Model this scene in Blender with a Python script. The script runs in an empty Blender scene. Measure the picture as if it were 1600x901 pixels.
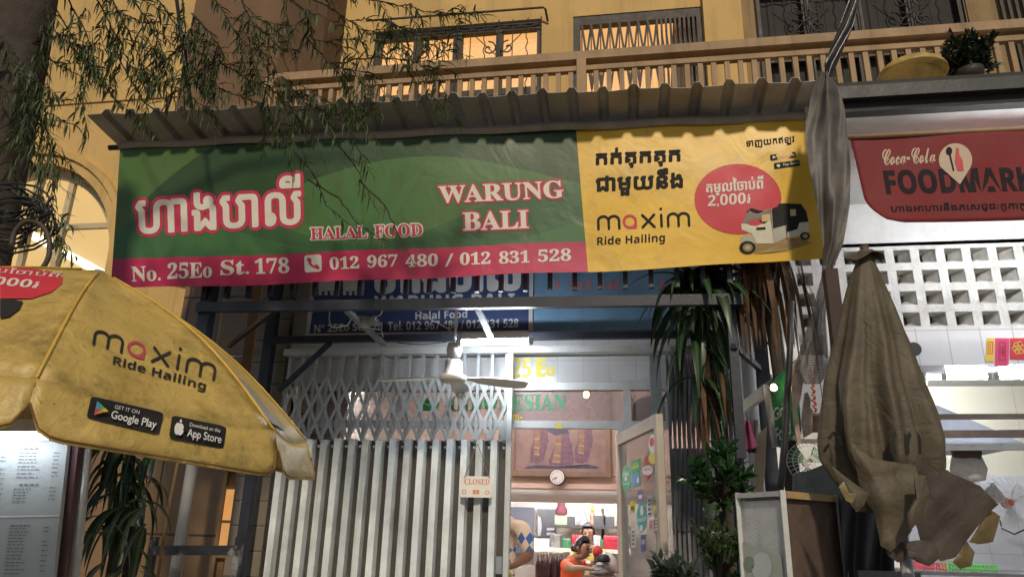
import bpy, bmesh, math, random
from mathutils import Vector, Matrix
R = math.radians
random.seed(7)
SC = bpy.context.scene
COL = SC.collection

# ------------------------------------------------------------------ camera, light
F = 1130.0
CAM = Vector((0, 0, 1.65))
YAW, PITCH, ROLL = R(-9.105), R(18.148), R(1.454)
_f = Vector((math.sin(YAW)*math.cos(PITCH), math.cos(YAW)*math.cos(PITCH), math.sin(PITCH)))
_r = Vector((math.cos(YAW), -math.sin(YAW), 0)); _u = _r.cross(_f)
RT = _r*math.cos(ROLL) + _u*math.sin(ROLL)
UP = -_r*math.sin(ROLL) + _u*math.cos(ROLL)
FW = _f
cd = bpy.data.cameras.new('camera'); cam = bpy.data.objects.new('camera', cd); COL.objects.link(cam)
cd.sensor_width = 36; cd.lens = 36*F/1600; cd.clip_start = .05; cd.clip_end = 500
cam.matrix_world = Matrix(((RT.x, UP.x, -FW.x, CAM.x), (RT.y, UP.y, -FW.y, CAM.y), (RT.z, UP.z, -FW.z, CAM.z), (0, 0, 0, 1)))
SC.camera = cam
SUN_EL, SUN_AZ = R(38), R(170)          # street-lamp light: comes from behind the camera, a little from the right
w = bpy.data.worlds.new('World'); SC.world = w; w.use_nodes = True
wn = w.node_tree; sky = wn.nodes.new('ShaderNodeTexSky'); sky.sky_type = 'NISHITA'; sky.sun_disc = False
sky.sun_elevation = SUN_EL; sky.sun_rotation = SUN_AZ
wn.links.new(sky.outputs[0], wn.nodes['Background'].inputs[0]); wn.nodes['Background'].inputs[1].default_value = .045
sl = bpy.data.lights.new('street_light_sun', 'SUN'); sl.energy = 2.25; sl.angle = R(4); sl.color = (1, .86, .66)
so = bpy.data.objects.new('street_light_sun', sl); COL.objects.link(so)
ld = Vector((-math.sin(SUN_AZ)*math.cos(SUN_EL), -math.cos(SUN_AZ)*math.cos(SUN_EL), -math.sin(SUN_EL)))
so.rotation_euler = ld.to_track_quat('-Z', 'Y').to_euler(); so.location = (0, -5, 9)
SC.view_settings.view_transform = 'Standard'; SC.view_settings.look = 'None'
SC.view_settings.exposure = .12; SC.view_settings.gamma = 1; SC.view_settings.use_curve_mapping = False
SC.cycles.max_bounces = 6; SC.cycles.transparent_max_bounces = 16; SC.cycles.sample_clamp_indirect = 4

# ------------------------------------------------------------------ helpers
def ray(px, py): return FW + RT*((px-800)/F) + UP*(-(py-450.5)/F)
def P(px, py, Y):                 # the point of the photo's sight line on the vertical plane y = Y
    d = ray(px, py); return CAM + d*(Y/d.y)
def PXp(px, py, X):
    d = ray(px, py); return CAM + d*((X-CAM.x)/d.x)
def proj(p):
    v = Vector(p)-CAM; z = v.dot(FW); return (800+F*v.dot(RT)/z, 450.5-F*v.dot(UP)/z)
def plane3(a, b, c):              # a surface function for any flat panel
    n = (b-a).cross(c-a).normalized()
    if n.dot(CAM-a) < 0: n = -n
    def s(px, py, off=0):
        d = ray(px, py); return CAM + d*((a-CAM).dot(n)/d.dot(n)) + n*off
    return s
def ysurf(Y): return lambda px, py, off=0: P(px, py, Y-off)

def lin(c):
    c = c/255.; return c/12.92 if c <= .04045 else ((c+.055)/1.055)**2.4
def hx(r, g, b): return (lin(r), lin(g), lin(b))

class NT:
    def __init__(s, m): s.m = m; s.t = m.node_tree
    def n(s, typ, **kw):
        nd = s.t.nodes.new(typ)
        for k, v in kw.items():
            if k.startswith('i_'):
                key = k[2:]; nd.inputs[int(key) if key.isdigit() else key].default_value = v
            else: setattr(nd, k, v)
        return nd
    def l(s, a, b): s.t.links.new(a, b)
MATS = {}
def newmat(name):
    m = bpy.data.materials.new(name); m.use_nodes = True; MATS[name] = m
    return m, NT(m), m.node_tree.nodes['Principled BSDF']
def mixc(t, fac, a, b):
    mx = t.n('ShaderNodeMix', data_type='RGBA')
    if isinstance(fac, (int, float)): mx.inputs[0].default_value = fac
    else: t.l(fac, mx.inputs[0])
    for v, i in ((a, 6), (b, 7)):
        if isinstance(v, tuple): mx.inputs[i].default_value = (*v[:3], 1)
        else: t.l(v, mx.inputs[i])
    return mx.outputs[2]
def math_(t, op, a, b=None):
    nd = t.n('ShaderNodeMath', operation=op)
    for v, i in ((a, 0), (b, 1)):
        if v is None: continue
        if isinstance(v, (int, float)): nd.inputs[i].default_value = v
        else: t.l(v, nd.inputs[i])
    return nd.outputs[0]
def noise(t, scale, detail=5, rough=.6, vec=None, dist=0):
    nz = t.n('ShaderNodeTexNoise'); nz.inputs['Scale'].default_value = scale; nz.inputs['Detail'].default_value = detail
    nz.inputs['Roughness'].default_value = rough; nz.inputs['Distortion'].default_value = dist
    if vec is None:
        tc = t.n('ShaderNodeTexCoord'); vec = tc.outputs['Object']
    t.l(vec, nz.inputs['Vector']); return nz.outputs[0]
def ramp(t, fac, a, b):
    mr = t.n('ShaderNodeMapRange'); t.l(fac, mr.inputs[0]); mr.inputs[1].default_value = a; mr.inputs[2].default_value = b
    return mr.outputs[0]
def mat(name, col, rough=.6, metal=0., var=.25, scale=6, dirt=.35, bump=.15, bscale=40, dirtcol=None, trans=0, streak=0.):
    if name in MATS: return MATS[name]
    m, t, b = newmat(name)
    lo = tuple(c*(1-var) for c in col); hi = tuple(min(1, c*(1+var*.6)) for c in col)
    c = mixc(t, ramp(t, noise(t, scale), .3, .7), lo, hi)
    if dirt > 0:
        dc = dirtcol or tuple(x*.35 for x in col)
        f = math_(t, 'MULTIPLY', ramp(t, noise(t, scale*.45, 8, .7), .52, .78), dirt)
        c = mixc(t, f, c, dc)
    if streak:
        tc = t.n('ShaderNodeTexCoord'); mp = t.n('ShaderNodeMapping'); t.l(tc.outputs['Object'], mp.inputs[0]); mp.inputs['Scale'].default_value = (9, 9, .55)
        c = mixc(t, math_(t, 'MULTIPLY', ramp(t, noise(t, 1, 6, .7, mp.outputs[0]), .5, .78), streak), c, dirtcol or tuple(x*.3 for x in col))
        c = mixc(t, math_(t, 'MULTIPLY', ramp(t, noise(t, 30, 4, .7), .66, .75), streak*.6), c, tuple(x*.3 for x in col))
    t.l(c, b.inputs['Base Color'])
    rr = t.n('ShaderNodeMapRange'); t.l(noise(t, scale*2), rr.inputs[0]); rr.inputs[3].default_value = max(.05, rough-.12); rr.inputs[4].default_value = min(1, rough+.15)
    t.l(rr.outputs[0], b.inputs['Roughness']); b.inputs['Metallic'].default_value = metal
    if bump > 0:
        bp = t.n('ShaderNodeBump'); bp.inputs['Strength'].default_value = bump; bp.inputs['Distance'].default_value = .01
        t.l(noise(t, bscale, 4), bp.inputs['Height']); t.l(bp.outputs[0], b.inputs['Normal'])
    if trans:
        b.inputs['Transmission Weight'].default_value = 0
        tr = t.n('ShaderNodeBsdfTranslucent'); t.l(c, tr.inputs[0])
        ms = t.n('ShaderNodeMixShader'); ms.inputs[0].default_value = trans
        out = m.node_tree.nodes['Material Output']; t.l(b.outputs[0], ms.inputs[1]); t.l(tr.outputs[0], ms.inputs[2]); t.l(ms.outputs[0], out.inputs[0])
    return m
def flat(name, col, rough=.55, **k):      # printed ink
    k.setdefault('var', .1); k.setdefault('dirt', .15); k.setdefault('bump', .05)
    return mat(name, col, rough, **k)
def emit(name, col, strength, var=0., scale=2):
    if name in MATS: return MATS[name]
    m, t, b = newmat(name)
    b.inputs['Base Color'].default_value = (.05, .05, .05, 1); b.inputs['Emission Color'].default_value = (*col, 1)
    b.inputs['Emission Strength'].default_value = strength
    if var:
        c = mixc(t, noise(t, scale, 2), tuple(x*(1-var) for x in col), col); t.l(c, b.inputs['Emission Color'])
    return m
def tiles(name, col, grout, w_, h_, offset=0, rough=.25, plane='xz', gs=.006, dirt=.3):
    if name in MATS: return MATS[name]
    m, t, b = newmat(name)
    tc = t.n('ShaderNodeTexCoord'); sp = t.n('ShaderNodeSeparateXYZ'); t.l(tc.outputs['Object'], sp.inputs[0])
    cb = t.n('ShaderNodeCombineXYZ'); t.l(sp.outputs[plane[0].upper()], cb.inputs[0]); t.l(sp.outputs[plane[1].upper()], cb.inputs[1])
    br = t.n('ShaderNodeTexBrick', offset=offset, squash=1); t.l(cb.outputs[0], br.inputs['Vector'])
    br.inputs['Scale'].default_value = 1; br.inputs['Brick Width'].default_value = w_; br.inputs['Row Height'].default_value = h_
    br.inputs['Mortar Size'].default_value = gs; br.inputs['Color1'].default_value = (*col, 1)
    br.inputs['Color2'].default_value = (*[c*.88 for c in col], 1); br.inputs['Mortar'].default_value = (*grout, 1)
    f = math_(t, 'MULTIPLY', ramp(t, noise(t, 3, 8, .7), .5, .8), dirt)
    c = mixc(t, f, br.outputs[0], tuple(x*.4 for x in col)); t.l(c, b.inputs['Base Color'])
    b.inputs['Roughness'].default_value = rough
    bp = t.n('ShaderNodeBump'); bp.inputs['Strength'].default_value = .4; bp.inputs['Distance'].default_value = .004; bp.invert = True
    t.l(br.outputs['Fac'], bp.inputs['Height']); t.l(bp.outputs[0], b.inputs['Normal'])
    return m
def glassy(name, tint, opac, rough=.08):
    if name in MATS: return MATS[name]
    m, t, b = newmat(name)
    b.inputs['Base Color'].default_value = (*tint, 1); b.inputs['Roughness'].default_value = rough
    tr = t.n('ShaderNodeBsdfTransparent'); ms = t.n('ShaderNodeMixShader')
    f = math_(t, 'ADD', math_(t, 'MULTIPLY', ramp(t, noise(t, 3, 6), .35, .75), opac*.8), opac*.6)
    t.l(f, ms.inputs[0]); t.l(tr.outputs[0], ms.inputs[1]); t.l(b.outputs[0], ms.inputs[2])
    t.l(ms.outputs[0], m.node_tree.nodes['Material Output'].inputs[0])
    return m

def woff(o):
    v = Vector((0, 0, 0))
    while o is not None: v = v + o.location; o = o.parent
    return v
class MB:
    def __init__(s): s.v = []; s.f = []; s.mi = []; s.uv = None; s.cuts = []
    def cut(s): s.cuts.append((len(s.v), len(s.f))); return s
    def build_split(s, name, mats, parent):          # one part per word or mark
        c = [(0, 0)]+s.cuts+[(len(s.v), len(s.f))]; out = []
        for (v0, f0), (v1, f1) in zip(c, c[1:]):
            if f1 <= f0: continue
            m = MB(); m.v = s.v[v0:v1]; m.f = [[i-v0 for i in f] for f in s.f[f0:f1]]; m.mi = s.mi[f0:f1]; out.append(m.build(name, mats, parent))
        return out
    def add(s, verts, faces, mi=0):
        k = len(s.v); s.v += [Vector(q) for q in verts]
        for f in faces: s.f.append([k+i for i in f]); s.mi.append(mi)
        return s
    def box(s, x0, x1, y0, y1, z0, z1, mi=0):
        return s.add([(x, y, z) for z in (z0, z1) for y in (y0, y1) for x in (x0, x1)],
                     [(0, 2, 3, 1), (4, 5, 7, 6), (0, 1, 5, 4), (2, 6, 7, 3), (0, 4, 6, 2), (1, 3, 7, 5)], mi)
    def bar(s, a, b, w_, h_=None, up=(0, 0, 1), mi=0):
        a, b = Vector(a), Vector(b); h_ = h_ or w_; d = (b-a).normalized(); u = Vector(up)
        sd = d.cross(u)
        if sd.length < 1e-4: sd = d.cross(Vector((0, 1, 0)))
        sd.normalize(); u = sd.cross(d).normalized()
        vs = [p+sd*(i*w_/2)+u*(j*h_/2) for p in (a, b) for i, j in ((-1, -1), (1, -1), (1, 1), (-1, 1))]
        return s.add(vs, [(0, 1, 2, 3), (7, 6, 5, 4), (0, 4, 5, 1), (1, 5, 6, 2), (2, 6, 7, 3), (3, 7, 4, 0)], mi)
    def tube(s, pts, r, n=8, mi=0, caps=True):
        pts = [Vector(p) for p in pts]; k = len(s.v); m = len(pts); ref = None
        for i, p in enumerate(pts):
            d = (pts[min(i+1, m-1)]-pts[max(i-1, 0)]).normalized()
            if ref is None: ref = d.orthogonal().normalized()
            ref = (ref-d*ref.dot(d))
            ref = ref.normalized() if ref.length > 1e-5 else d.orthogonal().normalized()
            q = d.cross(ref); rr = r[i] if isinstance(r, (list, tuple)) else r
            for j in range(n):
                a = 2*math.pi*j/n; s.v.append(p+ref*(math.cos(a)*rr)+q*(math.sin(a)*rr))
        for i in range(m-1):
            for j in range(n):
                s.f.append([k+i*n+j, k+i*n+(j+1) % n, k+(i+1)*n+(j+1) % n, k+(i+1)*n+j]); s.mi.append(mi)
        if caps:
            s.f.append([k+j for j in range(n)][::-1]); s.mi.append(mi); s.f.append([k+(m-1)*n+j for j in range(n)]); s.mi.append(mi)
        return s
    def lathe(s, prof, c=(0, 0, 0), n=20, axis='z', mi=0):
        k = len(s.v); c = Vector(c)
        for r_, h in prof:
            for j in range(n):
                a = 2*math.pi*j/n; q = (math.cos(a)*r_, math.sin(a)*r_, h)
                if axis == 'y': q = (q[0], -q[2], q[1])
                if axis == 'x': q = (q[2], q[0], q[1])
                s.v.append(c+Vector(q))
        for i in range(len(prof)-1):
            for j in range(n):
                s.f.append([k+i*n+j, k+i*n+(j+1) % n, k+(i+1)*n+(j+1) % n, k+(i+1)*n+j]); s.mi.append(mi)
        s.f.append([k+j for j in range(n)][::-1]); s.mi.append(mi)
        m = len(prof)-1; s.f.append([k+m*n+j for j in range(n)]); s.mi.append(mi)
        return s
    def grid(s, fn, nu, nv, mi=0, uv=True):
        k = len(s.v)
        for j in range(nv+1):
            for i in range(nu+1): s.v.append(Vector(fn(i/nu, j/nv)))
        for j in range(nv):
            for i in range(nu):
                s.f.append([k+j*(nu+1)+i, k+j*(nu+1)+i+1, k+(j+1)*(nu+1)+i+1, k+(j+1)*(nu+1)+i]); s.mi.append(mi)
        if uv:
            s.uv = s.uv or {}
            for j in range(nv+1):
                for i in range(nu+1): s.uv[k+j*(nu+1)+i] = (i/nu, j/nv)
        return s
    def slab(s, pts, d, mi=0):                      # closed outline of 3-D points, thickened by vector d
        pts = [Vector(p) for p in pts]; n = len(pts); d = Vector(d)
        return s.add(pts+[p+d for p in pts], [list(range(n)), list(range(n, 2*n))[::-1]]+[(i, i+n, (i+1) % n+n, (i+1) % n) for i in range(n)], mi)
    def build(s, name, mats, parent=None, smooth=False, solid=0, sub=0):
        me = bpy.data.meshes.new(name); o = bpy.data.objects.new(name, me); COL.objects.link(o)
        off = woff(parent) if parent is not None else Vector((0, 0, 0))
        me.from_pydata([tuple(q-off) for q in s.v], [], s.f)
        for m in (mats if isinstance(mats, (list, tuple)) else [mats]): me.materials.append(m)
        if any(s.mi): me.polygons.foreach_set('material_index', s.mi)
        if s.uv:
            ul = me.uv_layers.new(name='UVMap')
            for lp in me.loops: ul.data[lp.index].uv = s.uv.get(lp.vertex_index, (0, 0))
        bm = bmesh.new(); bm.from_mesh(me); bmesh.ops.recalc_face_normals(bm, faces=bm.faces); bm.to_mesh(me); bm.free()
        if smooth: me.polygons.foreach_set('use_smooth', [True]*len(me.polygons))
        if parent is not None: o.parent = parent
        if solid:
            md = o.modifiers.new('thick', 'SOLIDIFY'); md.thickness = solid; md.offset = 0
        if sub:
            md = o.modifiers.new('sub', 'SUBSURF'); md.levels = sub; md.render_levels = sub
        return o
def tag(o, label, cat, group=None):
    o['label'] = label; o['category'] = cat
    if group: o['group'] = group
    return o
def thing(name, label, cat, loc=(0, 0, 0), group=None):
    o = bpy.data.objects.new(name, None); COL.objects.link(o); o.location = loc; o.empty_display_size = .1
    return tag(o, label, cat, group)
def struct(o): o['kind'] = 'structure'; return o
def dup(root, loc, label=None, group=None):
    r = root.copy(); COL.objects.link(r); r.location = loc
    if label: r['label'] = label
    if group: r['group'] = group
    for ch in list(root.children):
        c = ch.copy(); COL.objects.link(c); c.parent = r
        for g in list(ch.children):
            d = g.copy(); COL.objects.link(d); d.parent = c
    return r

# ---- lettering
def bold(s, kind='serif'):
    b, dg = {'serif': (0x1D400, 0x1D7CE), 'sans': (0x1D5D4, 0x1D7EC), 'script': (0x1D4D0, 0x1D7CE)}[kind]; o = ''
    for c in s:
        if 'A' <= c <= 'Z': o += chr(b+ord(c)-65)
        elif 'a' <= c <= 'z': o += chr(b+26+ord(c)-97)
        elif c.isdigit() and ord(c) < 128: o += chr(dg+ord(c)-48)
        else: o += c
    return o
_GC = {}
def glyphs(s, off=0.):
    """outline the string: every outer contour is filled on its own (script fonts overlap their contours)"""
    key = (s, off)
    if key in _GC: return _GC[key]
    c = bpy.data.curves.new('t', 'FONT'); c.body = s; c.size = 1; c.resolution_u = 3
    o = bpy.data.objects.new('t', c); COL.objects.link(o); bpy.context.view_layer.update()
    dg = bpy.context.evaluated_depsgraph_get(); cu = o.evaluated_get(dg).to_curve(dg)
    polys = []
    for sp in cu.splines:
        bp = sp.bezier_points; pts = []
        for i in range(len(bp)):
            p0, p1 = bp[i], bp[(i+1) % len(bp)]; A, B, C_, D = p0.co, p0.handle_right, p1.handle_left, p1.co
            straight = (B-A).cross(D-A).length < 1e-5 and (C_-A).cross(D-A).length < 1e-5
            for k in range(1 if straight else 4):
                t = k/4; q = A*(1-t)**3+B*3*t*(1-t)**2+C_*3*t*t*(1-t)+D*t**3
                if not pts or (q.xy-pts[-1]).length > 1e-4: pts.append(q.xy.copy())
        while len(pts) > 2 and (pts[0]-pts[-1]).length < 1e-4: pts.pop()
        if len(pts) > 2: polys.append((pts, sum(pts[i].x*pts[(i+1) % len(pts)].y-pts[(i+1) % len(pts)].x*pts[i].y for i in range(len(pts)))/2))
    bpy.data.objects.remove(o); bpy.data.curves.remove(c)
    if not polys: _GC[key] = ([], []); return _GC[key]
    def inside(pt, poly):
        r_ = False
        for i in range(len(poly)):
            a, b = poly[i-1], poly[i]
            if (a.y > pt.y) != (b.y > pt.y) and pt.x < (b.x-a.x)*(pt.y-a.y)/(b.y-a.y)+a.x: r_ = not r_
        return r_
    V_, F_ = [], []; li = 0
    within = lambda h, q: h is not q and inside(h[0], q) and inside(h[len(h)//2], q)
    hole = [any(ha*ar < 0 and within(h, q) for q, ar in polys) for h, ha in polys]
    for (pts, ar), is_hole in zip(polys, hole):
        if is_hole: continue
        grp = [pts]+[h for (h, ha), hh in zip(polys, hole) if hh and ha*ar < 0 and within(h, pts)]
        c2 = bpy.data.curves.new('t', 'CURVE'); c2.dimensions = '2D'; c2.fill_mode = 'BOTH'; c2.offset = off
        for g in grp:
            sp = c2.splines.new('POLY'); sp.points.add(len(g)-1); sp.use_cyclic_u = True
            for i, q in enumerate(g): sp.points[i].co = (q.x, q.y, 0, 1)
        o2 = bpy.data.objects.new('t', c2); COL.objects.link(o2); bpy.context.view_layer.update()
        me = bpy.data.meshes.new_from_object(o2.evaluated_get(bpy.context.evaluated_depsgraph_get()))
        k = len(V_); V_ += [(v.co.x, v.co.y, li % 4) for v in me.vertices]; F_ += [[k+i for i in q.vertices] for q in me.polygons]; li += 1
        bpy.data.objects.remove(o2); bpy.data.curves.remove(c2); bpy.data.meshes.remove(me)
    _GC[key] = (V_, F_); return _GC[key]
def text(mb, s, surf, bl, br, tl, off=.003, fat=0., mi=0):
    """bl, br, tl: photo pixels of the string's bounding-box corners on the surface surf"""
    v0, _ = glyphs(s); vs, fs = glyphs(s, fat)
    if not v0: return mb
    x0, x1 = min(p[0] for p in v0), max(p[0] for p in v0); y0, y1 = min(p[1] for p in v0), max(p[1] for p in v0)
    out = []
    for x, y, ly in vs:
        a, b = (x-x0)/(x1-x0), (y-y0)/(y1-y0)
        out.append(surf(bl[0]+a*(br[0]-bl[0])+b*(tl[0]-bl[0]), bl[1]+a*(br[1]-bl[1])+b*(tl[1]-bl[1]), off+ly*.00003))
    return mb.add(out, fs, mi)
def outlined(mb, s, surf, bl, br, tl, r, off=.002, fat=.0, mi=0):   # a border r pixels wide, grown round the letters
    for i in range(12):
        a = i*math.pi/6; dx, dy = r*math.cos(a), r*math.sin(a)
        text(mb, s, surf, (bl[0]+dx, bl[1]+dy), (br[0]+dx, br[1]+dy), (tl[0]+dx, tl[1]+dy), off+.00012*i, fat, mi)
def patch(mb, pts, surf, off=.003, mi=0, rings=0):            # a printed outline given in photo pixels on a surface
    pts = list(pts); n = len(pts); cx = sum(q[0] for q in pts)/n; cy = sum(q[1] for q in pts)/n
    big = max(q[0] for q in pts)-min(q[0] for q in pts)
    if not rings and (n < 8 or big < 12): return mb.add([surf(x, y, off) for x, y in pts], [list(range(n))], mi)
    rings = rings or max(1, min(8, int(big/14))); vs = [surf(cx, cy, off)]; fs = []
    for j in range(1, rings+1): vs += [surf(cx+(x-cx)*j/rings, cy+(y-cy)*j/rings, off) for x, y in pts]
    for i in range(n):
        fs.append((0, 1+i, 1+(i+1) % n))
        for j in range(rings-1): a = 1+j*n+i; b = 1+j*n+(i+1) % n; fs.append((a, a+n, b+n, b))
    return mb.add(vs, fs, mi)
def stroke(mb, pts, wd, surf, off=.003, mi=0, closed=False):   # a printed line of width wd (pixels)
    n = len(pts); L = []; Rr = []
    for i in range(n):
        a = pts[(i-1) % n] if closed or i > 0 else pts[i]; b = pts[(i+1) % n] if closed or i < n-1 else pts[i]
        dx, dy = b[0]-a[0], b[1]-a[1]; q = math.hypot(dx, dy) or 1
        nx, ny = -dy/q*wd/2, dx/q*wd/2; L.append((pts[i][0]+nx, pts[i][1]+ny)); Rr.append((pts[i][0]-nx, pts[i][1]-ny))
    v = [surf(x, y, off) for x, y in L+Rr]
    f = [(i, (i+1) % n, n+(i+1) % n, n+i) for i in range(n if closed else n-1)]
    mb.add(v, f, mi)
    if not closed:
        for c in (pts[0], pts[-1]):
            patch(mb, ell(c[0], c[1], wd/2, wd/2, 10), surf, off, mi)
    return mb
def ell(cx, cy, rx, ry, n=24, a0=0, a1=2*math.pi):
    return [(cx+rx*math.cos(a0+(a1-a0)*i/n), cy+ry*math.sin(a0+(a1-a0)*i/n)) for i in range(n+(0 if abs(a1-a0) > 6.28 else 1))]
def affine(surf, bl, br, tl):                        # unit square -> the pixel parallelogram on surf
    return lambda a, b, off=0: surf(bl[0]+a*(br[0]-bl[0])+b*(tl[0]-bl[0]), bl[1]+a*(br[1]-bl[1])+b*(tl[1]-bl[1]), off)
def rrect(x0, y0, x1, y1, r):
    o = []
    for cx, cy, a in ((x1-r, y1-r, 0), (x0+r, y1-r, .5), (x0+r, y0+r, 1), (x1-r, y0+r, 1.5)):
        o += [(cx+r*math.cos(math.pi*(a+.125*i)), cy+r*math.sin(math.pi*(a+.125*i))) for i in range(5)]
    return o
def arc(cx, cy, rx, ry, a0, a1, n=12): return [(cx+rx*math.cos(R(a0+(a1-a0)*i/n)), cy+ry*math.sin(R(a0+(a1-a0)*i/n))) for i in range(n+1)]
def logo(mb, surf, bl, br, tl, off, dark=0, red=1, sw=.036, only_first=False):
    """rounded wordmark m-a-x-i-m in a unit box five letters long, x-height 1"""
    A = affine(surf, bl, br, tl)
    def _st(pts, mi, closed):
        # widths must look even: work in a space where x is scaled to the letter height
        k = ((Vector(br)-Vector(bl)).length/(Vector(tl)-Vector(bl)).length)/5.0
        s2 = lambda x, y, o: A(x/(5.0*k), y, o)
        stroke(mb, [(x*k, y) for x, y in pts], sw*5.2, s2, off, mi, closed)
    def em(x):
        _st([(x, .05), (x, .62)]+arc(x+.28, .62, .28, .33, 180, 0)+[(x+.56, .05)], dark, False)
        _st([(x+.56, .62)]+arc(x+.84, .62, .28, .33, 180, 0)+[(x+1.12, .05)], dark, False)
    em(.08)
    if only_first: return mb
    _st(ell(1.78, .5, .32, .43, 24), red, True); _st([(2.1, .5), (2.1, .05), (1.78, .06)], red, False)
    _st([(2.46, .93), (3.1, .05)], dark, False); _st([(3.1, .93), (2.46, .05)], dark, False)
    _st([(3.48, .9), (3.48, .05)], dark, False); _st([(3.47, 1.32), (3.49, 1.34)], dark, False)
    em(3.84)
    return mb
def arcpts(p0, p1, sag, n=12):
    p0, p1 = Vector(p0), Vector(p1)
    return [p0.lerp(p1, i/n)-Vector((0, 0, sag*4*(i/n)*(1-i/n))) for i in range(n+1)]

# ------------------------------------------------------------------ materials
M_asph = mat('asphalt', (.14, .13, .12), .9, bump=.5, bscale=120)
M_pave = mat('paving', (.36, .33, .29), .85, bump=.3)
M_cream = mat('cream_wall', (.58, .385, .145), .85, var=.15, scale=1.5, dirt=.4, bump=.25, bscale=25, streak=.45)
M_creamR = mat('dim_dirty_cream_wall', (.30, .205, .10), .85, var=.2, scale=2, dirt=.6, bump=.2, streak=.7)  # dirty cream, darkened to stand in for weaker street light at upper right
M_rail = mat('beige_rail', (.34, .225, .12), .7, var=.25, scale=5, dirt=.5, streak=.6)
M_brown = mat('brown_wall', (.20, .125, .065), .9, var=.25, scale=2, dirt=.5)
M_panel = mat('brown_panel', (.22, .14, .075), .7, var=.25, scale=2, dirt=.5)
M_tile = tiles('white_wall_tile', (.50, .50, .51), (.40, .38, .35), .22, .25, gs=.004, dirt=.35)
M_tileb = tiles('grey_brown_tile', (.22, .19, .15), (.08, .07, .06), .2, .2, dirt=.6)
M_steel = mat('dark_steel', (.022, .027, .042), .45, var=.4, scale=9, dirt=.3, dirtcol=(.035, .026, .02))
M_alu = mat('aluminium', (.55, .56, .56), .4, .25, var=.12, scale=8, dirt=.35, dirtcol=(.25, .2, .15))
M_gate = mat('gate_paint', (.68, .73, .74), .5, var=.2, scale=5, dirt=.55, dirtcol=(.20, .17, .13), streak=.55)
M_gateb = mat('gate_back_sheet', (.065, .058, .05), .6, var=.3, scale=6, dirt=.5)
M_gated = mat('gate_grey', (.24, .26, .28), .45, .2, var=.25, scale=9, dirt=.4)
M_zinc = mat('zinc_sheet', (.34, .325, .31), .5, .15, var=.25, scale=4, dirt=.5, dirtcol=(.11, .085, .065))
M_white = mat('white_plaster', (.70, .70, .69), .85, var=.1, scale=3, dirt=.4, dirtcol=(.36, .34, .30), streak=.3)
M_dark = mat('dark_frame', (.035, .027, .022), .6, var=.3, dirt=.2)
M_black = mat('black_plastic', (.012, .012, .013), .5, dirt=.1)
M_pink = mat('pinkish_wall', (.62, .44, .36), .7, var=.08, scale=3, dirt=.2)
M_roomw = mat('room_wall', (.66, .60, .53), .8, var=.08, scale=3, dirt=.2)
M_warm = emit('lit_window_warm', (1, .50, .165), .98, .2, 1.5)
M_warm2 = emit('lit_arch_room', (1, .66, .26), .85, .25, 1.2)
M_tube = emit('fluorescent_tube', (.86, .93, 1), 165)
M_tubeR = emit('fluorescent_tube_kitchen', (.93, .97, 1), 170)
M_tubeI = emit('fluorescent_tube_room', (1, .95, .95), 260)
M_glass = glassy('window_glass', (.35, .30, .28), .28)
M_dglass = glassy('door_glass', (.17, .16, .16), .34)

# ------------------------------------------------------------------ ground
struct(MB().box(-60, 60, -60, 60, -.3, 0).build('ground', M_asph))
# an added dark panel darkens the left end behind the gate lattice (see below)
struct(MB().box(-30, 30, 2.0, 30, 0.0005, .12).build('pavement', M_pave))

# ------------------------------------------------------------------ the restaurant's shophouse
YF = 6.05
shop = thing('shophouse', 'cream shophouse with the tiled restaurant front below and a railed balcony and lit windows above', 'building', (-1, 6.5, 0))
XL, XR = -3.0, 1.0
def zrow(py, Y, px=800): return P(px, py, Y).z
zt = P(860, 604, YF).z                 # top of the glazed shopfront
zs = 4.45
MB().box(XL, .72, YF, YF+.14, zt+.04, zs-.2).build('tiled_lintel', M_tile, shop)
MB().box(XL-.32, XL, YF-.06, YF+.2, 0.12, 4.3).build('pillar', M_tileb, shop)
MB().box(.72, XR+.1, YF-.02, YF+.2, 0.12, 4.3).build('pillar', M_white, shop)
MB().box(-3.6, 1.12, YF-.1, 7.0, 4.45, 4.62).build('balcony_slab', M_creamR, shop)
# house number on the tiles
n_ = MB(); text(n_, bold('25', 'sans'), ysurf(YF-.001), (800, 590), (829, 590), (801, 559), .004)
text(n_, bold('E', 'sans'), ysurf(YF-.001), (838, 588), (852, 588), (838, 560), .004, .02)
text(n_, bold('o', 'sans'), ysurf(YF-.001), (853, 587), (867, 587), (853, 573), .004, .02)
n_.build('house_number', flat('gold_ink', (.62, .52, .06)), shop)
# upper wall with openings
YU = 7.0
def wall_holes(name, m, parent, x0, x1, z0, z1, Y, holes, th=.18):
    xs = sorted({x0, x1, *[h[0] for h in holes], *[h[1] for h in holes]}); zz = sorted({z0, z1, *[h[2] for h in holes], *[h[3] for h in holes]})
    mb = MB()
    for i in range(len(xs)-1):
        for j in range(len(zz)-1):
            cx, cz = (xs[i]+xs[i+1])/2, (zz[j]+zz[j+1])/2
            if any(h[0] < cx < h[1] and h[2] < cz < h[3] for h in holes): continue
            mb.add([(xs[i], Y, zz[j]), (xs[i+1], Y, zz[j]), (xs[i+1], Y, zz[j+1]), (xs[i], Y, zz[j+1])], [(0, 1, 2, 3)])
    for h in holes:
        a, b, c, d = h
        mb.add([(a, Y, c), (b, Y, c), (b, Y, d), (a, Y, d), (a, Y+th, c), (b, Y+th, c), (b, Y+th, d), (a, Y+th, d)],
               [(0, 1, 5, 4), (1, 2, 6, 5), (2, 3, 7, 6), (3, 0, 4, 7)])
    return mb.build(name, m, parent)
def rect_px(x0, y0, x1, y1, Y): a, b = P(x0, y1, Y), P(x1, y0, Y); return (a.x, b.x, a.z, b.z)
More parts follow.
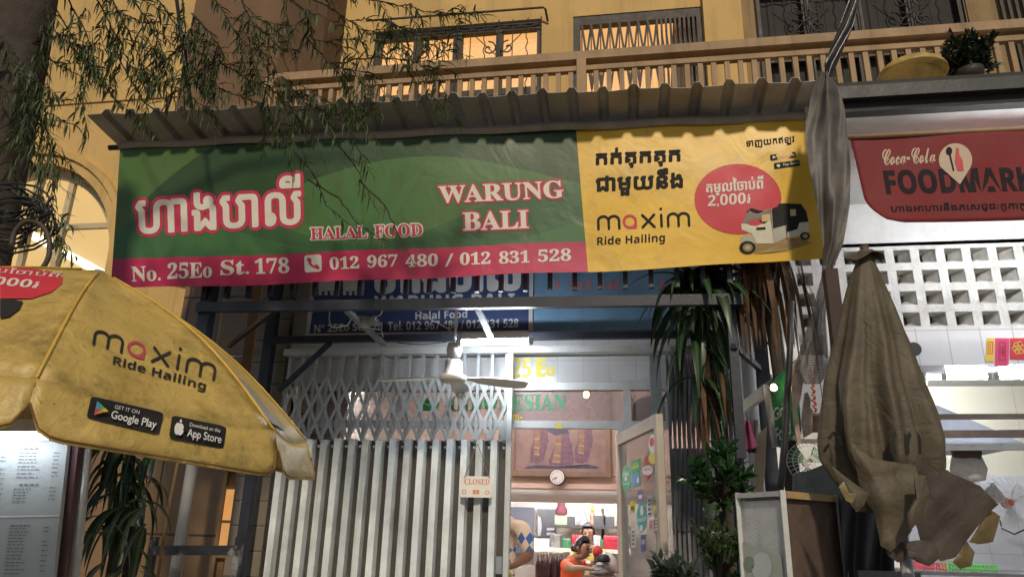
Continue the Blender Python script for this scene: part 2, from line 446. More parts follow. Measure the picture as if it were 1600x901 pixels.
w1 = rect_px(578, 50, 846, 172, YU); w1 = (w1[0], w1[1], w1[2]-.25, P(712, 40, YU).z)
d1 = rect_px(896, 18, 1096, 160, YU); d1 = (d1[0], d1[1], 4.62, P(1000, 18, YU).z)
w2 = rect_px(1190, -20, 1500, 115, YU); w2 = (w2[0], w2[1], w2[2]-.25, P(1340, -40, YU).z)
wall_holes('upper_wall', M_cream, shop, P(500, 100, YU).x-.6, P(1150, 60, YU).x, 4.6, 9.5, YU, [w1, d1])
MB().box(P(1100, 60, YU).x, P(1160, 60, YU).x, YU-.09, YU+.1, 4.6, 9.5).build('pilaster', M_cream, shop)
def scroll(mb, cx, cz, Y, r, sgn, r0=.009):
    mb.tube([(cx+sgn*(r*(1-t/14))*math.cos(t*.62+1.5), Y, cz+(r*(1-t/14))*math.sin(t*.62+1.5)) for t in range(13)], r0, 5)
def window(parent, w, Y, ncol, lit, grille=True):
    x0, x1, z0, z1 = w; f = .07
    fr = MB()
    fr.box(x0, x1, Y+.02, Y+.1, z1-f*1.6, z1); fr.box(x0, x1, Y+.02, Y+.1, z0, z0+f)
    zm = z0+(z1-z0)*.30; fr.box(x0, x1, Y+.025, Y+.095, zm-f*.6, zm+f*.6)
    cw = (x1-x0)/ncol
    for i in range(ncol+1):
        ww = f*(1.5 if i % 2 == 0 else 1.1); cx = x0+i*cw; fr.box(max(x0, cx-ww/2), min(x1, cx+ww/2), Y+.015, Y+.105, z0, z1)
    win = fr.build('window', M_dark, parent)
    MB().box(x0-.02, x1+.02, Y+.12, Y+.13, z0, z1+.18).build('pane', lit, win)
    if grille:
        g = MB(); yy = Y-.03
        for k in range(ncol*3+1):
            x = x0+(x1-x0)*k/(ncol*3)
            if k % 3 == 1: g.tube([(x, yy, z0), (x, yy, z1)], .006, 5)
            elif k % 3 == 2: g.tube([(x+.012*math.sin(t*1.3), yy, z0+(z1-z0)*t/40) for t in range(41)], .006, 5)
            else: g.tube([(x, yy, z0), (x, yy, z1)], .008, 5)
        for zz in (z0+.04, z1-.05): g.tube([(x0, yy, zz), (x1, yy, zz)], .009, 5)
        g.tube([(x0+(x1-x0)*t/60, yy, z1-.11+.014*math.sin(t*1.1)) for t in range(61)], .008, 5)
        for cxx in (x0+cw, x0+3*cw):
            cz = z0+(z1-z0)*.62
            for s1 in (-1, 1):
                for s2 in (-1, 1):
                    scroll(g, cxx+s1*.11, cz+s2*.12, yy, .10, s1)
                    g.tube([(cxx, yy, cz), (cxx+s1*.3, yy, cz+s2*.33)], .006, 5)
        g.build('grille', M_dark, win)
    return win
window(shop, w1, YU, 4, M_warm)
# rod over the window
rod = MB(); a, b = P(572, 33, YU-.12), P(848, 12, YU-.12); rod.tube([a, b, b+Vector((.03, 0, -.02)), b+Vector((.05, .1, -.12))], .014, 6)
rod.tube([P(690, 24, YU-.12), P(690, 24, YU-.12)+Vector((0, .12, .05))], .01, 5); rod.build('curtain_rod', M_dark, shop)
# balcony door
dm = MB(); x0, x1, z0, z1 = d1
for q in ((x0, x0+.08, z0, z1), (x1-.06, x1, z0, z1), (x0+.08, x1-.06, z1-.12, z1)): dm.box(q[0], q[1], YU+.01, YU+.1, q[2], q[3])
door = dm.build('balcony_door', M_dark, shop)
MB().add([(x0, YU+.3, z0), (x0+(x1-x0)*.66, YU+.3, z0), (x0+(x1-x0)*.80, YU+.3, z1+.1), (x0-.1, YU+.3, z1+.1)], [(0, 1, 2, 3)]).build('lit_room', M_warm, door, solid=.01)
MB().box(x0+(x1-x0)*.55, x1, YU+.35, YU+.37, z0, z1+.5).build('door_leaf', M_brown, door)
g = MB(); n = 8; yy = YU-.03
for i in range(n+1):
    x = x0+.1+(x1-x0-.6)*i/n; g.box(x-.007, x+.007, yy-.008, yy+.008, z0, z1-.12)
    for (za, zb) in ((z1-.15, z1-1.0), (z1-1.25, z0+.05)):
        if i < n:
            xn = x0+.1+(x1-x0-.6)*(i+1)/n; g.bar((x, yy-.012, za), (xn, yy-.012, zb), .006, .024); g.bar((xn, yy+.012, za), (x, yy+.012, zb), .006, .024)
for i in range(9):
    x = x1-.5+i*.05; g.box(x-.012, x+.012, yy-.01, yy+.01, z0, z1-.12)
    g.bar((x, yy-.014, z1-.3), (x+.05, yy-.014, z1-.9), .014, .006)
g.build('folding_grille', M_dark, door)

# balcony railing
YB = 6.0
zr = P(737, 104, YB).z; zl = P(737, 121, YB).z
xa, xb = P(425, 130, YB).x, P(1700, 40, YB).x
rl = MB(); rl.box(xa, xb, YB-.06, YB+.06, zr-.045, zr+.045); rl.box(xa, xb, YB-.03, YB+.03, zl-.026, zl+.026)
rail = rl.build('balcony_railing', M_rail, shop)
bz = MB(); bz.box(-.024, .024, -.02, .02, 4.62, zl-.026)
b0 = None; x = xa+.06; k = 0
while x < xb and k < 95:
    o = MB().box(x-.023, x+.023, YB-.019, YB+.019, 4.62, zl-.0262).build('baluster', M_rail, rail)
    x += .1215; k += 1
for px in (427, 566, 909):
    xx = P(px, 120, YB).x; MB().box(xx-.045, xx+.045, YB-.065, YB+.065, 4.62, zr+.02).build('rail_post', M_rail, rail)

# shopfront glazing: aluminium frame and transom lights
za, zb = P(860, 604, YF).z, P(860, 663, YF).z
xg0, xg1, xd0, xd1 = P(500, 640, YF).x, P(1046, 640, YF).x, P(786, 680, YF).x, P(966, 680, YF).x
fr = MB(); Y0, Y1 = YF-.02, YF+.06
fr.box(xg0, xg1, Y0, Y1, za-.03, za+.035); fr.box(xg0, xg1, Y0, Y1, zb-.03, zb+.03)
for x in (xg0, P(624, 640, YF).x, P(980, 640, YF).x, xg1): fr.box(x-.03, x+.03, Y0+.002, Y1-.002, zb+.03, za-.03)
for x in (xd0, xd1+.03): fr.box(x-.035, x+.035, Y0, Y1, .12, zb-.03)
gl = fr.build('shopfront_frame', M_alu, shop)
MB().box(xg0, xg1, YF+.015, YF+.022, zb+.03, za-.03).build('transom_glass', glassy('transom_film', (.42, .31, .30), .5, .3), gl)
MB().box(xg0, xd0-.035, YF+.015, YF+.022, .12, zb-.03).build('side_glass', M_dglass, gl)
MB().box(xd1+.07, xg1, YF+.015, YF+.022, .12, zb-.03).build('side_glass', M_dglass, gl)
MB().box(xg0+.031, P(540, 640, YF).x, YF+.03, YF+.04, zb+.03, za-.03).build('dark_panel', M_dark, gl)  # added dark panel, keeps the left end of the transom dark
tl_ = MB(); S = ysurf(YF+.014)
text(tl_, bold('INDONESIAN'), S, (702, 642), (884, 640), (703, 617), .003, .01)
tl_.cut(); text(tl_, bold('9Am-'), S, (784, 658), (816, 656), (784, 644), .003, .015, 1)
tl_.cut(); patch(tl_, ell(668, 632, 19, 10), S, .003, 2)
stroke(tl_, [(656, 633), (663, 629), (669, 633), (674, 628), (682, 632)], 1.6, S, .005, 3)
tl_.cut(); patch(tl_, [(868, 669), (878, 669), (878, 661), (868, 661)], ysurf(Y0), .003, 1)
tl_.build_split('transom_lettering', [flat('green_ink', (.08, .36, .16)), flat('yellow_ink', (.75, .60, .08)), flat('badge_green', (.05, .42, .14)), flat('white_ink', (.75, .75, .72))], gl)
# awning-shaped print behind the right-hand transom light
MB().slab([P(x, y, YF+.05) for x, y in [(988, 658)]+[(1016+28*math.cos(R(a)), 636-18*math.sin(R(a))) for a in range(180, -1, -20)]+[(1044, 658)]], (0, .006, 0)).build('transom_print', mat('grey_print', (.20, .16, .15)), gl)

# room
YM, YK = 9.0, 10.8
zc = 3.15
MB().add([(XL, YF+.15, .13), (XR, YF+.15, .13), (XR, YK, .13), (XL, YK, .13)], [(0, 1, 2, 3)]).build('room_floor', tiles('floor_tile', (.45, .40, .36), (.2, .18, .16), .3, .3, plane='xy'), shop, solid=.01)
MB().box(XL-.05, XR+.05, YK, YK+.05, .13, zc).build('back_wall', M_roomw, shop)
MB().box(XL-.05, XL, YF+.15, YK, .13, zc+.6).build('side_wall', M_roomw, shop)
MB().box(XR, XR+.05, YF+.15, YK, .13, zc+.6).build('side_wall', M_roomw, shop)
MB().box(XL, XR, YF+.15, YM+.3, zc+.55, zc+.6).build('room_ceiling', M_roomw, shop)
zm0, zm1 = P(870, 765, YM).z, P(870, 738, YM).z
mz = MB(); mz.box(XL, XR, YM, YM+.06, zm0, zc+.55)
for py, d in ((739, .03), (747, .018), (760, .02)): z = P(870, py, YM).z; mz.box(XL, XR, YM-d, YM-.0005, z-.02, z+.02)
mz.build('mezzanine_front', M_pink, shop)
zv = P(870, 784, YM+.15).z
MB().grid(lambda u, v: (XL+(XR-XL)*u, YM+.35-.35*math.cos(v*1.45), zm0-(zm0-zv)*math.sin(v*1.57)), 2, 10).build('mezzanine_valance', mat('valance_paint', (.62, .60, .57), .35, var=.05, dirt=.15), shop, smooth=True)
MB().box(XL, XR, YM+.36, YK, zv+.12, zv+.17).build('mezzanine_floor', M_roomw, shop)
def tube_light(name, label, a, b, m, r=.014, fit=True):
    t = thing(name, label, 'light', tuple((Vector(a)+Vector(b))/2))
    a, b = Vector(a), Vector(b); d = (b-a).normalized()
    MB().tube([a, b], r, 10).build('tube', m, t, smooth=True)
    e = MB(); e.tube([a-d*.03, a], r*1.3, 8); e.tube([b, b+d*.03], r*1.3, 8); e.build('end_cap', M_white, t)
    if fit: MB().bar(a+Vector((0, .0, .045)), b+Vector((0, .0, .045)), .05, .05).build('fitting', M_white, t)
    return t
tube_light('room_tube_light', 'long fluorescent ceiling tube over the dining room just inside the door', (-1.5, 7.5, 3.3), (-.3, 7.5, 3.3), M_tubeI)
tube_light('room_tube_light', 'fluorescent tube high on the left side of the dining room behind the gate', (-2.75, 6.8, 3.2), (-2.75, 8.0, 3.2), M_tubeI)
tube_light('counter_tube_light', 'fluorescent tube under the mezzanine lighting the drinks shelf', (-1.5, 9.7, zv+.065), (.1, 9.7, zv+.065), M_tubeI)
# bare warm bulb hanging behind the transom
bl = thing('hanging_bulb', 'bare orange bulb glowing behind the green transom lettering', 'light', tuple(P(916, 616, 6.5)))
MB().lathe([(.001, -.03), (.02, -.025), (.028, 0), (.018, .03), (.012, .04)], P(916, 616, 6.5), 12).build('bulb', emit('orange_bulb', (1, .55, .2), 45), bl, smooth=True)
q = P(916, 616, 6.5); MB().tube([q+Vector((0, 0, .04)), q+Vector((0, 0, 1.0))], .004, 5).build('cord', M_black, bl)

# ------------------------------------------------------------------ left neighbour with the arched window
YLf = 6.4
lb = thing('arched_house', 'cream house on the left with a big lit arched window above brown panelled walls', 'building', (-7, 6.6, 0))
zi = 3.15
ax, az, ar = -6.49, 4.2, 1.20
pa = [(-14, zi), (ax-ar, zi), (ax-ar, az)]
ring = [(ax+ar*math.cos(R(a)), az+ar*math.sin(R(a))) for a in range(180, -1, -6)]
xw1 = P(300, 300, YLf).x+.25
mbw = MB()
top = 11.
for i in range(len(ring)-1):
    (x0, z0), (x1, z1) = ring[i], ring[i+1]; mbw.add([(x0, YLf, z0), (x1, YLf, z1), (x1, YLf, top), (x0, YLf, top)], [(0, 1, 2, 3)])
    mbw.add([(x0, YLf, z0), (x1, YLf, z1), (x1, YLf+.2, z1), (x0, YLf+.2, z0)], [(0, 1, 2, 3)])
mbw.add([(-14, YLf, zi), (ax-ar, YLf, zi), (ax-ar, YLf, top), (-14, YLf, top)], [(0, 1, 2, 3)])
mbw.add([(ax+ar, YLf, zi), (xw1, YLf, zi), (xw1, YLf, top), (ax+ar, YLf, top)], [(0, 1, 2, 3)])
mbw.build('wall', M_cream, lb)
MB().box(-14, xw1, YLf-.02, YLf-.001, P(110, 160, YLf).z-.03, P(110, 160, YLf).z).build('string_course', M_cream, lb)
mb = MB()
prof = [(1.0, 0), (1.0, .06), (1.05, .08), (1.1, .05), (1.14, .05), (1.14, 0)]
pts = [(ax-ar, zi)]+ring+[(ax+ar, zi)]
mb2 = MB()
def archband(f0, f1, d0, d1, m):
    b = MB(); rr = [(R(180), 1)]; A_ = [(-1, 0)]
    seq = [(-1., 0., -(az-zi))]+[(math.cos(R(a)), math.sin(R(a)), 0) for a in range(180, -1, -6)]+[(1., 0., -(az-zi))]
    vs = []
    for c, s_, dz in seq:
        for f, d in ((f0, d0), (f0, d1), (f1, d1), (f1, d0)): vs.append((ax+c*ar*f, YLf-d, az+s_*ar*f+dz))
    fs = []
    for i in range(len(seq)-1):
        for j in range(4): fs.append((4*i+j, 4*i+(j+1) % 4, 4*(i+1)+(j+1) % 4, 4*(i+1)+j))
    return b.add(vs, fs)
ab = archband(.98, 1.07, -.15, .04, M_cream); k2 = archband(1.071, 1.13, -.01, .07, M_cream); ab.add(k2.v, k2.f); ab.build('arch_moulding', M_cream, lb)
fr = MB(); yf = YLf+.12
k3 = archband(.90, .979, -.17, -.09, None); fr.add(k3.v, k3.f)
M_wf = mat('window_bar_paint', (.55, .45, .28), .6)
for x in (ax-.55, ax, ax+.42): fr.box(x-.035, x+.035, yf-.02, yf+.03, zi, az+math.sqrt(max(0, (ar*.9)**2-(x-ax)**2)))
for z in (zi+.35, az-.12, az+.45): fr.box(ax-math.sqrt((ar*.9)**2-max(0, z-az)**2), ax+math.sqrt((ar*.9)**2-max(0, z-az)**2), yf-.016, yf+.026, z-.03, z+.03)
aw = fr.build('arched_window', M_wf, lb)
MB().box(ax-ar-.6, ax+ar+.6, YLf+1.6, YLf+1.62, zi-.3, az+2.2).build('room_wall', M_warm2, aw)
MB().bar(P(10, 345, YLf+1.5), P(165, 430, YLf+1.5), .12, .1).build('cove_light', emit('cove_light', (1, .86, .55), 3.2), aw)
# lower brown panelled wall with two lit slits
zt1 = zi-.001; xs0 = P(408, 500, YLf).x; xs1 = P(447, 500, YLf).x
MB().box(-14, xs0-.02, YLf, YLf+.1, .12, zt1).build('panelled_wall', tiles('brown_panel_tiles', (.23, .145, .08), (.06, .04, .03), .9, .75, plane='xz', gs=.012, dirt=.6), lb)
MB().box(xs0-.02, xs1+.06, YLf+.16, YLf+.17, .12, zi+1.4).build('lit_doorway', emit('doorway_glow', (1, .58, .2), .75, .35, 2), lb)
MB().box(P(288, 480, YLf).x, xs0-.121, YLf-.03, YLf-.0015, zt1+.002, 4.7).build('panelled_wall', MATS['brown_panel_tiles'], lb)
MB().box(xs1+.061, -2.6, YLf+.02, YLf+.15, .12, 4.9).build('door_pier', M_tileb, lb)
MB().box(xs0-.12, xs0-.02, YLf-.04, YLf-.001, .12, zt1+.9).build('door_jamb', M_brown, lb)
for xx in (P(352, 800, YLf-.05),):
    s_ = MB(); zA, zB = P(360, 762, YLf-.02).z, P(352, 868, YLf-.02).z; x = P(357, 800, YLf-.07).x
    s_.box(x-.05, x+.05, YLf-.07, YLf-.06, zB, zA); sl_ = s_.build('lit_slit', emit('slit_glow', (1, .45, .12), .75, .4, 5), lb)
    f_ = MB()
    for dx in (-.065, .065): f_.box(x+dx-.014, x+dx+.014, YLf-.09, YLf-.059, .12, zA+.5)
    for z in (zA, (zA+zB)/2, zB): f_.box(x-.05, x+.05, YLf-.086, YLf-.0705, z-.012, z+.012)
    f_.build('slit_frame', M_panel, sl_)
# brown faceted pier between the two houses
pr = MB(); q0, q1, q2 = P(283, 120, 6.35), P(432, 100, 6.0), P(502, 90, 6.5)
pr.add([(x, y, z) for z in (4.0, 11) for x, y in ((q0.x, q0.y), (q1.x, q1.y), (q2.x, q2.y), (q2.x, 7.2), (q0.x, 7.2))], [(0, 1, 6, 5), (1, 2, 7, 6), (2, 3, 8, 7), (3, 4, 9, 8), (4, 0, 5, 9)])
tag(pr.build('brown_pier', mat('pier_brown', (.17, .10, .055), .9, var=.25, scale=2, dirt=.4)), 'brown rendered corner pier between the arched house and the balcony', 'pier')
# drain pipes
def pipe(name, label, pts, r, m):
    return tag(MB().tube(pts, r, 12).build(name, m, None, smooth=True), label, 'pipe')
M_pipe = mat('pvc_pipe', (.38, .38, .38), .4, var=.2, scale=4, dirt=.5)
a, b = P(346, 440, 5.8), P(268, 895, 5.8)
pipe('drain_pipe', 'grey vertical drain pipe between the open yellow umbrella and the brown panels', [(a.x, 5.8, 4.2), (a.x, 5.8, .12)], .05, M_pipe)
a = P(1165, 500, 5.85)
pipe('drain_pipe', 'grey vertical drain pipe behind the dry brown palm leaves', [(a.x, 5.85, 4.2), (a.x, 5.85, .12)], .06, M_pipe)
a = P(1206, 520, 5.6)
pipe('bamboo_cane', 'thin brown cane leaning beside the drain pipe and the left striped-leaf plant', [P(281, 706, 5.2), P(262, 800, 5.2), P(246, 905, 5.2)], .012, mat('cane', (.3, .18, .07), .6))

# ------------------------------------------------------------------ right neighbour: white kitchen shop
rb = thing('kitchen_shop', 'bright white open-fronted kitchen shop on the right with a band of square vent blocks', 'building', (3, 6.5, 0))
YN = 6.15
xn0, xn1 = XR+.12, 7.0
zf = P(1450, 168, 4.6).z
MB().box(XR+.36, xn1, 4.6, 4.68, zf, P(1450, 121, 4.6).z).build('canopy_fascia', mat('dark_fascia', (.020, .018, .017), .7, var=.4, scale=3, dirt=.4), rb)
MB().box(XR+.36, xn1, 4.54, 4.5995, P(1450, 147, 4.55).z, P(1450, 128, 4.55).z).build('gutter', mat('gutter_dark', (.016, .017, .020), .5, var=.3), rb)
MB().box(XR+.3, xn1, 4.681, YN+.2, zf+.005, zf+.16).build('canopy_slab', M_white, rb)
zb1, zb0 = P(1480, 382, YN).z, P(1500, 514, YN).z
MB().box(xn0, xn1, YN, YN+.12, zb1, zf+.004).build('upper_band', M_white, rb)
# vent block band: rows of square holes
nr = 4; rh = (zb1-zb0)/nr; cwid = rh*1.09
xh0 = P(1240, 450, YN).x; nc = int((xn1-xh0)/cwid)
vb = MB(); bw = .035
for j in range(nr+1): vb.box(xh0, xn1, YN-.0, YN+.15, zb0+j*rh-bw, zb0+j*rh+bw*.9)
for i in range(nc+1):
    for j in range(nr):
        x = xh0+i*cwid; vb.box(x-bw, x+bw, YN+.001, YN+.149, zb0+j*rh+bw*.9+.0004, zb0+(j+1)*rh-bw-.0004)
# stepped inner plates of each vent block
vi = vb
for i in range(nc):
    for j in range(nr):
        x = xh0+i*cwid+bw; z = zb0+j*rh+bw*.9; W_, H_ = cwid-2*bw, rh-1.9*bw; q_ = random.uniform(-.012, .012)
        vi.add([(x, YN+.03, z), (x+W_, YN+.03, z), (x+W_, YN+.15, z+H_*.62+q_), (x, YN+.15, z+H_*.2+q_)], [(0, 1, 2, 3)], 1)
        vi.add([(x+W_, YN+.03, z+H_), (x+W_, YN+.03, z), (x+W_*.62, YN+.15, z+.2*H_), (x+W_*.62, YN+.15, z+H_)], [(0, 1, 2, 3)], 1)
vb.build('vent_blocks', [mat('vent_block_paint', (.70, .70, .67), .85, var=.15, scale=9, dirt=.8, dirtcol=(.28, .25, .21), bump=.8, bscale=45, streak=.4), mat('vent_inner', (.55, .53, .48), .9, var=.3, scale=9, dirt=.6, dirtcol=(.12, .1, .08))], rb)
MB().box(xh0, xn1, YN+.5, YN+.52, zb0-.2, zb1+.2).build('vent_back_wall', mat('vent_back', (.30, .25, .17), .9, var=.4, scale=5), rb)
MB().box(xh0-1.4, xh0-.0005, YN, YN+.15, zb0-.2, zb1+.001).build('white_wall', M_white, rb)
# vertical joint and lintel
zq1, zq0 = zb0-.032, P(1500, 570, 5.98).z
MB().box(P(1400, 540, YN).x, xn1, 5.98, YN+.1, zq0, zq1).build('tiled_lintel', tiles('lintel_tile', (.72, .73, .76), (.45, .45, .46), .235, .4, gs=.004, dirt=.15), rb)
MB().tube([P(1428, 545, 5.98)+Vector((0, -.006, 0)), P(1428, 545, 5.98)+Vector((0, .004, 0))], .055, 20).build('pipe_hole', M_black, rb)
MB().box(xn0, xn0+.9, YN, YN+.12, .12, zb0-.2).build('party_wall', M_white, rb)
MB().box(xn0, xn1, 8.4, 8.5, .12, 3.6).build('back_wall', tiles('kitchen_wall', (.74, .70, .58), (.6, .57, .48), 1.1, .9, gs=.004, dirt=.15), rb)
MB().box(xn0, xn1, YN+.16, 8.4, 3.2, 3.25).build('kitchen_ceiling', M_white, rb)
MB().box(xn0, xn1, 8.37, 8.3995, .12, P(1540, 742, 8.37).z).build('lower_tiles', tiles('kitchen_tile', (.62, .63, .68), (.45, .45, .47), .3, .3, gs=.004, dirt=.25), rb)
for k, (x0_, x1_) in enumerate(((1478, 1541), (1560, 1640))):
    tube_light('kitchen_tube_light', ('white fluorescent tube under the tiled lintel nearest the folded umbrella', 'white fluorescent tube under the tiled lintel at the right edge of the photo')[k],
               P(x0_, 588, 6.3), P(x1_, 588, 6.3), M_tubeR, .02)
tube_light('canopy_tube_light', 'fluorescent tube under the white canopy slab hidden behind the red banner', (2.3, 5.0, P(1500, 290, 5.0).z), (3.6, 5.0, P(1500, 290, 5.0).z), M_tubeR, .016)
tube_light('kitchen_back_tube_light', 'fluorescent tube on the ceiling deep inside the white kitchen', (2.2, 7.4, 3.1), (3.4, 7.4, 3.1), M_tubeR, .016)
MB().box(xn0+1, xn1, 6.5, 7.1, .9, .95).build('work_top', mat('dark_counter', (.06, .055, .06), .4), rb)
# dark window on the right of the upper floor
ru = thing('upper_flat', 'dark upper flat on the right with unlit grilled windows above the kitchen shop', 'building', (3, 7, 4.6))
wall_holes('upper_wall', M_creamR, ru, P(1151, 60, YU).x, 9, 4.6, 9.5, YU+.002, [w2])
window(ru, w2, YU, 4, mat('dim_pane', (.035, .033, .032), .85, var=.3))
dk = MB()
for i in range(9):
    x = P(1572, 60, YU).x+i*.07; dk.box(x-.015, x+.015, YU-.06, YU-.03, 4.6, 8.5)
dk.build('shutter_bars', M_dark, ru)

# ------------------------------------------------------------------ awning
yA0, yA1 = 4.42, 5.95
A0, A1 = P(135, 180, yA0), P(1287, 126, yA0)
slope = math.tan(R(-7))
aw = thing('corrugated_awning', 'rusty grey corrugated metal awning tilted up over the long green and yellow banner', 'awning', (-1.4, 4.8, 4.5))
pitch = .2148; rib = .085; top_ = .04; hh = .04
prof = [];x = A0.x; i = 0
while x < A1.x-.05:
    prof += [(x, 0), (x+.012, 0), (x+pitch-rib, 0), (x+pitch-rib+(rib-top_)/2, hh), (x+pitch-(rib-top_)/2, hh)]; x += pitch
prof.append((x, 0))
rnd = random.Random(3)
mb = MB(); k = len(prof)
def awz(x, y): return A0.z+(A1.z-A0.z)*(x-A0.x)/(A1.x-A0.x)+(y-yA0)*slope
for yi, y in enumerate((yA0, 4.6, 4.75, 5.2, yA1)):
    for x, h in prof: mb.v.append(Vector((x, y+(rnd.uniform(-.006, .006) if yi == 0 else 0), awz(x, y)+h+(.006*math.sin(x*9) if yi == 0 else 0))))
for j in range(4):
    for i in range(k-1): mb.f.append([j*k+i, j*k+i+1, (j+1)*k+i+1, (j+1)*k+i]); mb.mi.append(0)
mb.build('corrugated_sheet', M_zinc, aw, solid=.003)
pu = MB()
for y in (5.35, 5.88): pu.bar((A0.x+.15, y, awz(A0.x, y)-.03), (A1.x-.1, y, awz(A1.x, y)-.03), .05, .05)
pu.build('purlin', M_steel, aw)

# ------------------------------------------------------------------ big banner
YBn = 4.70
bTL, bTR, bBR, bBL = P(187, 232, YBn), P(1258, 187, YBn), P(1291, 404, YBn), P(174, 451, YBn)
def bump(x, z):
    u = (x-bTL.x)/(bTR.x-bTL.x)
    return .010*math.sin(x*2.1+z*1.3)+.006*math.sin(x*5.3-z*4)+.012*math.sin(z*5.1+x*.6)*.6+((.010*math.sin((x*.8+z)*9)+.004*math.sin((x*1.3-z*.6)*17))*max(0, (u-.84)/.16)**1.3)
def bsurf(px, py, off=0):
    p = P(px, py, YBn); return P(px, py, YBn-bump(p.x, p.z)-off)
def bgrid(u, v):
    a = bBL.lerp(bBR, u); b = bTL.lerp(bTR, u)
    a = a+Vector((0, 0, -.02*math.sin(u*math.pi)+.012*math.sin(u*23)*.4))
    p = a.lerp(b, v); return Vector((p.x, YBn-bump(p.x, p.z), p.z))
def banner_mat():
    m, t, b = newmat('banner_print')
    uv = t.n('ShaderNodeUVMap'); sp = t.n('ShaderNodeSeparateXYZ'); t.l(uv.outputs[0], sp.inputs[0])
    mp = t.n('ShaderNodeMapping'); t.l(uv.outputs[0], mp.inputs[0]); mp.inputs['Scale'].default_value = (5.3, 1.1, 1)
    u, v = sp.outputs[0], sp.outputs[1]
    def wave(freq, ph, amp, base):       # hill outline: v below base + amp*sin
        s_ = math_(t, 'SINE', math_(t, 'ADD', math_(t, 'MULTIPLY', u, freq), ph)); h = math_(t, 'ADD', math_(t, 'MULTIPLY', s_, amp), base)
        return math_(t, 'LESS_THAN', v, h)
    g = mixc(t, wave(7.5, 4.3, .22, .62), (.028, .068, .022), (.062, .148, .036))
    g = mixc(t, math_(t, 'MULTIPLY', wave(11, .4, .18, .42), .8), g, (.028, .10, .034))
    g = mixc(t, math_(t, 'MULTIPLY', wave(5.5, 2.2, .25, .40), .55), g, (.06, .17, .05))
    g = mixc(t, math_(t, 'LESS_THAN', math_(t, 'SUBTRACT', u, math_(t, 'MULTIPLY', math_(t, 'POWER', v, 2.0), .18)), -.02), g, (.075, .15, .035))  # lit top-left corner beside a shadow edge, painted into the print
    c = mixc(t, math_(t, 'LESS_THAN', v, .2), g, (.47, .022, .085))
    yel = mixc(t, noise(t, 3, 6, .6, mp.outputs[0]), (.62, .36, .022), (.82, .52, .035))
    c = mixc(t, math_(t, 'GREATER_THAN', u, .6985), c, yel)
    st = math_(t, 'MULTIPLY', ramp(t, noise(t, 2.2, 9, .72, mp.outputs[0]), .5, .75), .45)
    c = mixc(t, st, c, (.07, .055, .03))
    drip = t.n('ShaderNodeMapping'); t.l(uv.outputs[0], drip.inputs[0]); drip.inputs['Scale'].default_value = (60, 1.2, 1)
    dr = math_(t, 'MULTIPLY', ramp(t, noise(t, 1, 4, .6, drip.outputs[0]), .6, .8), .25); c = mixc(t, dr, c, (.06, .05, .03))
    t.l(c, b.inputs['Base Color']); b.inputs['Roughness'].default_value = .42
    bp = t.n('ShaderNodeBump'); bp.inputs['Strength'].default_value = .22; bp.inputs['Distance'].default_value = .03
    t.l(noise(t, 3.2, 3, .5, mp.outputs[0], .8), bp.inputs['Height']); t.l(bp.outputs[0], b.inputs['Normal'])
    return m
ban = thing('shop_banner', 'long banner, green and pink on the left and yellow on the right, with restaurant lettering', 'banner', (-1.3, 4.7, 3.4))
MB().grid(bgrid, 120, 30).build('printed_sheet', banner_mat(), ban, smooth=True)
hm = MB(); hm.grid(lambda u, v: bTL.lerp(bTR, u)+Vector((0, -.012-.02*math.sin(v*math.pi), -.012+.065*v+.006*math.sin(u*40))), 60, 6); hm.build('top_hem', mat('hem_cloth', (.30, .26, .21), .7, var=.2, dirt=.5), ban, smooth=True)
pp = MB(); pp.tube([P(171, 231, 4.725), P(1266, 184, 4.725)], .022, 10); pp.build('banner_pole', M_black, ban)
I_white, I_pink = flat('banner_white', (.70, .66, .58)), flat('banner_pink', (.52, .03, .09))
I_blk = flat('banner_black', (.013, .011, .011), .8); I_red = flat('banner_red', (.55, .035, .055)); I_yel = flat('banner_yellow', (.80, .50, .04))
kh = MB()
Kb, Kbr, Kt = (214, 365), (470, 349), (212, 289)
outlined(kh, 'ហាងបាលី', bsurf, Kb, Kbr, Kt, 7); outlined(kh, 'ហាងបាលី', bsurf, Kb, Kbr, Kt, 1.9, .006, 0, 1); kh.cut()
for s_, bl, br, tl in (('WARUNG', (687, 318), (881, 309), (685, 291)), ('BALI', (724, 360), (826, 356), (723, 332))):
    outlined(kh, bold(s_), bsurf, bl, br, tl, 3.2); text(kh, bold(s_), bsurf, bl, br, tl, .006, .013, 1); kh.cut()
kh.build_split('shop_name_lettering', [I_pink, I_white], ban)
ha = MB()
for s_, bl, br, tl in (('HALAL', (486, 374), (574, 371), (485, 356)), ('FOOD', (586, 371), (660, 368), (585, 352))):
    outlined(ha, bold(s_), bsurf, bl, br, tl, 2.0, mi=1); text(ha, bold(s_), bsurf, bl, br, tl, .006, .006, 0); ha.cut()
ha.build_split('halal_lettering', [I_pink, I_white], ban)
ad = MB()
for s_, bl, br, tl in (('No.', (206, 440), (251, 438), (205, 417)), ('25Eo', (262, 436), (331, 433), (262, 411)), ('St.', (345, 430), (389, 428), (345, 407)), ('178', (399, 428), (452, 426), (398, 404)),
                       ('012', (516, 421), (561, 419), (515, 402)), ('967', (574, 418), (621, 416), (574, 399)), ('480', (634, 417), (684, 415), (634, 398)), ('/', (696, 416), (707, 415), (697, 397)),
                       ('012', (719, 414), (766, 412), (719, 395)), ('831', (780, 412), (827, 410), (780, 393)), ('528', (841, 409), (892, 407), (841, 390))):
    text(ad, bold(s_), bsurf, bl, br, tl, .003, .012, 0); ad.cut()
Aq = affine(bsurf, (476, 426), (503, 424), (475, 399))
patch(ad, rrect(0, 0, 1, 1, .16), Aq, .003, 0)
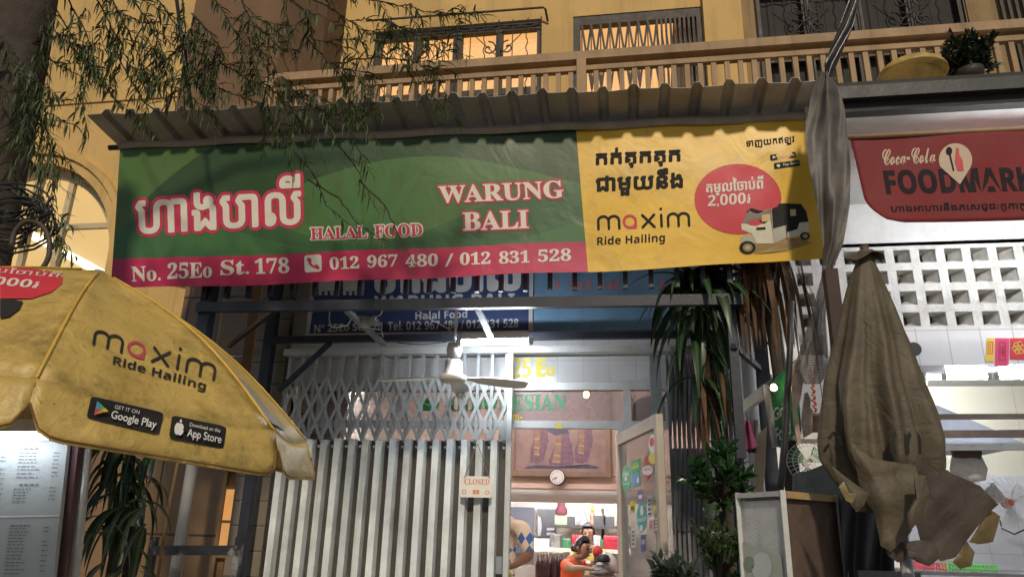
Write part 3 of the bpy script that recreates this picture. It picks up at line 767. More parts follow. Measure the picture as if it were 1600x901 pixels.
stroke(ad, [(.27, .74), (.30, .55), (.45, .37), (.62, .28), (.76, .25)], .13, Aq, .005, 1); stroke(ad, [(.25, .76), (.34, .68)], .2, Aq, .0055, 1); stroke(ad, [(.68, .33), (.77, .23)], .2, Aq, .0055, 1)
ad.build_split('address_lettering', [I_white, I_pink], ban)
# pale banana-leaf motif on the green
lf = MB()
for a, b, wd in (((560, 380), (540, 262), 26), ((566, 380), (612, 256), 22), ((572, 384), (660, 262), 20), ((555, 384), (486, 282), 24)):
    d = (b[0]-a[0], b[1]-a[1]); q = math.hypot(*d); nx, ny = -d[1]/q, d[0]/q
    L = [(a[0]+d[0]*t, a[1]+d[1]*t, wd*.5*math.sin(math.pi*min(1, t*.95+.03))**.8) for t in [i/10 for i in range(11)]]
    patch(lf, [(x+nx*h, y+ny*h) for x, y, h in L]+[(x-nx*h*.9, y-ny*h*.9) for x, y, h in L[::-1]], bsurf, .0012)
lf.build('leaf_motif', flat('motif_green', (.055, .15, .045)), ban)
yt = MB()
for s_, bl, br, tl, f_ in (('កក់តុកតុក', (932, 263), (1062, 257), (932, 233), .022), ('ជាមួយនឹង', (932, 306), (1066, 300), (932, 268), .022), ('ទាញយកឥឡូវ', (1167, 232), (1242, 225), (1166, 219), .0)):
    outlined(yt, s_, bsurf, bl, br, tl, 1.2 if f_ else .2, .004); yt.cut()
logo(yt, bsurf, (933, 359), (1078, 353), (932, 337.5), .003, 0, 1); yt.cut()
text(yt, bold('Ride Hailing', 'sans'), bsurf, (933, 387), (1039, 381), (933, 370), .003); yt.cut()
patch(yt, ell(1153, 311, 68, 55, 40), bsurf, .0025, 1)
outlined(yt, 'តម្លៃចាប់ពី', bsurf, (1104, 307), (1192, 300), (1104, 281), .6, .0045, 0, 2)
text(yt, bold('2,000៛', 'sans'), bsurf, (1106, 325), (1173, 320), (1106, 305), .0045, .0, 2); yt.cut()
for (x, y) in ((1204, 245), (1210, 258)):
    A = affine(bsurf, (x, y+6), (x+40, y+1), (x-1, y-3)); patch(yt, rrect(0, 0, 1, 1, .1), A, .003, 0)
    text(yt, 'Google Play' if y < 250 else 'App Store', A, (.34, .2), (.95, .2), (.34, .85), .0045, 0, 2)
    patch(yt, [(.1, .25), (.1, .8), (.24, .5)] if y < 250 else ell(.17, .48, .07, .27, 10), A, .0045, 2); yt.cut()
yt.build_split('ride_hailing_lettering', [I_blk, I_red, I_white], ban)
# the printed three-wheeler
tk = MB()
Z = lambda l: [(880+x/3.605, 180+y/3.605) for x, y in l]
patch(tk, Z([(1010, 740), (1140, 700), (1330, 690), (1400, 720), (1260, 765), (1080, 780)]), bsurf, .0028, 5, rings=6)
patch(tk, Z([(1030, 545), (1055, 525), (1240, 495), (1340, 500), (1368, 540), (1385, 610), (1330, 640), (1250, 660), (1180, 650), (1110, 600)]), bsurf, .0032, 0, rings=6)
patch(tk, Z([(1045, 540), (1165, 527), (1176, 585), (1020, 612), (1010, 600)]), bsurf, .0038, 2, rings=6)
patch(tk, Z([(1002, 612), (1170, 590), (1185, 722), (1090, 722), (1060, 665), (1006, 645)]), bsurf, .0042, 1, rings=6)
patch(tk, Z([(1180, 640), (1258, 618), (1262, 690), (1188, 722)]), bsurf, .0042, 3, rings=6)
patch(tk, Z([(1262, 660), (1320, 640), (1330, 605), (1384, 600), (1386, 655), (1330, 680), (1262, 692)]), bsurf, .0044, 1, rings=6)
patch(tk, Z([(1120, 560), (1165, 556), (1168, 596), (1118, 600)]), bsurf, .0046, 4, rings=6)
patch(tk, Z([(1278, 530), (1310, 530), (1312, 565), (1280, 568)]), bsurf, .0046, 4, rings=6)
patch(tk, Z([(1088, 632), (1140, 630), (1140, 644), (1088, 648)]), bsurf, .005, 0, rings=6)
patch(tk, Z([(1000, 690), (1030, 668), (1080, 690), (1086, 720), (1000, 730)]), bsurf, .0048, 3, rings=6)
for x, y, r in ((1038, 745, 46), (1362, 680, 28)):
    patch(tk, Z(ell(x, y, r, r*.8)), bsurf, .0052, 0); patch(tk, Z(ell(x+2, y, r*.6, r*.5)), bsurf, .0058, 5); patch(tk, Z(ell(x+2, y, r*.28, r*.24)), bsurf, .0062, 3)
stroke(tk, Z([(1172, 527), (1186, 720)]), 1.1, bsurf, .0056, 3); stroke(tk, Z([(1240, 497), (1262, 690)]), 1.1, bsurf, .0056, 0)
tk.build('three_wheeler_picture', [I_blk, flat('print_offwhite', (.62, .58, .45)), flat('print_grey', (.22, .17, .14)), flat('print_lightgrey', (.40, .38, .32)), flat('print_sand', (.60, .45, .20)), flat('print_shade', (.28, .18, .05))], ban)

# ------------------------------------------------------------------ steel frame behind the banner
sf = thing('steel_scaffold', 'dark steel frame of posts, beams and braces carrying the banner in front of the restaurant', 'scaffold', (-1.2, 5, 3))
def part_bar(name, a, b, w_, h_=None): return MB().bar(a, b, w_, h_).build(name, M_steel, sf)
YS = 4.83
part_bar('beam', P(309, 480.5, YS), P(1160, 468, YS), .05, .075)
zb_ = P(700, 460, YS).z
x = P(322, 455, YS).x
while x < .8:
    MB().box(x-.016, x+.016, YS-.02, YS+.02, zb_+.012, awz(x, YS)-.06).build('upright', M_steel, sf); x += .1755
a = P(324, 500, 4.9); part_bar('post', (a.x, 4.88, 2.3), (a.x, 4.88, 4.5), .09)
a = P(413, 600, 5.85); part_bar('post', (a.x, 5.85, .12), (a.x, 5.85, 4.4), .085)
part_bar('beam', P(420, 531, 5.6), P(1135, 521.5, 5.6), .05, .055)
part_bar('brace', P(437, 478, 4.9), P(358, 540, 5.9), .035)
part_bar('brace', P(516, 535, 5.6), P(436, 610, 5.82), .035)
part_bar('brace', P(1146, 540, 4.9), P(1203, 590, 5.7), .035)
a = P(1190, 560, 5.5); part_bar('post', (a.x, 5.5, .12), (a.x, 5.5, 4.4), .085)
a = P(1147, 560, 4.95); part_bar('post', (a.x, 4.95, 2.1), (a.x, 4.95, 4.4), .06)
M_worn = mat('worn_black_paint', (.02, .022, .028), .5, var=.3, scale=12, dirt=.9, dirtcol=(.5, .5, .5))
MB().bar(P(240, 859, 5.5), P(374, 859, 5.5), .06, .07).build('low_rail', M_worn, sf)
a = P(372, 862, 5.5); MB().bar((a.x, 5.5, .12), (a.x, 5.5, 1.52), .05).build('low_post', M_worn, sf)
a = P(238, 862, 5.5); MB().bar((a.x, 5.5, .12), (a.x, 5.5, 1.5), .05).build('low_post', M_worn, sf)
# long struts to the lamp
MB().bar(P(745, 478, 4.85), P(768, 528, 5.25), .045, .02).build('lamp_strut', M_gated, sf)
MB().bar(P(541, 484, 4.85), P(600, 538, 5.4), .045, .03).build('loose_strut', M_gated, sf)

# ------------------------------------------------------------------ old signboards on the wall
def board(name, label, quad, Y, th, m, frame=None):
    t = thing(name, label, 'sign', tuple(P(*quad[0], Y)))
    x0, x1 = P(*quad[3], Y).x, P(*quad[2], Y).x; z0, z1 = P((quad[2][0]+quad[3][0])/2, (quad[2][1]+quad[3][1])/2, Y).z, P((quad[0][0]+quad[1][0])/2, (quad[0][1]+quad[1][1])/2, Y).z
    MB().box(x0, x1, Y, Y+th, z0, z1).build('panel', m, t)
    if frame:
        f = MB(); q = .035
        for a in ((x0-q, x0, z0-q, z1+q), (x1, x1+q, z0-q, z1+q), (x0, x1, z0-q, z0), (x0, x1, z1, z1+q)): f.box(a[0], a[1], Y-.015, Y+th, a[2], a[3])
        f.build('frame', frame, t)
    return t
YG = 6.0
sb = board('old_signboard', 'old dark blue signboard with white lettering behind the steel beam above the fan', [(487, 405), (822, 400), (826, 517), (484, 521)], YG, .03, mat('navy_board', (.035, .06, .15), .45, var=.15, dirt=.25), M_alu)
S = ysurf(YG); L_ = MB()
text(L_, bold('Halal Food', 'sans'), S, (649, 499), (730, 496), (649, 487), .004, .01); L_.cut()
text(L_, bold('Nº 25Eo St. 178', 'sans'), S, (491, 519), (598, 515), (491, 507), .004, .01); L_.cut()
text(L_, bold('Tel: 012 967 480 / 012 831 528', 'sans'), S, (606, 516), (810, 511), (606, 502), .004, .006); L_.cut()
text(L_, bold('WARUNG BALI', 'sans'), S, (585, 483), (804, 479), (585, 462), .004, .01); L_.cut()
outlined(L_, 'ហាងបាលី', S, (584, 456), (812, 451), (584, 402), 3.5, .004); L_.cut()
for x in (498, 536):
    patch(L_, [(x, 455), (x+33, 454), (x+33, 425), (x, 426)], S, .004)
    for i in range(4): patch(L_, [(x+i*9, 461), (x+i*9+5, 461), (x+i*9+5, 455), (x+i*9, 455)], S, .004)
    L_.cut()
L_.build_split('lettering', flat('sign_white', (.62, .62, .62)), sb)
sb2 = board('light_blue_signboard', 'pale blue signboard with faded red lettering to the right of the navy one', [(832, 400), (1062, 396), (1062, 514), (834, 516)], YG+.005, .025, mat('sky_blue_board', (.16, .30, .46), .5, var=.25, scale=3, dirt=.35), None)
L_ = MB()
for i, x in enumerate((866, 890, 902, 915, 938, 950, 960, 1030, 1046, 1062)): patch(L_, [(x, 452), (x+8, 452), (x+8, 436+(i % 3)*3), (x, 438)], ysurf(YG+.005), .004); L_.cut()
L_.build_split('faded_lettering', flat('faded_red', (.45, .22, .24)), sb2)

# ------------------------------------------------------------------ fan, lamp, wires
tube_light('shopfront_tube_light', 'bright white fluorescent tube hanging under the banner frame beside the ceiling fan', P(722, 535, 5.25), P(826, 533, 5.25), M_tube, .021)
fc = P(708, 587, 5.3)
fan = thing('hanging_fan', 'white three-bladed fan hanging just left of the bright fluorescent tube', 'fan', tuple(fc))
M_fan = mat('fan_white', (.66, .64, .60), .35, var=.08, dirt=.25)
MB().lathe([(.02, .26), (.05, .25), (.062, .20), (.05, .15), (.025, .135)], fc, 20).build('canopy', M_fan, fan, smooth=True)
MB().lathe([(.05, .12), (.066, .11), (.07, .02), (.10, .0), (.105, -.02), (.09, -.045), (.04, -.055)], fc, 24).build('motor', M_fan, fan, smooth=True)
MB().tube([fc+Vector((0, 0, .1)), fc+Vector((0, 0, .55))], .012, 8).build('rod', M_fan, fan)
for k, a in enumerate((176, 28, 95)):
    ca, sa = math.cos(R(a)), math.sin(R(a)); d = Vector((ca, sa, 0)); n_ = Vector((-sa, ca, 0)); b_ = MB()
    z0 = -.01
    prf = [(.08, .02), (.16, .025), (.22, .05), (.40, .062), (.55, .058), (.60, .04)]
    up_ = [fc+d*r_+n_*w_+Vector((0, 0, z0-.02*w_/.06-.02*r_)) for r_, w_ in prf]; dn_ = [fc+d*r_-n_*w_+Vector((0, 0, z0+.02*w_/.06-.02*r_)) for r_, w_ in prf]
    b_.add(up_+dn_, [(i, i+1, 7+i, 6+i) for i in range(5)]); b_.build('blade', M_fan, fan, solid=.006)
def cable(name, label, pts, r, m, cat='cable'): return tag(MB().tube(pts, r, 5).build(name, m, None, smooth=True), label, cat)
M_wire = mat('white_cable', (.6, .6, .58), .5, dirt=.2)
cable('hanging_cable', 'white cable looping down from the beam over the navy signboard', [P(x, y, 5.0) for x, y in ((516, 483), (514, 497), (516, 508), (522, 512), (534, 509), (543, 508), (548, 500), (547, 488), (542, 483))], .005, M_wire)
rnd = random.Random(11)
pts = [P(575+rnd.uniform(-17, 18), 500+rnd.uniform(-9, 9)+.2*i*.4, 5.05+rnd.uniform(-.04, .04)) for i in range(46)]
pts = [P(628, 465, 5.0), P(612, 466, 5.0), P(604, 474, 5.02), P(594, 492, 5.03)]+pts+[P(596, 515, 5.05), P(598, 526, 5.05)]
cable('cable_bundle', 'tangled bundle of white cable tied to the loose strut left of the fan', pts, .0045, M_wire)
cable('lamp_cable', 'thin dark wire sagging along the lintel towards the fan', [P(x, y, 5.7) for x, y in ((622, 535), (640, 537), (660, 538), (680, 536), (698, 534))], .004, M_black)
cable('fan_cable', 'thin grey wire running diagonally down to the fan', [P(650, 482, 5.0), P(672, 498, 5.1), P(700, 513, 5.25), P(706, 520, 5.28)], .004, M_wire)

# ------------------------------------------------------------------ folding gates
YGt = 5.9
gt = thing('folding_gate', 'pale folding gate with scissor lattice above pleated sheets, closed across the shopfront', 'gate', (-1.9, YGt, .12))
gx0, gx1 = P(413, 900, YGt).x, P(786, 800, YGt).x
gzt, gzm, gzl = P(640, 551, YGt).z, P(640, 687, YGt).z, P(640, 588, YGt).z
pit = .1228; n = int(round((gx1-gx0)/pit)); pit = (gx1-gx0)/n
MB().box(gx0-.05, P(1046, 550, YGt).x, YGt-.05, YGt+.05, gzt-.02, gzt+.035).build('top_track', M_alu, gt)
fs, bs, la, up_ = MB(), MB(), MB(), MB()
for i in range(n):
    x = gx0+i*pit; jig = rnd.uniform(-.010, .010)
    zt_ = gzm+rnd.uniform(-.008, .008)
    fs.add([(x+a, y, z) for z in (.14, zt_) for a, y in ((.002, YGt+.035), (.008, YGt-.03+jig), (.062+jig*.8, YGt-.034-jig), (.068, YGt+.035))], [(0, 1, 5, 4), (1, 2, 6, 5), (2, 3, 7, 6)])
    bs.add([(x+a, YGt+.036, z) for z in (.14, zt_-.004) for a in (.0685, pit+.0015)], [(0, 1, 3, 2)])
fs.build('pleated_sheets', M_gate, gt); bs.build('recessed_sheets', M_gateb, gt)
for i in range(n+1):
    x = gx0+i*pit
    up_.box(x-.013, x+.013, YGt-.012, YGt+.012, gzm-.02, gzt-.021)
    up_.tube([(x, YGt-.045, gzm-.06), (x, YGt-.03, gzm-.06)], .012, 8)
up_.build('uprights', M_gated if 0 else mat('gate_upright', (.36, .38, .39), .4, .2, var=.2, dirt=.4), gt)
for i in range(n):
    x = gx0+i*pit; zm_ = (gzl+gzm)/2; h = (gzl-gzm)/2
    la.bar((x, YGt-.02, zm_), (x+pit, YGt-.02, zm_+h), .008, .026, up=(0, 0, 1)); la.bar((x, YGt-.022, zm_), (x+pit, YGt-.022, zm_-h), .008, .026)
    la.bar((x, YGt-.026, zm_+h), (x+pit, YGt-.026, zm_), .008, .026); la.bar((x, YGt-.028, zm_-h), (x+pit, YGt-.028, zm_), .008, .026)
la.build('scissor_lattice', mat('gate_lattice', (.40, .42, .42), .4, .15, var=.15, dirt=.4), gt)
MB().box(gx1+.015, gx1+.055, YGt-.03, YGt+.03, .13, gzt-.021).build('meeting_stile', M_alu, gt)
MB().box(gx1-.035, gx1+.012, YGt-.06, YGt-.036, P(775, 895, YGt).z, P(775, 868, YGt).z).build('handle', M_gated, gt)
# right stack
gr = thing('folding_gate', 'dark folding gate bunched up in a narrow stack right of the open glass door', 'gate', (.6, YGt, .12))
x0, x1 = P(1048, 700, YGt).x, P(1158, 700, YGt).x
u2, l2, s2 = MB(), MB(), MB(); n2 = 15
zt2, zm2 = P(1090, 555, YGt).z, P(1090, 700, YGt).z
for i in range(n2+1):
    x = x0+(x1-x0)*i/n2; u2.box(x-.011, x+.011, YGt-.012-(i % 2)*.02, YGt+.012, .13, zt2)
    if i < n2:
        xn = x0+(x1-x0)*(i+1)/n2
        for zz in (zt2-.05, zt2-.75): l2.bar((x, YGt-.04, zz), (xn, YGt-.04, zz-.6), .006, .02); l2.bar((xn, YGt-.048, zz), (x, YGt-.048, zz-.6), .006, .02)
        s2.add([(x+.012, YGt+.03, .14), (xn-.012, YGt-.02, .14), (xn-.012, YGt-.02, zm2), (x+.012, YGt+.03, zm2)], [(0, 1, 2, 3)])
M_gdk = mat('gate_dark', (.10, .105, .115), .4, .3, var=.3, dirt=.4)
u2.build('uprights', mat('gate_right_upright', (.20, .21, .22), .4, .3, var=.3, dirt=.4), gr); l2.build('scissor_lattice', M_gdk, gr); s2.build('pleated_sheets', mat('gate_right_sheet', (.06, .062, .068), .5, .2), gr)
MB().box(x0-.14, x0-.05, YGt-.03, YGt+.03, .13, zt2).build('stile', M_gated, gr)
# CLOSED sign
cs = thing('closed_sign', 'small white CLOSED sign hung by cords on the pale folding gate', 'sign', tuple(P(743, 758, 5.8)))
S = ysurf(5.8)
A = affine(S, (719, 776), (768, 777), (720, 743))
pl = MB(); o_ = [A(a, b) for a, b in rrect(0, 0, 1, 1, .06)]; pl.slab(o_, (0, .008, 0)); pl.build('plate', mat('sign_plate', (.70, .66, .58), .4, var=.05, dirt=.1), cs)
tx = MB(); text(tx, bold('CLOSED'), A, (.12, .62), (.92, .62), (.12, .88), .002, .0)
for x in (.12, .86): tx.cut(); stroke(tx, ell(x, .25, .06, .09, 14), .025, A, .002, 0, True)
tx.cut()
for x, y in ((.40, .16), (.51, .16)): patch(tx, [(x, y), (x+.09, y), (x+.09, y+.2), (x, y+.2)], A, .002)
tx.build_split('lettering', flat('orange_ink', (.62, .20, .10)), cs)
cr = MB(); cr.tube([A(.12, .92, .004), A(.5, 2.55, -.01)], .0035, 5); cr.tube([A(.5, 2.55, -.01), A(.92, .92, .004)], .0035, 5); cr.build('cord', M_brown, cs)

# ------------------------------------------------------------------ open glass door with stickers
pL = P(966, 680, YF-.05); zD = pL.z
dR = ray(1030, 646); YR = None
t_ = (zD-CAM.z)/dR.z; pR = CAM+dR*t_
S_d = plane3(pL, pR, Vector((pL.x, pL.y, 0)))
ax_ = (pR-pL); W_ = ax_.length; ax_.normalize()
dr = thing('glass_door', 'open aluminium glass door covered in coloured payment stickers', 'door', (pL.x, pL.y, .13))
def dp(u, z): q = pL+ax_*u; return Vector((q.x, q.y, z))
fr = MB()
nrm = ax_.cross(Vector((0, 0, 1)))
for a, b, w_ in (((.035, .14), (.035, zD), .07), ((W_-.035, .14), (W_-.035, zD), .07)): fr.bar(dp(*a), dp(*b), .045, w_, up=ax_)
for z in (.2, zD-.04): fr.bar(dp(.0705, z), dp(W_-.0705, z), .045, .085)
fr.build('door_frame', mat('door_alu', (.48, .42, .35), .4, .2, var=.15, dirt=.4), dr)
g_ = MB().slab([dp(.06, .24), dp(W_-.06, .24), dp(W_-.06, zD-.08), dp(.06, zD-.08)], nrm*.006).build('glass', M_dglass, dr)
MB().bar(dp(W_-.16, 1.0)-nrm*.03, dp(W_-.16, 1.75)-nrm*.03, .03).build('door_handle', M_brown, dr)
K_ = {'green': (.03, .42, .20), 'teal': (.02, .36, .36), 'red': (.62, .05, .06), 'white': (.75, .75, .74), 'yellow': (.75, .62, .05), 'navy': (.03, .06, .25), 'lime': (.25, .55, .06), 'purple': (.22, .12, .32), 'black': (.03, .03, .03), 'blue': (.10, .30, .55)}
def ink(c): return flat('sticker_'+c, K_[c], .35, dirt=0)
ZS = lambda x, y: (950+x/3.3236, 630+y/3.3236)
def sticker(label, cols, fn):
    mb = MB(); fn(mb); o = mb.build('sticker', [ink(c) for c in cols], dr); o['label'] = label; return o
def oval(x, y, rx, ry): return [(a, b) for a, b in ell(*ZS(x, y), rx/3.32, ry/3.32, 24)]
def rect(x0, y0, x1, y1, sk=0): return [ZS(x0, y1), ZS(x1, y1+sk), ZS(x1, y0+sk), ZS(x0, y0)]
def s1(mb):
    patch(mb, oval(98, 390, 22, 70), S_d, .006); text(mb, 'Grab', S_d, ZS(84, 378), ZS(112, 374), ZS(84, 352), .008, .02, 1); patch(mb, oval(98, 390, 7, 12), S_d, .008, 1); text(mb, 'Rewards', S_d, ZS(82, 424), ZS(114, 420), ZS(82, 410), .008, .01, 1)
sticker('green oval sticker with white lettering', ['green', 'white'], s1)
def s2_(mb):
    patch(mb, rect(124, 300, 174, 440, -14), S_d, .006); patch(mb, rect(128, 372, 170, 432, -12), S_d, .008, 1); patch(mb, rect(134, 312, 165, 345, -8), S_d, .008, 3)
    text(mb, 'Payment', S_d, ZS(130, 340), ZS(168, 330), ZS(130, 328), .009, .01, 2); patch(mb, rect(156, 385, 168, 412, -3), S_d, .009, 2)
sticker('tall green and blue sticker with rounded corners', ['green', 'blue', 'white', 'lime'], s2_)
def s3(mb):
    patch(mb, oval(237, 235, 26, 85), S_d, .006, 1); patch(mb, oval(237, 210, 20, 52), S_d, .008); patch(mb, oval(237, 285, 21, 30), S_d, .008, 2); patch(mb, oval(234, 200, 12, 24), S_d, .009, 3)
sticker('green and yellow oval food sticker at the top of the glass', ['white', 'green', 'yellow', 'red'], s3)
def s4(mb):
    patch(mb, [ZS(192, 300), ZS(200, 270), ZS(214, 268), ZS(226, 310), ZS(232, 380), ZS(210, 400), ZS(192, 370)], S_d, .006); patch(mb, oval(211, 346, 27, 26), S_d, .008, 1); text(mb, 'QR Pay', S_d, ZS(194, 352), ZS(232, 346), ZS(194, 338), .0095, .01, 0)
sticker('red pin-shaped sticker with a white disc', ['red', 'white'], s4)
def s5(mb):
    patch(mb, oval(181, 590, 27, 78), S_d, .006); text(mb, 'nham24', S_d, ZS(158, 616), ZS(205, 606), ZS(158, 592), .008, .02, 1); patch(mb, oval(181, 560, 9, 22), S_d, .008, 1); patch(mb, [ZS(172, 532), ZS(190, 530), ZS(181, 548)], S_d, .008, 1); patch(mb, rect(170, 632, 186, 662, -2), S_d, .008, 1)
sticker('large teal oval sticker with a white fork symbol', ['teal', 'white'], s5)
def s6(mb):
    patch(mb, rect(174, 684, 202, 770, -5), S_d, .006); text(mb, bold('ABA', 'sans'), S_d, ZS(177, 732), ZS(200, 728), ZS(177, 708), .008, .01, 1)
sticker('small navy sticker with white letters', ['navy', 'white'], s6)
for lab, cols, rc in (('narrow white barcode strip', ['white', 'black'], (126, 645, 148, 750)), ('white and black card near the middle of the glass', ['white', 'black'], (208, 480, 234, 596)), ('red and white square sticker by the right stile', ['red', 'white'], (244, 580, 270, 672)),
                      ('lime green bottle sticker', ['lime', 'yellow'], (240, 492, 266, 572)), ('purple square sticker', ['purple', 'white'], (158, 450, 188, 506)), ('yellow and black square sticker at the left', ['yellow', 'black'], (118, 508, 146, 566)), ('small white square label under the card', ['white', 'red'], (214, 606, 242, 654))):
    def sx(mb, rc=rc, cols=cols):
        patch(mb, rect(*rc, -4), S_d, .006); x0, y0, x1, y1 = rc
        h = y1-y0; w_ = x1-x0
        if cols[0] in ('white', 'red'):
            for i in range(4): patch(mb, rect(x0+w_*.25, y0+h*(.15+.2*i), x1-w_*.25, y0+h*(.25+.2*i), -2), S_d, .008, 1)
        else: patch(mb, rect(x0+w_*.2, y0+h*.45, x1-w_*.2, y0+h*.8, -2), S_d, .008, 1)
    sticker(lab, cols, sx)

# ------------------------------------------------------------------ open yellow parasol
U_c = Vector((-2.527, 2.892, 2.174)); U_R, U_h, U_ph = 1.151, .583, 27.375
nn = Vector((math.sin(.161), math.sin(-.010), 1)).normalized()
U_a = nn.cross(Vector((0, 1, 0))).normalized(); U_b = nn.cross(U_a)
apex = U_c+nn*U_h
corner = [U_c+(U_a*math.cos(U_ph+k*math.pi/4)+U_b*math.sin(U_ph+k*math.pi/4))*U_R for k in range(8)]
def upanel(k, s, t):
    """s: 0 apex .. 1 rim .. 1.3 foot of the valance, t across the panel"""
    c0, c1 = corner[k], corner[(k+1) % 8]; rim = c0.lerp(c1, t); s1 = min(s, 1)
    rib = apex.lerp(rim, s1)+nn*(.085*math.sin(math.pi*s1**1.15))
    sag = math.sin(math.pi*t)*s1*(1-s1*.55)*.07
    p = rib-nn*sag
    if s > 1:
        d = (rim-U_c).normalized(); dr = (s-1)*.62
        p = rim+Vector((0, 0, -1))*dr+d*(dr*.38)+d*(.006*math.sin(t*9+s*30))
    return p
def parasol_mat(name, lo, hi, dirt, rough=.42, crease=.55):
    m, t, b = newmat(name)
    c = mixc(t, ramp(t, noise(t, 4, 7, .65), .3, .7), lo, hi)
    c = mixc(t, math_(t, 'MULTIPLY', ramp(t, noise(t, 3.2, 10, .78), .48, .72), dirt), c, (.05, .038, .012))
    c = mixc(t, math_(t, 'MULTIPLY', ramp(t, noise(t, 45, 3, .6), .66, .74), dirt*.7), c, (.03, .022, .01))
    t.l(c, b.inputs['Base Color']); b.inputs['Roughness'].default_value = rough
    bp = t.n('ShaderNodeBump'); bp.inputs['Strength'].default_value = crease; bp.inputs['Distance'].default_value = .02
    mu = t.n('ShaderNodeTexNoise', noise_type='RIDGED_MULTIFRACTAL'); mu.inputs['Scale'].default_value = 3.2; mu.inputs['Detail'].default_value = 5; mu.inputs['Distortion'].default_value = .5
    tc = t.n('ShaderNodeTexCoord'); t.l(tc.outputs['Object'], mu.inputs['Vector'])
    t.l(math_(t, 'ADD', noise(t, 9, 6, .6, None, .8), math_(t, 'MULTIPLY', mu.outputs[0], .35)), bp.inputs['Height']); t.l(bp.outputs[0], b.inputs['Normal'])
    tr = t.n('ShaderNodeBsdfTranslucent'); t.l(c, tr.inputs[0]); ms = t.n('ShaderNodeMixShader'); ms.inputs[0].default_value = .18
    t.l(b.outputs[0], ms.inputs[1]); t.l(tr.outputs[0], ms.inputs[2]); t.l(ms.outputs[0], m.node_tree.nodes['Material Output'].inputs[0])
    return m
M_par = parasol_mat('parasol_cloth', (.52, .36, .10), (.74, .54, .17), .8)
umb = thing('open_parasol', 'open yellow advertising parasol with black lettering at the left', 'parasol', (-2.6, 2.89, .12))
cm = MB()
for k in range(8):
    cm.grid(lambda u, v, k=k: upanel(k, v*.999+.001, u), 14, 12, uv=False)
    def val(u, v, k=k):
        e = min(u, 1-u); fl = 1.0 if e > .12 else (.45+.55*math.sqrt(max(0, 1-((.12-e)/.12)**2)))
        return upanel(k, 1+.29*v*fl, u)
    cm.grid(val, 24, 4, uv=False)
cm.build('canopy', M_par, umb, smooth=True, solid=.002)
tr_ = MB()
for k in range(8): tr_.tube([upanel(k, s/12, 0)+nn*.003 for s in range(1, 13)], .006, 6)
tr_.build('seam', mat('seam_cloth', (.62, .40, .07), .5), umb, smooth=True)
hm_ = MB()
for k in range(8):
    for vv in (.93,): hm_.tube([upanel(k, 1+.29*vv*(1 if .12 < u < .88 else .45+.55*math.sqrt(max(0, 1-((.12-min(u, 1-u))/.12)**2))), u)+(CAM-U_c).normalized()*.004 for u in [i/24 for i in range(25)]], .0035, 5)
hm_.build('hem_stitching', mat('hem_brown', (.22, .11, .03), .7), umb)
rb_ = MB()
for k in range(8): rb_.tube([apex-nn*.05, corner[k]-nn*.03], .008, 6)
rb_.build('rib', M_alu, umb)
pole_b = Vector((U_c.x-.1, U_c.y, .12))
MB().tube([apex, U_c-nn*.2, pole_b], .022, 12).build('pole', M_alu, umb, smooth=True)
def usurf(k):
    st = [.6, .5]
    def f(px, py, off=0):
        s, t = st
        for _ in range(12):
            p = proj(upanel(k, s, t)); e = (px-p[0], py-p[1])
            if abs(e[0])+abs(e[1]) < .02: break
            h = 1e-3; a = proj(upanel(k, s+h, t)); b = proj(upanel(k, s, t+h))
            a = ((a[0]-p[0])/h, (a[1]-p[1])/h); b = ((b[0]-p[0])/h, (b[1]-p[1])/h); det = a[0]*b[1]-a[1]*b[0]
            if abs(det) < 1e-6: break
            s += max(-.15, min(.15, (e[0]*b[1]-e[1]*b[0])/det)); t += max(-.15, min(.15, (a[0]*e[1]-a[1]*e[0])/det))
            s = max(.02, min(1.29, s)); t = max(-.1, min(1.1, t))
        st[0], st[1] = max(.1, min(1.2, s)), max(.02, min(.98, t))
        q = upanel(k, s, t); return q+(CAM-q).normalized()*off
    return f
S0 = usurf(0); lt = MB()
logo(lt, S0, (143, 537), (335, 594), (147, 513), .010, 0, 1, .036); lt.cut()
text(lt, bold('Ride Hailing', 'sans'), S0, (175, 572), (320, 613), (178, 555), .010)
lt.build_split('lettering', [flat('worn_black', (.022, .02, .018), dirt=.8, dirtcol=(.16, .11, .04), scale=14), flat('wordmark_red', (.46, .07, .09), dirt=.5, scale=14)], umb)
bd = MB()
for bl, br, tl, nm, sm in (((135, 652), (248, 678), (143, 618), 'Google Play', 'GET IT ON'), ((264, 683), (349, 701), (269, 648), 'App Store', 'Download on the')):
    A = affine(S0, bl, br, tl); patch(bd, rrect(0, 0, 1, 1, .1), A, .008, 0, rings=8)
    text(bd, nm, A, (.32, .12), (.94, .12), (.32, .58), .022, .012, 1); text(bd, sm, A, (.34, .68), (.68 if nm[0] == 'G' else .9, .68), (.34, .85), .022, .0, 1)
    if nm[0] == 'G':
        patch(bd, [(.09, .2), (.09, .5), (.17, .5)], A, .020, 2); patch(bd, [(.09, .5), (.09, .84), (.17, .5)], A, .020, 3)
        patch(bd, [(.09, .2), (.17, .5), (.22, .42)], A, .021, 4); patch(bd, [(.09, .84), (.17, .5), (.22, .6)], A, .021, 5); patch(bd, [(.17, .5), (.22, .42), (.27, .5), (.22, .6)], A, .0225, 6)
    else:
        patch(bd, ell(.13, .46, .055, .27, 18), A, .020, 1); patch(bd, ell(.185, .46, .06, .27, 18), A, .0203, 1); patch(bd, ell(.17, .82, .02, .08, 10), A, .0206, 1); patch(bd, ell(.26, .5, .028, .12, 12), A, .022, 0)
    bd.cut()
bd.build_split('store_badges', [I_blk, flat('badge_white', (.72, .72, .70)), flat('play_red', (.6, .08, .06)), flat('play_blue', (.10, .30, .62)), flat('play_orange', (.7, .3, .05)), flat('play_green', (.06, .45, .2)), flat('play_yellow', (.75, .6, .06))], umb)
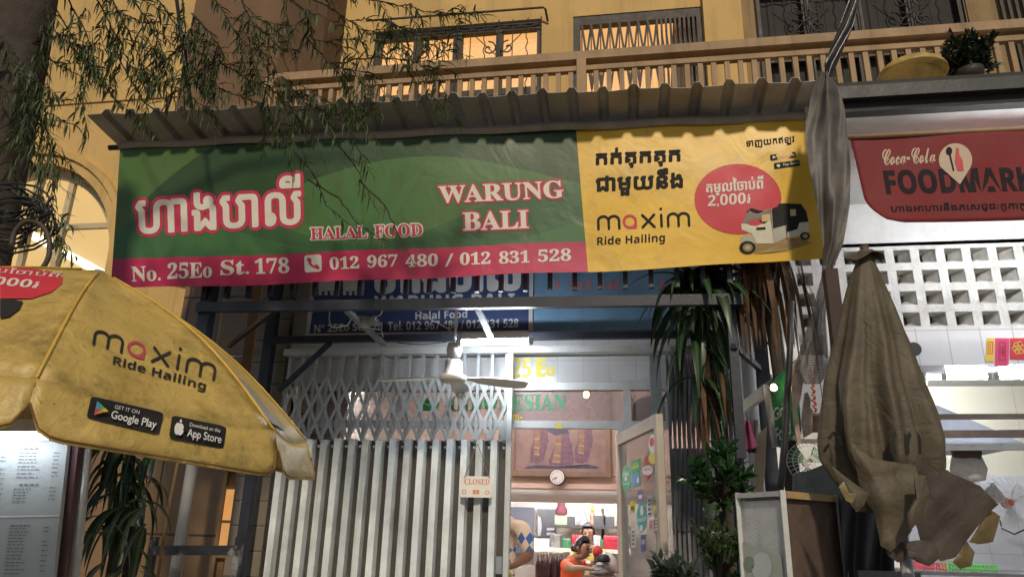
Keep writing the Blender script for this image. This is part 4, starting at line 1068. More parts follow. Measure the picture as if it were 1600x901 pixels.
# neighbouring panel prints: red disc and dark vehicle on the left panel, red and grey on the right panel
S7 = usurf(7); pl_ = MB()
patch(pl_, [(0, 416), (40, 418), (80, 424), (98, 433), (97, 443), (82, 455), (50, 466), (0, 466)], S7, .02, 0)
patch(pl_, [(0, 466), (36, 470), (30, 482), (14, 494), (0, 497)], S7, .022, 1)
text(pl_, bold('2,000៛', 'sans'), S7, (-42, 443), (57, 452), (-34, 429), .028, 0, 2); text(pl_, 'តម្លៃចាប់ពី', S7, (-60, 423), (88, 435), (-50, 412), .028, 0, 2)
pl_.build('left_panel_print', [I_red, I_blk, I_white], umb)
pr_ = MB()
def U1(s, t, o=.006): q = upanel(1, s, t); return q+nn*o
pr_.add([U1(s, t) for s, t in ((.42, .1), (.62, .06), (.74, .2), (.74, .55), (.6, .6), (.45, .45))], [(0, 1, 2, 3, 4, 5)], 0)
pr_.add([U1(s, t, .008) for s, t in ((.70, .12), (.95, .2), (.95, .62), (.74, .6))], [(0, 1, 2, 3)], 1)
pr_.build('right_panel_print', [I_red, flat('print_grey2', (.30, .29, .27))], umb)

# ------------------------------------------------------------------ folded parasol on the right
fu = thing('folded_parasol', 'folded dirty yellow-brown parasol with a crumpled skirt in front of the white kitchen shop', 'parasol', tuple(P(1445, 901, 3.4)))
YF_ = 3.4
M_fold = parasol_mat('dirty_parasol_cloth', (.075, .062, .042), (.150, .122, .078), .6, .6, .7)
ctrl = [(392, 1353, 11), (410, 1352, 14), (440, 1353, 25), (480, 1356, 37), (540, 1361, 52), (600, 1362, 64), (650, 1370, 72), (690, 1377, 77), (720, 1381, 75), (760, 1390, 60), (800, 1398, 44)]
def lerpc(y):
    for a, b in zip(ctrl, ctrl[1:]):
        if y <= b[0]: t = (y-a[0])/(b[0]-a[0]); return [a[i]+(b[i]-a[i])*t for i in range(3)]
    return list(ctrl[-1])
pxm = YF_/F
def fold(u, v):
    y = 392+(800-392)*v; _, cx, hw = lerpc(y); th = u*2*math.pi
    c = P(cx, y, YF_); g_ = min(1, v*1.6)
    k = 1+g_*(.26*abs(math.sin(4*th+.6+.5*math.sin(v*3)))-.17+.05*math.sin(8*th+1.2+.8*math.sin(v*3))+.07*math.sin(17*th+v*4)+.04*math.sin(5*th-v*9))
    r_ = hw*pxm*k
    return Vector((c.x+math.cos(th)*r_, YF_+math.sin(th)*r_*.8, c.z))
MB().grid(fold, 144, 40, uv=False).build('canopy', M_fold, fu, smooth=True)
tp = MB(); tp.tube([P(1350, 384, YF_), P(1353, 402, YF_)], .020, 10); tp.build('finial', mat('finial_brown', (.10, .06, .04), .5), fu, smooth=True)
vc = MB(); vc.grid(lambda u, v: P(1353, 396, YF_)+Vector((math.cos(u*6.283)*(.03+.045*v)*(1+.25*math.sin(u*6.283*5)), math.sin(u*6.283)*(.03+.045*v), -.035*v+.02*math.sin(u*18)*v)), 40, 4, uv=False); vc.build('vent_cap', M_fold, fu, smooth=True, solid=.003)
def flap(name, pts, d0, d1, m, th=0, curl=.05, seed=0):
    """a hanging cloth flap: outline in photo pixels with a depth ramp, folds across it and a ragged rim"""
    rr = random.Random(seed); out = []; n0 = len(pts)
    for i in range(n0):
        a, b = pts[i], pts[(i+1) % n0]
        for k in range(5): t = k/5; out.append((a[0]+(b[0]-a[0])*t+rr.uniform(-.3, .3), a[1]+(b[1]-a[1])*t+rr.uniform(-.3, .3)))
    n = len(out); cx = sum(q[0] for q in out)/n; cy = sum(q[1] for q in out)/n; x0 = min(q[0] for q in out); x1 = max(q[0] for q in out)
    an = rr.uniform(0, 3.1); ca, sa = math.cos(an), math.sin(an); rings = 14; vs = []
    for j in range(rings+1):
        f = max(.004, j/rings)
        for x, y in out:
            qx, qy = cx+(x-cx)*f, cy+(y-cy)*f; w_ = (qx*ca+qy*sa)
            Y = d0+(d1-d0)*(qx-x0)/(x1-x0)-curl*.3*(1-f*f)+.014*math.sin(w_*.045+seed)**2+.0015*math.sin(w_*.22+seed*2)+.004*math.sin(w_*.05+qy*.03+seed)+.008*math.sin((qy*ca-qx*sa)*.09)
            vs.append(P(qx, qy, Y))
    fs = [(j*n+i, j*n+(i+1) % n, (j+1)*n+(i+1) % n, (j+1)*n+i) for j in range(rings) for i in range(n)]
    return MB().add(vs, fs).build(name, m, fu, smooth=True)
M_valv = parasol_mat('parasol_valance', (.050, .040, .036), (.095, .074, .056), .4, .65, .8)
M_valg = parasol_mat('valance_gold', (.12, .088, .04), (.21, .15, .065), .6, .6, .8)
# a rounded fan of valance flaps
flap('valance_flap', [(1432, 716), (1448, 716), (1490, 740), (1531, 758), (1560, 788), (1545, 800), (1506, 850), (1494, 870), (1470, 876), (1440, 850), (1425, 800), (1420, 750)], 3.22, 3.36, M_valv, seed=1)
flap('valance_flap', [(1540, 790), (1563, 806), (1552, 846), (1530, 850), (1514, 846), (1530, 820)], 3.36, 3.42, M_valg, seed=2)
flap('valance_flap', [(1505, 838), (1523, 862), (1518, 884), (1500, 888), (1488, 878), (1498, 866)], 3.30, 3.36, M_valg, seed=3)
flap('valance_flap', [(1330, 690), (1362, 716), (1430, 726), (1440, 760), (1424, 830), (1392, 862), (1376, 852), (1366, 800), (1345, 770)], 3.18, 3.2, M_fold, curl=.10, seed=4)
flap('valance_flap', [(1378, 842), (1400, 838), (1418, 852), (1416, 874), (1402, 878), (1386, 866)], 3.2, 3.24, M_valv, curl=.05, seed=5)
flap('valance_flap', [(1416, 846), (1440, 842), (1462, 850), (1470, 870), (1452, 884), (1434, 878), (1420, 870)], 3.18, 3.22, M_valv, curl=.05, seed=6)
flap('valance_flap', [(1300, 728), (1345, 762), (1358, 770), (1350, 790), (1338, 800), (1318, 770)], 3.12, 3.14, M_fold, curl=.05, seed=7)
flap('valance_flap', [(1428, 742), (1446, 742), (1452, 770), (1440, 810), (1420, 830), (1418, 800), (1430, 775)], 3.08, 3.1, M_fold, curl=.08, seed=8)
M_hilite = mat('fold_highlight', (.24, .19, .09), .22, var=.4, scale=20, dirt=.5)  # pale glossy colour stands in for a highlight on the folds
flap('highlight_flap', [(1310, 760), (1318, 752), (1330, 776), (1338, 770), (1332, 786), (1322, 782)], 3.07, 3.08, M_hilite, curl=.01, th=.006, seed=10)
mk = MB()
def fsurf(px, py, off=0):
    _, cx, hw = lerpc(py); dx = max(-.95, min(.95, (px-cx)/hw)); return P(px, py, YF_-math.sqrt(1-dx*dx)*hw*pxm*.8*.98-.035-off)
stroke(mk, [(1398, 710), (1393, 690)]+arc(1404, 688, 11, 11, 180, 360)+[(1418, 705)], 7.5, fsurf, .002)
stroke(mk, [(1418, 692)]+arc(1427, 689, 9, 12, 180, 350)+[(1436, 706)], 7, fsurf, .002)
stroke(mk, [(1296, 684), (1302, 676), (1312, 682), (1314, 694), (1306, 700)], 6, fsurf, .002)
mk.build('lettering', I_blk, fu)
pb = P(1412, 860, YF_); MB().tube([P(1400, 770, YF_), Vector((pb.x+.02, YF_, .12))], .025, 10).build('pole', M_alu, fu, smooth=True)
MB().box(pb.x-.12, pb.x+.14, YF_+.25, YF_+.32, .12, 1.5).build('stand_post', mat('grey_post', (.16, .16, .18), .5), fu)

# ------------------------------------------------------------------ red drinks banner
fb = thing('food_market_banner', 'red drinks banner with a script logo and dark capitals hanging under the kitchen shop canopy', 'banner', tuple(P(1460, 275, 4.63)))
YR_ = 4.63
def rsurf(px, py, off=0): p = P(px, py, YR_); return P(px, py, YR_-.008*math.sin(p.x*5+p.z*2)-off)
def rgrid(u, v):
    y0 = [213, 350]; xl = 1328+30*(1-v)+28*max(0, (.28-v)/.28)**2; x = xl+(1800-xl)*u
    yt = 214-13*(x-1328)/272; yb = 347-7*(x-1385)/215+ (4*math.sin((1-u)*3)) - (5*max(0, .06-u)/.06)
    return rsurf(x, yb+(yt-yb)*v)
m_red = mat('red_banner', (.185, .010, .014), .7, var=.18, scale=2.5, dirt=.35, dirtcol=(.10, .02, .02))
MB().grid(rgrid, 60, 20).build('printed_sheet', m_red, fb, smooth=True, solid=.003)
MB().tube([P(1322, 215, YR_), P(1820, 190, YR_)], .018, 8).build('banner_pole', mat('rust_pole', (.35, .24, .14), .6), fb, smooth=True)
tx = MB()
text(tx, bold('Coca-Cola', 'script'), rsurf, (1380, 258), (1462, 254), (1378, 234), .003, .012, 0); tx.cut()
text(tx, bold('FOODMARKET', 'sans'), rsurf, (1386, 303), (1662, 296), (1380, 267), .003, .022, 1); tx.cut()
outlined(tx, 'ហាងអាហារនិងភេសជ្ជៈកូកាកូឡា', rsurf, (1393, 334), (1625, 328), (1391, 319), .4, .003, 0, 1); tx.cut()
pin = [(1493+26*math.cos(R(a)), 250-26*math.sin(R(a))) for a in range(-28, 209, 8)]+[(1500, 288)]
patch(tx, pin, rsurf, .005, 0)
patch(tx, ell(1483, 236, 5, 6.5, 14), rsurf, .0075, 1); stroke(tx, [(1484, 241), (1490, 266)], 2.6, rsurf, .0075, 1)
patch(tx, [(1494, 231), (1498, 231), (1499, 242), (1504, 250), (1506, 267), (1496, 267), (1492, 252), (1493, 242)], rsurf, .0075, 2)
tx.build_split('lettering', [flat('cream_ink', (.50, .38, .28)), flat('dark_ink', (.012, .007, .010), .85), flat('red_ink', (.5, .04, .05))], fb)

# ------------------------------------------------------------------ hanging shade net and top strip
def net_mat():
    m, t, b = newmat('shade_net'); uv = t.n('ShaderNodeUVMap'); sp0 = t.n('ShaderNodeSeparateXYZ'); t.l(uv.outputs[0], sp0.inputs[0]); mp = t.n('ShaderNodeMapping'); t.l(uv.outputs[0], mp.inputs[0]); mp.inputs['Scale'].default_value = (28, 190, 1)
    sp = t.n('ShaderNodeSeparateXYZ'); t.l(mp.outputs[0], sp.inputs[0])
    fx = math_(t, 'GREATER_THAN', math_(t, 'FRACT', sp.outputs[0]), .62); fy = math_(t, 'GREATER_THAN', math_(t, 'FRACT', sp.outputs[1]), .62)
    hole = math_(t, 'MULTIPLY', math_(t, 'MULTIPLY', fx, fy), math_(t, 'GREATER_THAN', sp0.outputs[1], .62))
    c = mixc(t, ramp(t, noise(t, 5), .3, .7), (.05, .046, .043), (.15, .135, .12)); t.l(c, b.inputs['Base Color']); b.inputs['Roughness'].default_value = .6
    tr = t.n('ShaderNodeBsdfTransparent'); ms = t.n('ShaderNodeMixShader'); t.l(hole, ms.inputs[0]); t.l(b.outputs[0], ms.inputs[1]); t.l(tr.outputs[0], ms.inputs[2])
    t.l(ms.outputs[0], m.node_tree.nodes['Material Output'].inputs[0]); return m
YNt = 4.3
nl = [(112, 1283, 1296), (140, 1268, 1312), (170, 1264, 1320), (210, 1257, 1324), (260, 1264, 1329), (320, 1276, 1328), (380, 1286, 1318), (430, 1284, 1298), (490, 1268, 1292), (540, 1252, 1296), (575, 1240, 1300), (600, 1258, 1282)]
def npt(u, v):
    y = 112+(600-112)*v
    for a, b in zip(nl, nl[1:]):
        if y <= b[0]+1e-6: t = (y-a[0])/(b[0]-a[0]); x0 = a[1]+(b[1]-a[1])*t; x1 = a[2]+(b[2]-a[2])*t; break
    return P(x0+(x1-x0)*u, y, YNt-.05*math.sin(u*3.14)-.020*math.sin(u*11+v*7+.8*math.sin(v*11))-.014*math.sin(u*5-v*17)-.006*math.sin(u*23+v*31)+.03*math.sin(v*9))
tag(MB().grid(npt, 24, 90).build('shade_net', net_mat(), None, smooth=True), 'grey shade net gathered into a twisted hanging strip right of the long banner', 'net')
def strip(name, label, cat, cl, Y, m, th=.004):
    def f(u, v):
        y = cl[0][0]+(cl[-1][0]-cl[0][0])*v
        for a, b in zip(cl, cl[1:]):
            if y <= b[0]+1e-6: t = (y-a[0])/(b[0]-a[0]); x0 = a[1]+(b[1]-a[1])*t; x1 = a[2]+(b[2]-a[2])*t; break
        return P(x0+(x1-x0)*u, y, Y-.02*math.sin(u*6+v*5))
    return tag(MB().grid(f, 8, 40).build(name, m, None, smooth=True, solid=th), label, cat)
strip('tarpaulin_strip', 'black plastic strip tied above the shade net and running up past the balcony', 'tarpaulin', [(-12, 1328, 1345), (40, 1312, 1334), (75, 1298, 1318), (100, 1288, 1308), (122, 1290, 1297)], 4.28, mat('black_tarp', (.018, .015, .018), .3))
strip('net_edge', 'white rope-like torn net edge beside the brown post', 'net', [(330, 1308, 1316), (380, 1300, 1310), (440, 1289, 1297), (500, 1287, 1293), (560, 1290, 1296)], 4.32, M_white, .01)

# ------------------------------------------------------------------ menu board on the left
mbd = thing('menu_board', 'white printed menu board lit by a tube under the open yellow parasol', 'sign', (-2.4, 2.75, .12))
mS = plane3(P(0, 690, 2.75), P(105, 690, 2.9), P(82, 901, 2.88))
bo = MB().slab([mS(-170, 690), mS(106, 690), mS(80, 930), mS(-190, 930)], (0, .02, 0)).build('panel', mat('menu_paper', (.36, .385, .40), .35, var=.05, dirt=.12), mbd)
mt = MB(); rr = random.Random(5)
def mline(x0, x1, y, h=1.5):
    x = x0
    while x < x1:
        w_ = rr.uniform(3, 9); lean = (y-690)*-.115
        patch(mt, [(x+lean, y), (min(x+w_, x1)+lean, y+.1), (min(x+w_, x1)+lean, y-h), (x+lean, y-h)], mS, .003); x += w_+1.8
for (xa_, xb_, ys) in ((32, 68, (708, 713, 718, 723, 729, 734, 740, 746)), (30, 60, (764, 769, 774, 779, 784)), (86, 96, (708, 713, 719, 725, 731, 738, 744, 762, 768, 774, 780)), (4, 13, (708, 714, 720, 733, 740, 748, 756, 764, 772, 780, 796)),
                       (30, 64, (826, 831, 836, 841, 846, 851, 857, 862, 868, 873, 879, 884, 890, 896)), (84, 94, (824, 830, 846, 852, 860, 868, 876, 884, 892))):
    mt.cut()
    for y in ys: mline(xa_, xb_-rr.uniform(0, 12) if xb_-xa_ > 20 else xb_, y)
for x, y in ((32, 702), (38, 758), (32, 822)): mt.cut(); mline(x, x+30, y, 2.6)
mt.build_split('menu_lines', flat('menu_grey', (.16, .17, .18)), bo)
MB().add([mS(-180, 809, .003), mS(92, 804, .003), mS(92, 806, .003), mS(-180, 811, .003)], [(0, 1, 2, 3)]).build('panel_joint', M_white, bo)
MB().bar(P(121, 672, 2.95), P(92, 930, 2.95), .05, .03, up=(0, 1, 0)).build('frame_post', mat('maroon_post', (.085, .035, .042), .5, var=.2), mbd)
MB().tube([P(139, 676, 3.0), P(113, 935, 3.0)], .020, 10).build('steel_post', M_alu, mbd, smooth=True)
MB().slab([mS(-170, 672, -.03), mS(112, 672, -.03), mS(111, 688, -.03), mS(-170, 688, -.03)], (0, .03, 0)).build('header', mat('header_grey', (.35, .38, .4), .5), mbd)
tube_light('menu_tube_light', 'glowing white tube along the top of the printed menu board', P(-60, 683, 2.66), P(89, 682, 2.72), emit('menu_tube', (.85, .94, 1), 34), .013)
tag(MB().slab([P(-40, 575, 3.75), P(57, 580, 3.75), P(54, 672, 3.75), P(-40, 672, 3.75)], (0, .02, 0)).build('blue_tarpaulin', mat('navy_tarp', (.03, .042, .075), .5, var=.3)), 'dark navy tarpaulin hanging under the left edge of the open parasol', 'tarpaulin')

# ------------------------------------------------------------------ cabinet, post, boards and cloths at the lower right
cb = thing('tall_cabinet', 'tall worn cabinet with a pale front and a brown side panel at the lower right', 'cabinet', tuple(P(1222, 901, 3.45)))
c0, c1, c2 = P(1222, 769, 3.40), P(1152, 766, 3.72), P(1307, 775, 3.78)
zt_ = c0.z; M_cw = mat('cabinet_white', (.60, .62, .61), .3, var=.35, scale=3.5, dirt=.8, dirtcol=(.2, .19, .16), bump=.3, bscale=90, streak=.6); M_cb = mat('cabinet_brown', (.115, .075, .055), .55, var=.3, scale=9, dirt=.7, streak=.4)
def vq(a, b, z0, z1, m, nm, th=.012):
    a = Vector((a.x, a.y, 0)); b = Vector((b.x, b.y, 0)); return MB().slab([a+Vector((0, 0, z0)), b+Vector((0, 0, z0)), b+Vector((0, 0, z1)), a+Vector((0, 0, z1))], ((b-a).normalized().cross(Vector((0, 0, 1))))*-th).build(nm, m, cb)
vq(c1, c0, .12, zt_, M_cw, 'front_panel'); vq(c0, c2, .12, zt_, M_cb, 'side_panel')
e = MB()
for q, m_ in ((c0, 0), (c1, 0), (c2, 0)): e.bar((q.x, q.y-.006, .12), (q.x, q.y-.006, zt_+.01), .022)
e.build('edge_strip', M_alu, cb)
MB().bar(Vector((c0.x, c0.y, zt_))+Vector((.01, 0, -.008)), Vector((c2.x, c2.y, zt_-.008)), .03, .03).build('wood_trim', mat('raw_wood', (.42, .28, .13), .6, dirt=.4), cb)
MB().bar(Vector((c1.x, c1.y, zt_-.004)), Vector((c0.x, c0.y, zt_-.004)), .03, .022).build('metal_trim', M_alu, cb)
MB().add([(q.x, q.y, zt_-.02) for q in (c0, c1, c1+c2-c0, c2)], [(0, 1, 2, 3)]).build('top', M_cb, cb, solid=.02)
Sc = plane3(Vector((c1.x, c1.y, 0)), Vector((c0.x, c0.y, 0)), c0); ps = MB()
patch(ps, [(1158, 905), (1226, 905), (1222, 868), (1156, 845)], Sc, .004, 0); patch(ps, ell(1192, 884, 16, 22), Sc, .006, 1); patch(ps, ell(1172, 880, 9, 12), Sc, .006, 2)
ps.build('poster', [flat('poster_pale', (.48, .50, .44)), flat('poster_white', (.62, .64, .62)), flat('poster_green', (.26, .33, .24))], cb)
gb = MB(); tops = [(1240, 741), (1255, 735), (1256, 737), (1275, 730), (1290, 724), (1308, 722), (1330, 790)]
gb.slab([P(x, y, 4.0) for x, y in tops]+[P(1340, 905, 4.0), P(1240, 905, 4.0)], (0, .03, 0))
tag(gb.build('grey_board', mat('weathered_board', (.24, .25, .22), .8, var=.3, scale=12, dirt=.6)), 'weathered grey-green plank board leaning behind the tall cabinet', 'board')
tag(MB().grid(lambda u, v: P(1310+80*u+10*v, 770+150*v, 3.75-.06*math.sin(u*12+v*3)), 24, 10, uv=False).build('dark_tarpaulin', mat('charcoal_tarp', (.10, .105, .11), .45, var=.4, scale=5), None, smooth=True, solid=.004), 'dark creased tarpaulin hanging between the cabinet and the folded parasol', 'tarpaulin')
a = P(1299, 419, 4.05); tag(MB().box(a.x-.034, a.x+.034, 4.05, 4.12, .12, a.z).build('brown_post', mat('post_brown', (.05, .026, .022), .7, var=.3)), 'dark brown wooden post just left of the folded parasol', 'post')
pp = [P(x, y, 4.5) for x, y in ((1236, 470), (1234, 560), (1230, 620), (1227, 680), (1222, 735), (1217, 790))]
tag(MB().tube(pp, .02, 8).build('thin_post', mat('black_conduit', (.02, .018, .017), .5, var=.4), None, smooth=True), 'thin bent black conduit in front of the green box sign', 'post')
# projecting steel arm and green sign
tag(MB().bar(P(1147, 648, 5.4), P(1222, 590, 5.0), .04, .07).build('sign_arm', M_alu), 'grey steel arm sloping up to the green box sign', 'bracket')
gs = thing('green_sign', 'green projecting box sign with white lettering and an orange lamp glare, beside the thin conduit', 'sign', tuple(P(1215, 700, 4.9)))
Sg = plane3(P(1201, 600, 4.95), P(1216, 697, 4.95), P(1244, 578, 4.62))
MB().slab([Sg(1201, 600), Sg(1216, 697), Sg(1252, 673), Sg(1244, 560)], (.03, .12, 0)).build('box', mat('sign_green', (.03, .22, .075), .25, var=.1, dirt=.2), gs)
MB().bar(Sg(1199, 601, .01), Sg(1214, 698, .01), .03, .05).build('edge', M_gated, gs)
tx = MB(); text(tx, 'Food', Sg, (1214, 692), (1237, 676), (1212, 670), .004, .02); tx.cut(); text(tx, 'Grill', Sg, (1210, 658), (1234, 642), (1208, 640), .004, .02)
tx.build_split('lettering', flat('sign_white2', (.65, .68, .64)), gs)
lp = P(1209, 606, 4.75); lo_ = thing('lamp_glare', 'small warm glow standing for lamp glare at the top of the green box sign', 'light', tuple(lp))  # added glowing bulb shape, stands in for lamp glare on the sign
MB().lathe([(.001, -.02), (.018, -.012), (.022, .005), (.012, .025)], lp, 10).build('bulb', emit('warm_glare', (1, .6, .28), 14), lo_, smooth=True); MB().tube([lp+Vector((0, 0, .025)), lp+Vector((0, .12, .05))], .006, 5).build('arm', M_dark, lo_)
# pale cut-out food pictures
co = MB()
co.slab([P(x, y, 4.55) for x, y in ((1236, 575), (1244, 560), (1253, 566), (1256, 590), (1252, 618), (1246, 640), (1252, 690), (1247, 696), (1240, 660))], (0, .012, 0))
co.slab([P(x, y, 4.6) for x, y in ((1257, 614), (1262, 612), (1267, 624), (1266, 636), (1270, 640), (1269, 676), (1256, 684), (1252, 660))], (0, .012, 0))
tag(co.build('cutout_picture', mat('cutout_print', (.44, .33, .26), .35, var=.45, scale=16, dirt=.4, dirtcol=(.08, .10, .05))), 'pale pink cut-out picture boards hanging right of the green box sign', 'picture')
cl_ = MB().grid(lambda u, v: P(1163+14*u*(.4+v)-13*v*(1-u)+2*u, 655+(57-14*u)*v, 5.0-.03*math.sin(u*10)), 14, 12, uv=False)
tag(cl_.build('hanging_cloth', mat('magenta_cloth', (.22, .05, .12), .8, var=.3), None, smooth=True, solid=.005), 'magenta cloth hanging below the steel arm', 'cloth')
tag(MB().grid(lambda u, v: P(1172+12*u-2*v, 655+52*v, 5.03-.02*math.sin(u*9)), 8, 10, uv=False).build('hanging_cloth', mat('grey_cloth', (.07, .06, .065), .8), None, smooth=True, solid=.005), 'dark grey cloth hanging beside the magenta cloth', 'cloth')
tag(MB().slab([P(x, y, 5.3) for x, y in ((1180, 690), (1186, 676), (1198, 666), (1196, 730), (1192, 765), (1180, 770))], (0, .02, 0)).build('plywood_piece', mat('plywood', (.42, .34, .22), .7)), 'pale plywood piece standing behind the bushy plant', 'board')
# ledge plant pot with a red cord, desk fan
def grill_fan(name, label, c, r, face, cap):
    t = thing(name, label, 'fan', tuple(c)); g = MB()
    for i in range(28):
        a = 2*math.pi*i/28; d = Vector((math.cos(a), 0, math.sin(a)))
        g.tube([c+d*r*.15+Vector((0, -.06, 0)), c+d*r*.7+Vector((0, -.055, 0)), c+d*r+Vector((0, 0, 0))], .0025, 4)
    for rr_, y in ((1, 0), (.8, -.048), (.55, -.056), (.3, -.058)):
        g.tube([c+Vector((math.cos(2*math.pi*i/32)*r*rr_, y, math.sin(2*math.pi*i/32)*r*rr_)) for i in range(33)], .003, 4, caps=False)
    g.build('guard', M_white, t)
    MB().lathe([(.001, -.065), (r*.2, -.063), (r*.22, -.05), (r*.1, .04)], c, 16, 'y').build('hub', cap, t)
    for k in range(3):
        b = MB(); a0 = 2.1*k
        b.add([c+Vector((math.cos(a)*rr_*r, -.01+.03*(a-a0), math.sin(a)*rr_*r)) for rr_ in (.15, .9) for a in (a0, a0+.5, a0+1.1)], [(0, 1, 4, 3), (1, 2, 5, 4)]); b.build('blade', face, t, solid=.004)
    return t
grill_fan('desk_fan', 'round desk fan with green blades behind the weathered board', P(1262, 722, 4.9), .125, mat('fan_green', (.05, .22, .10), .4), M_white)
grill_fan('wall_fan', 'white wall fan with an orange centre on the kitchen back wall', P(1577, 785, 7.6), .24, mat('fan_pale', (.6, .6, .62), .3), mat('fan_orange', (.6, .12, .06), .4))
pc = P(1276, 662, 4.9); ptt = thing('clay_pot', 'small brown pot on a ledge under a red and white twisted cord', 'pot', tuple(pc))
MB().lathe([(.035, -.06), (.055, -.03), (.06, .03), (.075, .04), (.075, .06), (.05, .055)], pc, 14).build('pot', mat('clay', (.10, .06, .045), .6), ptt, smooth=True)
MB().lathe([(.001, .03), (.045, .05), (.055, .058)], pc, 10).build('soil', M_dark, ptt)
tag(MB().tube([pc+Vector((0.01*math.sin(i*1.9), .01*math.cos(i*1.9), .08+i*.012)) for i in range(24)], .008, 6).build('twisted_cord', mat('red_cord', (.48, .12, .08), .7, var=.6, scale=60)), 'red and white twisted cord hanging above the small brown pot', 'cord')
tag(MB().box(pc.x-.2, pc.x+.5, 4.85, 5.1, pc.z-.1, pc.z-.0605).build('ledge', M_white), 'white ledge carrying the small brown pot', 'shelf')

# ------------------------------------------------------------------ kitchen things on the right
hd = thing('range_hood', 'grey metal range hood with a flared skirt and black duct in the white kitchen', 'hood', tuple(P(1500, 690, 7.0)))
M_hood = mat('hood_metal', (.24, .25, .30), .35, .4, var=.15, dirt=.4)
Yh = 7.0; a0, a1, b0_, b1 = P(1440, 630, Yh), P(1472, 630, Yh), P(1425, 691, Yh), P(1588, 690, Yh)
hm_ = MB(); hm_.add([(a0.x, Yh+.1, a0.z), (a1.x, Yh+.1, a0.z), (a1.x, Yh+.5, a0.z), (a0.x, Yh+.5, a0.z), (b0_.x, Yh-.1, b0_.z), (b1.x, Yh-.1, b0_.z), (b1.x, Yh+.7, b0_.z), (b0_.x, Yh+.7, b0_.z)],
        [(0, 1, 5, 4), (1, 2, 6, 5), (2, 3, 7, 6), (3, 0, 4, 7), (0, 3, 2, 1)]); hm_.box(b0_.x, b1.x, Yh-.1, Yh+.7, b0_.z-.04, b0_.z-.0005); hm_.build('skirt', M_hood, hd)
MB().lathe([(.11, 0), (.12, .1), (.11, .2), (.12, .3), (.11, .42)], (P(1452, 630, Yh).x, Yh+.28, a0.z-.02), 16).build('duct', M_black, hd, smooth=True)
rk = thing('kitchen_rails', 'three dark horizontal steel rails across the kitchen opening', 'rail', tuple(P(1500, 660, 5.6)))
for y, hgt, sh in ((651, 7, 0), (678, 10, 1)): MB().bar(P(1400, y, 5.6), P(1680, y-1, 5.6), .04, hgt*5.6/F).build('rail', mat('rusty_rail', (.09, .07, .07), .45, .2, var=.5, scale=3, dirt=.5, dirtcol=(.3, .2, .12)), rk)
MB().bar(P(1400, 699, 6.2), P(1680, 697, 6.2), .04, .05).build('rail', M_gated, rk)
MB().bar(P(1560, 676, 6.6), P(1680, 675, 6.6), .04, .05).build('rail', M_gated, rk)
sk = MB().lathe([(.02, -.16), (.12, -.14), (.15, -.04), (.12, .07), (.07, .12), (.05, .16)], P(1512, 725, 7.3), 14)
tag(sk.build('white_sack', mat('sack_white', (.68, .66, .62), .6, bump=.6, bscale=12), None, smooth=True), 'white plastic sack under the range hood', 'sack')
tag(MB().tube([P(1490, 705, 7.2), P(1530, 708, 7.2)], .055, 10).build('brown_roll', mat('brown_roll_cloth', (.09, .06, .06), .8), None, smooth=True), 'dark brown roll lying on the white sack', 'roll')
ct = MB().box(P(1416, 893, 5.7).x, P(1700, 893, 5.7).x, 5.7, 6.4, P(1500, 899, 5.7).z, P(1500, 893, 5.7).z)
tag(ct.build('serving_counter', mat('counter_edge', (.10, .10, .12), .4)), 'dark-edged serving counter at the bottom right', 'counter')
def basket(label, x0, x1, y0, y1, col):
    t = thing('plastic_basket', label, 'basket', tuple(P((x0+x1)/2, y1, 5.9)), 'plastic baskets on the counter')
    a, b = P(x0, y1, 5.85), P(x1, y0, 5.85); m = mat('basket_'+label.split()[0], col, .4); mb = MB()
    n_ = int((x1-x0)/4)
    for i in range(n_+1): x = a.x+(b.x-a.x)*i/n_; mb.box(x-.004, x+.004, 5.845, 5.855, a.z, b.z)
    for z in (a.z+.003, (a.z+b.z)/2, b.z-.003): mb.box(a.x, b.x, 5.838, 5.8445, z-.004, z+.004)
    mb.build('front', m, t); MB().box(a.x, b.x, 6.05, 6.06, a.z, b.z).build('back', m, t); MB().box(a.x, b.x, 5.86, 6.04, a.z, a.z+.006).build('bottom', m, t)
basket('green plastic basket on the serving counter', 1486, 1558, 882, 893, (.14, .50, .16)); basket('red plastic basket beside the green one on the counter', 1446, 1477, 879, 893, (.6, .09, .14))
def plate_(name, label, cat, pts, Y, m, lines=None):
    t = MB(); t.slab([P(x, y, Y) for x, y in pts], (0, .012, 0)); return tag(t.build(name, m), label, cat)
plate_('wall_outlet', 'white double socket plate low on the kitchen wall', 'socket', [(1566, 856), (1590, 856), (1590, 842), (1566, 842)], 8.38, M_white)
plate_('wall_switch', 'small white switch plate left of the socket on the kitchen wall', 'switch', [(1557, 850), (1563, 850), (1563, 838), (1557, 838)], 8.38, M_white)
plate_('blue_label', 'small blue notice under the wall fan', 'notice', [(1577, 841), (1586, 840), (1586, 832), (1576, 833)], 8.38, flat('notice_blue', (.06, .16, .42)))
plate_('blue_label', 'small blue notice at the right edge of the photo', 'notice', [(1594, 849), (1604, 849), (1604, 832), (1594, 833)], 8.38, flat('notice_blue', (.06, .16, .42)))
for lab, pts in (('thin cable hanging under the wall fan towards the socket', [(1560, 805), (1566, 825), (1585, 834), (1602, 826)]),):
    tag(MB().tube([P(x, y, 8.3) for x, y in pts], .008, 5).build('wall_cable', M_dark, None, smooth=True), lab, 'cable')
S = ysurf(5.975)
pq = thing('lucky_paper', 'yellow paper charm stuck on the kitchen lintel', 'paper', tuple(P(1548, 545, 5.975)), 'paper charms on the lintel')
pm = MB(); pm.slab([P(x, y, 5.974) for x, y in ((1540, 564), (1553, 565), (1554, 528), (1542, 528))], (0, .003, 0)); pm.build('paper', flat('charm_yellow', (.75, .50, .06)), pq)
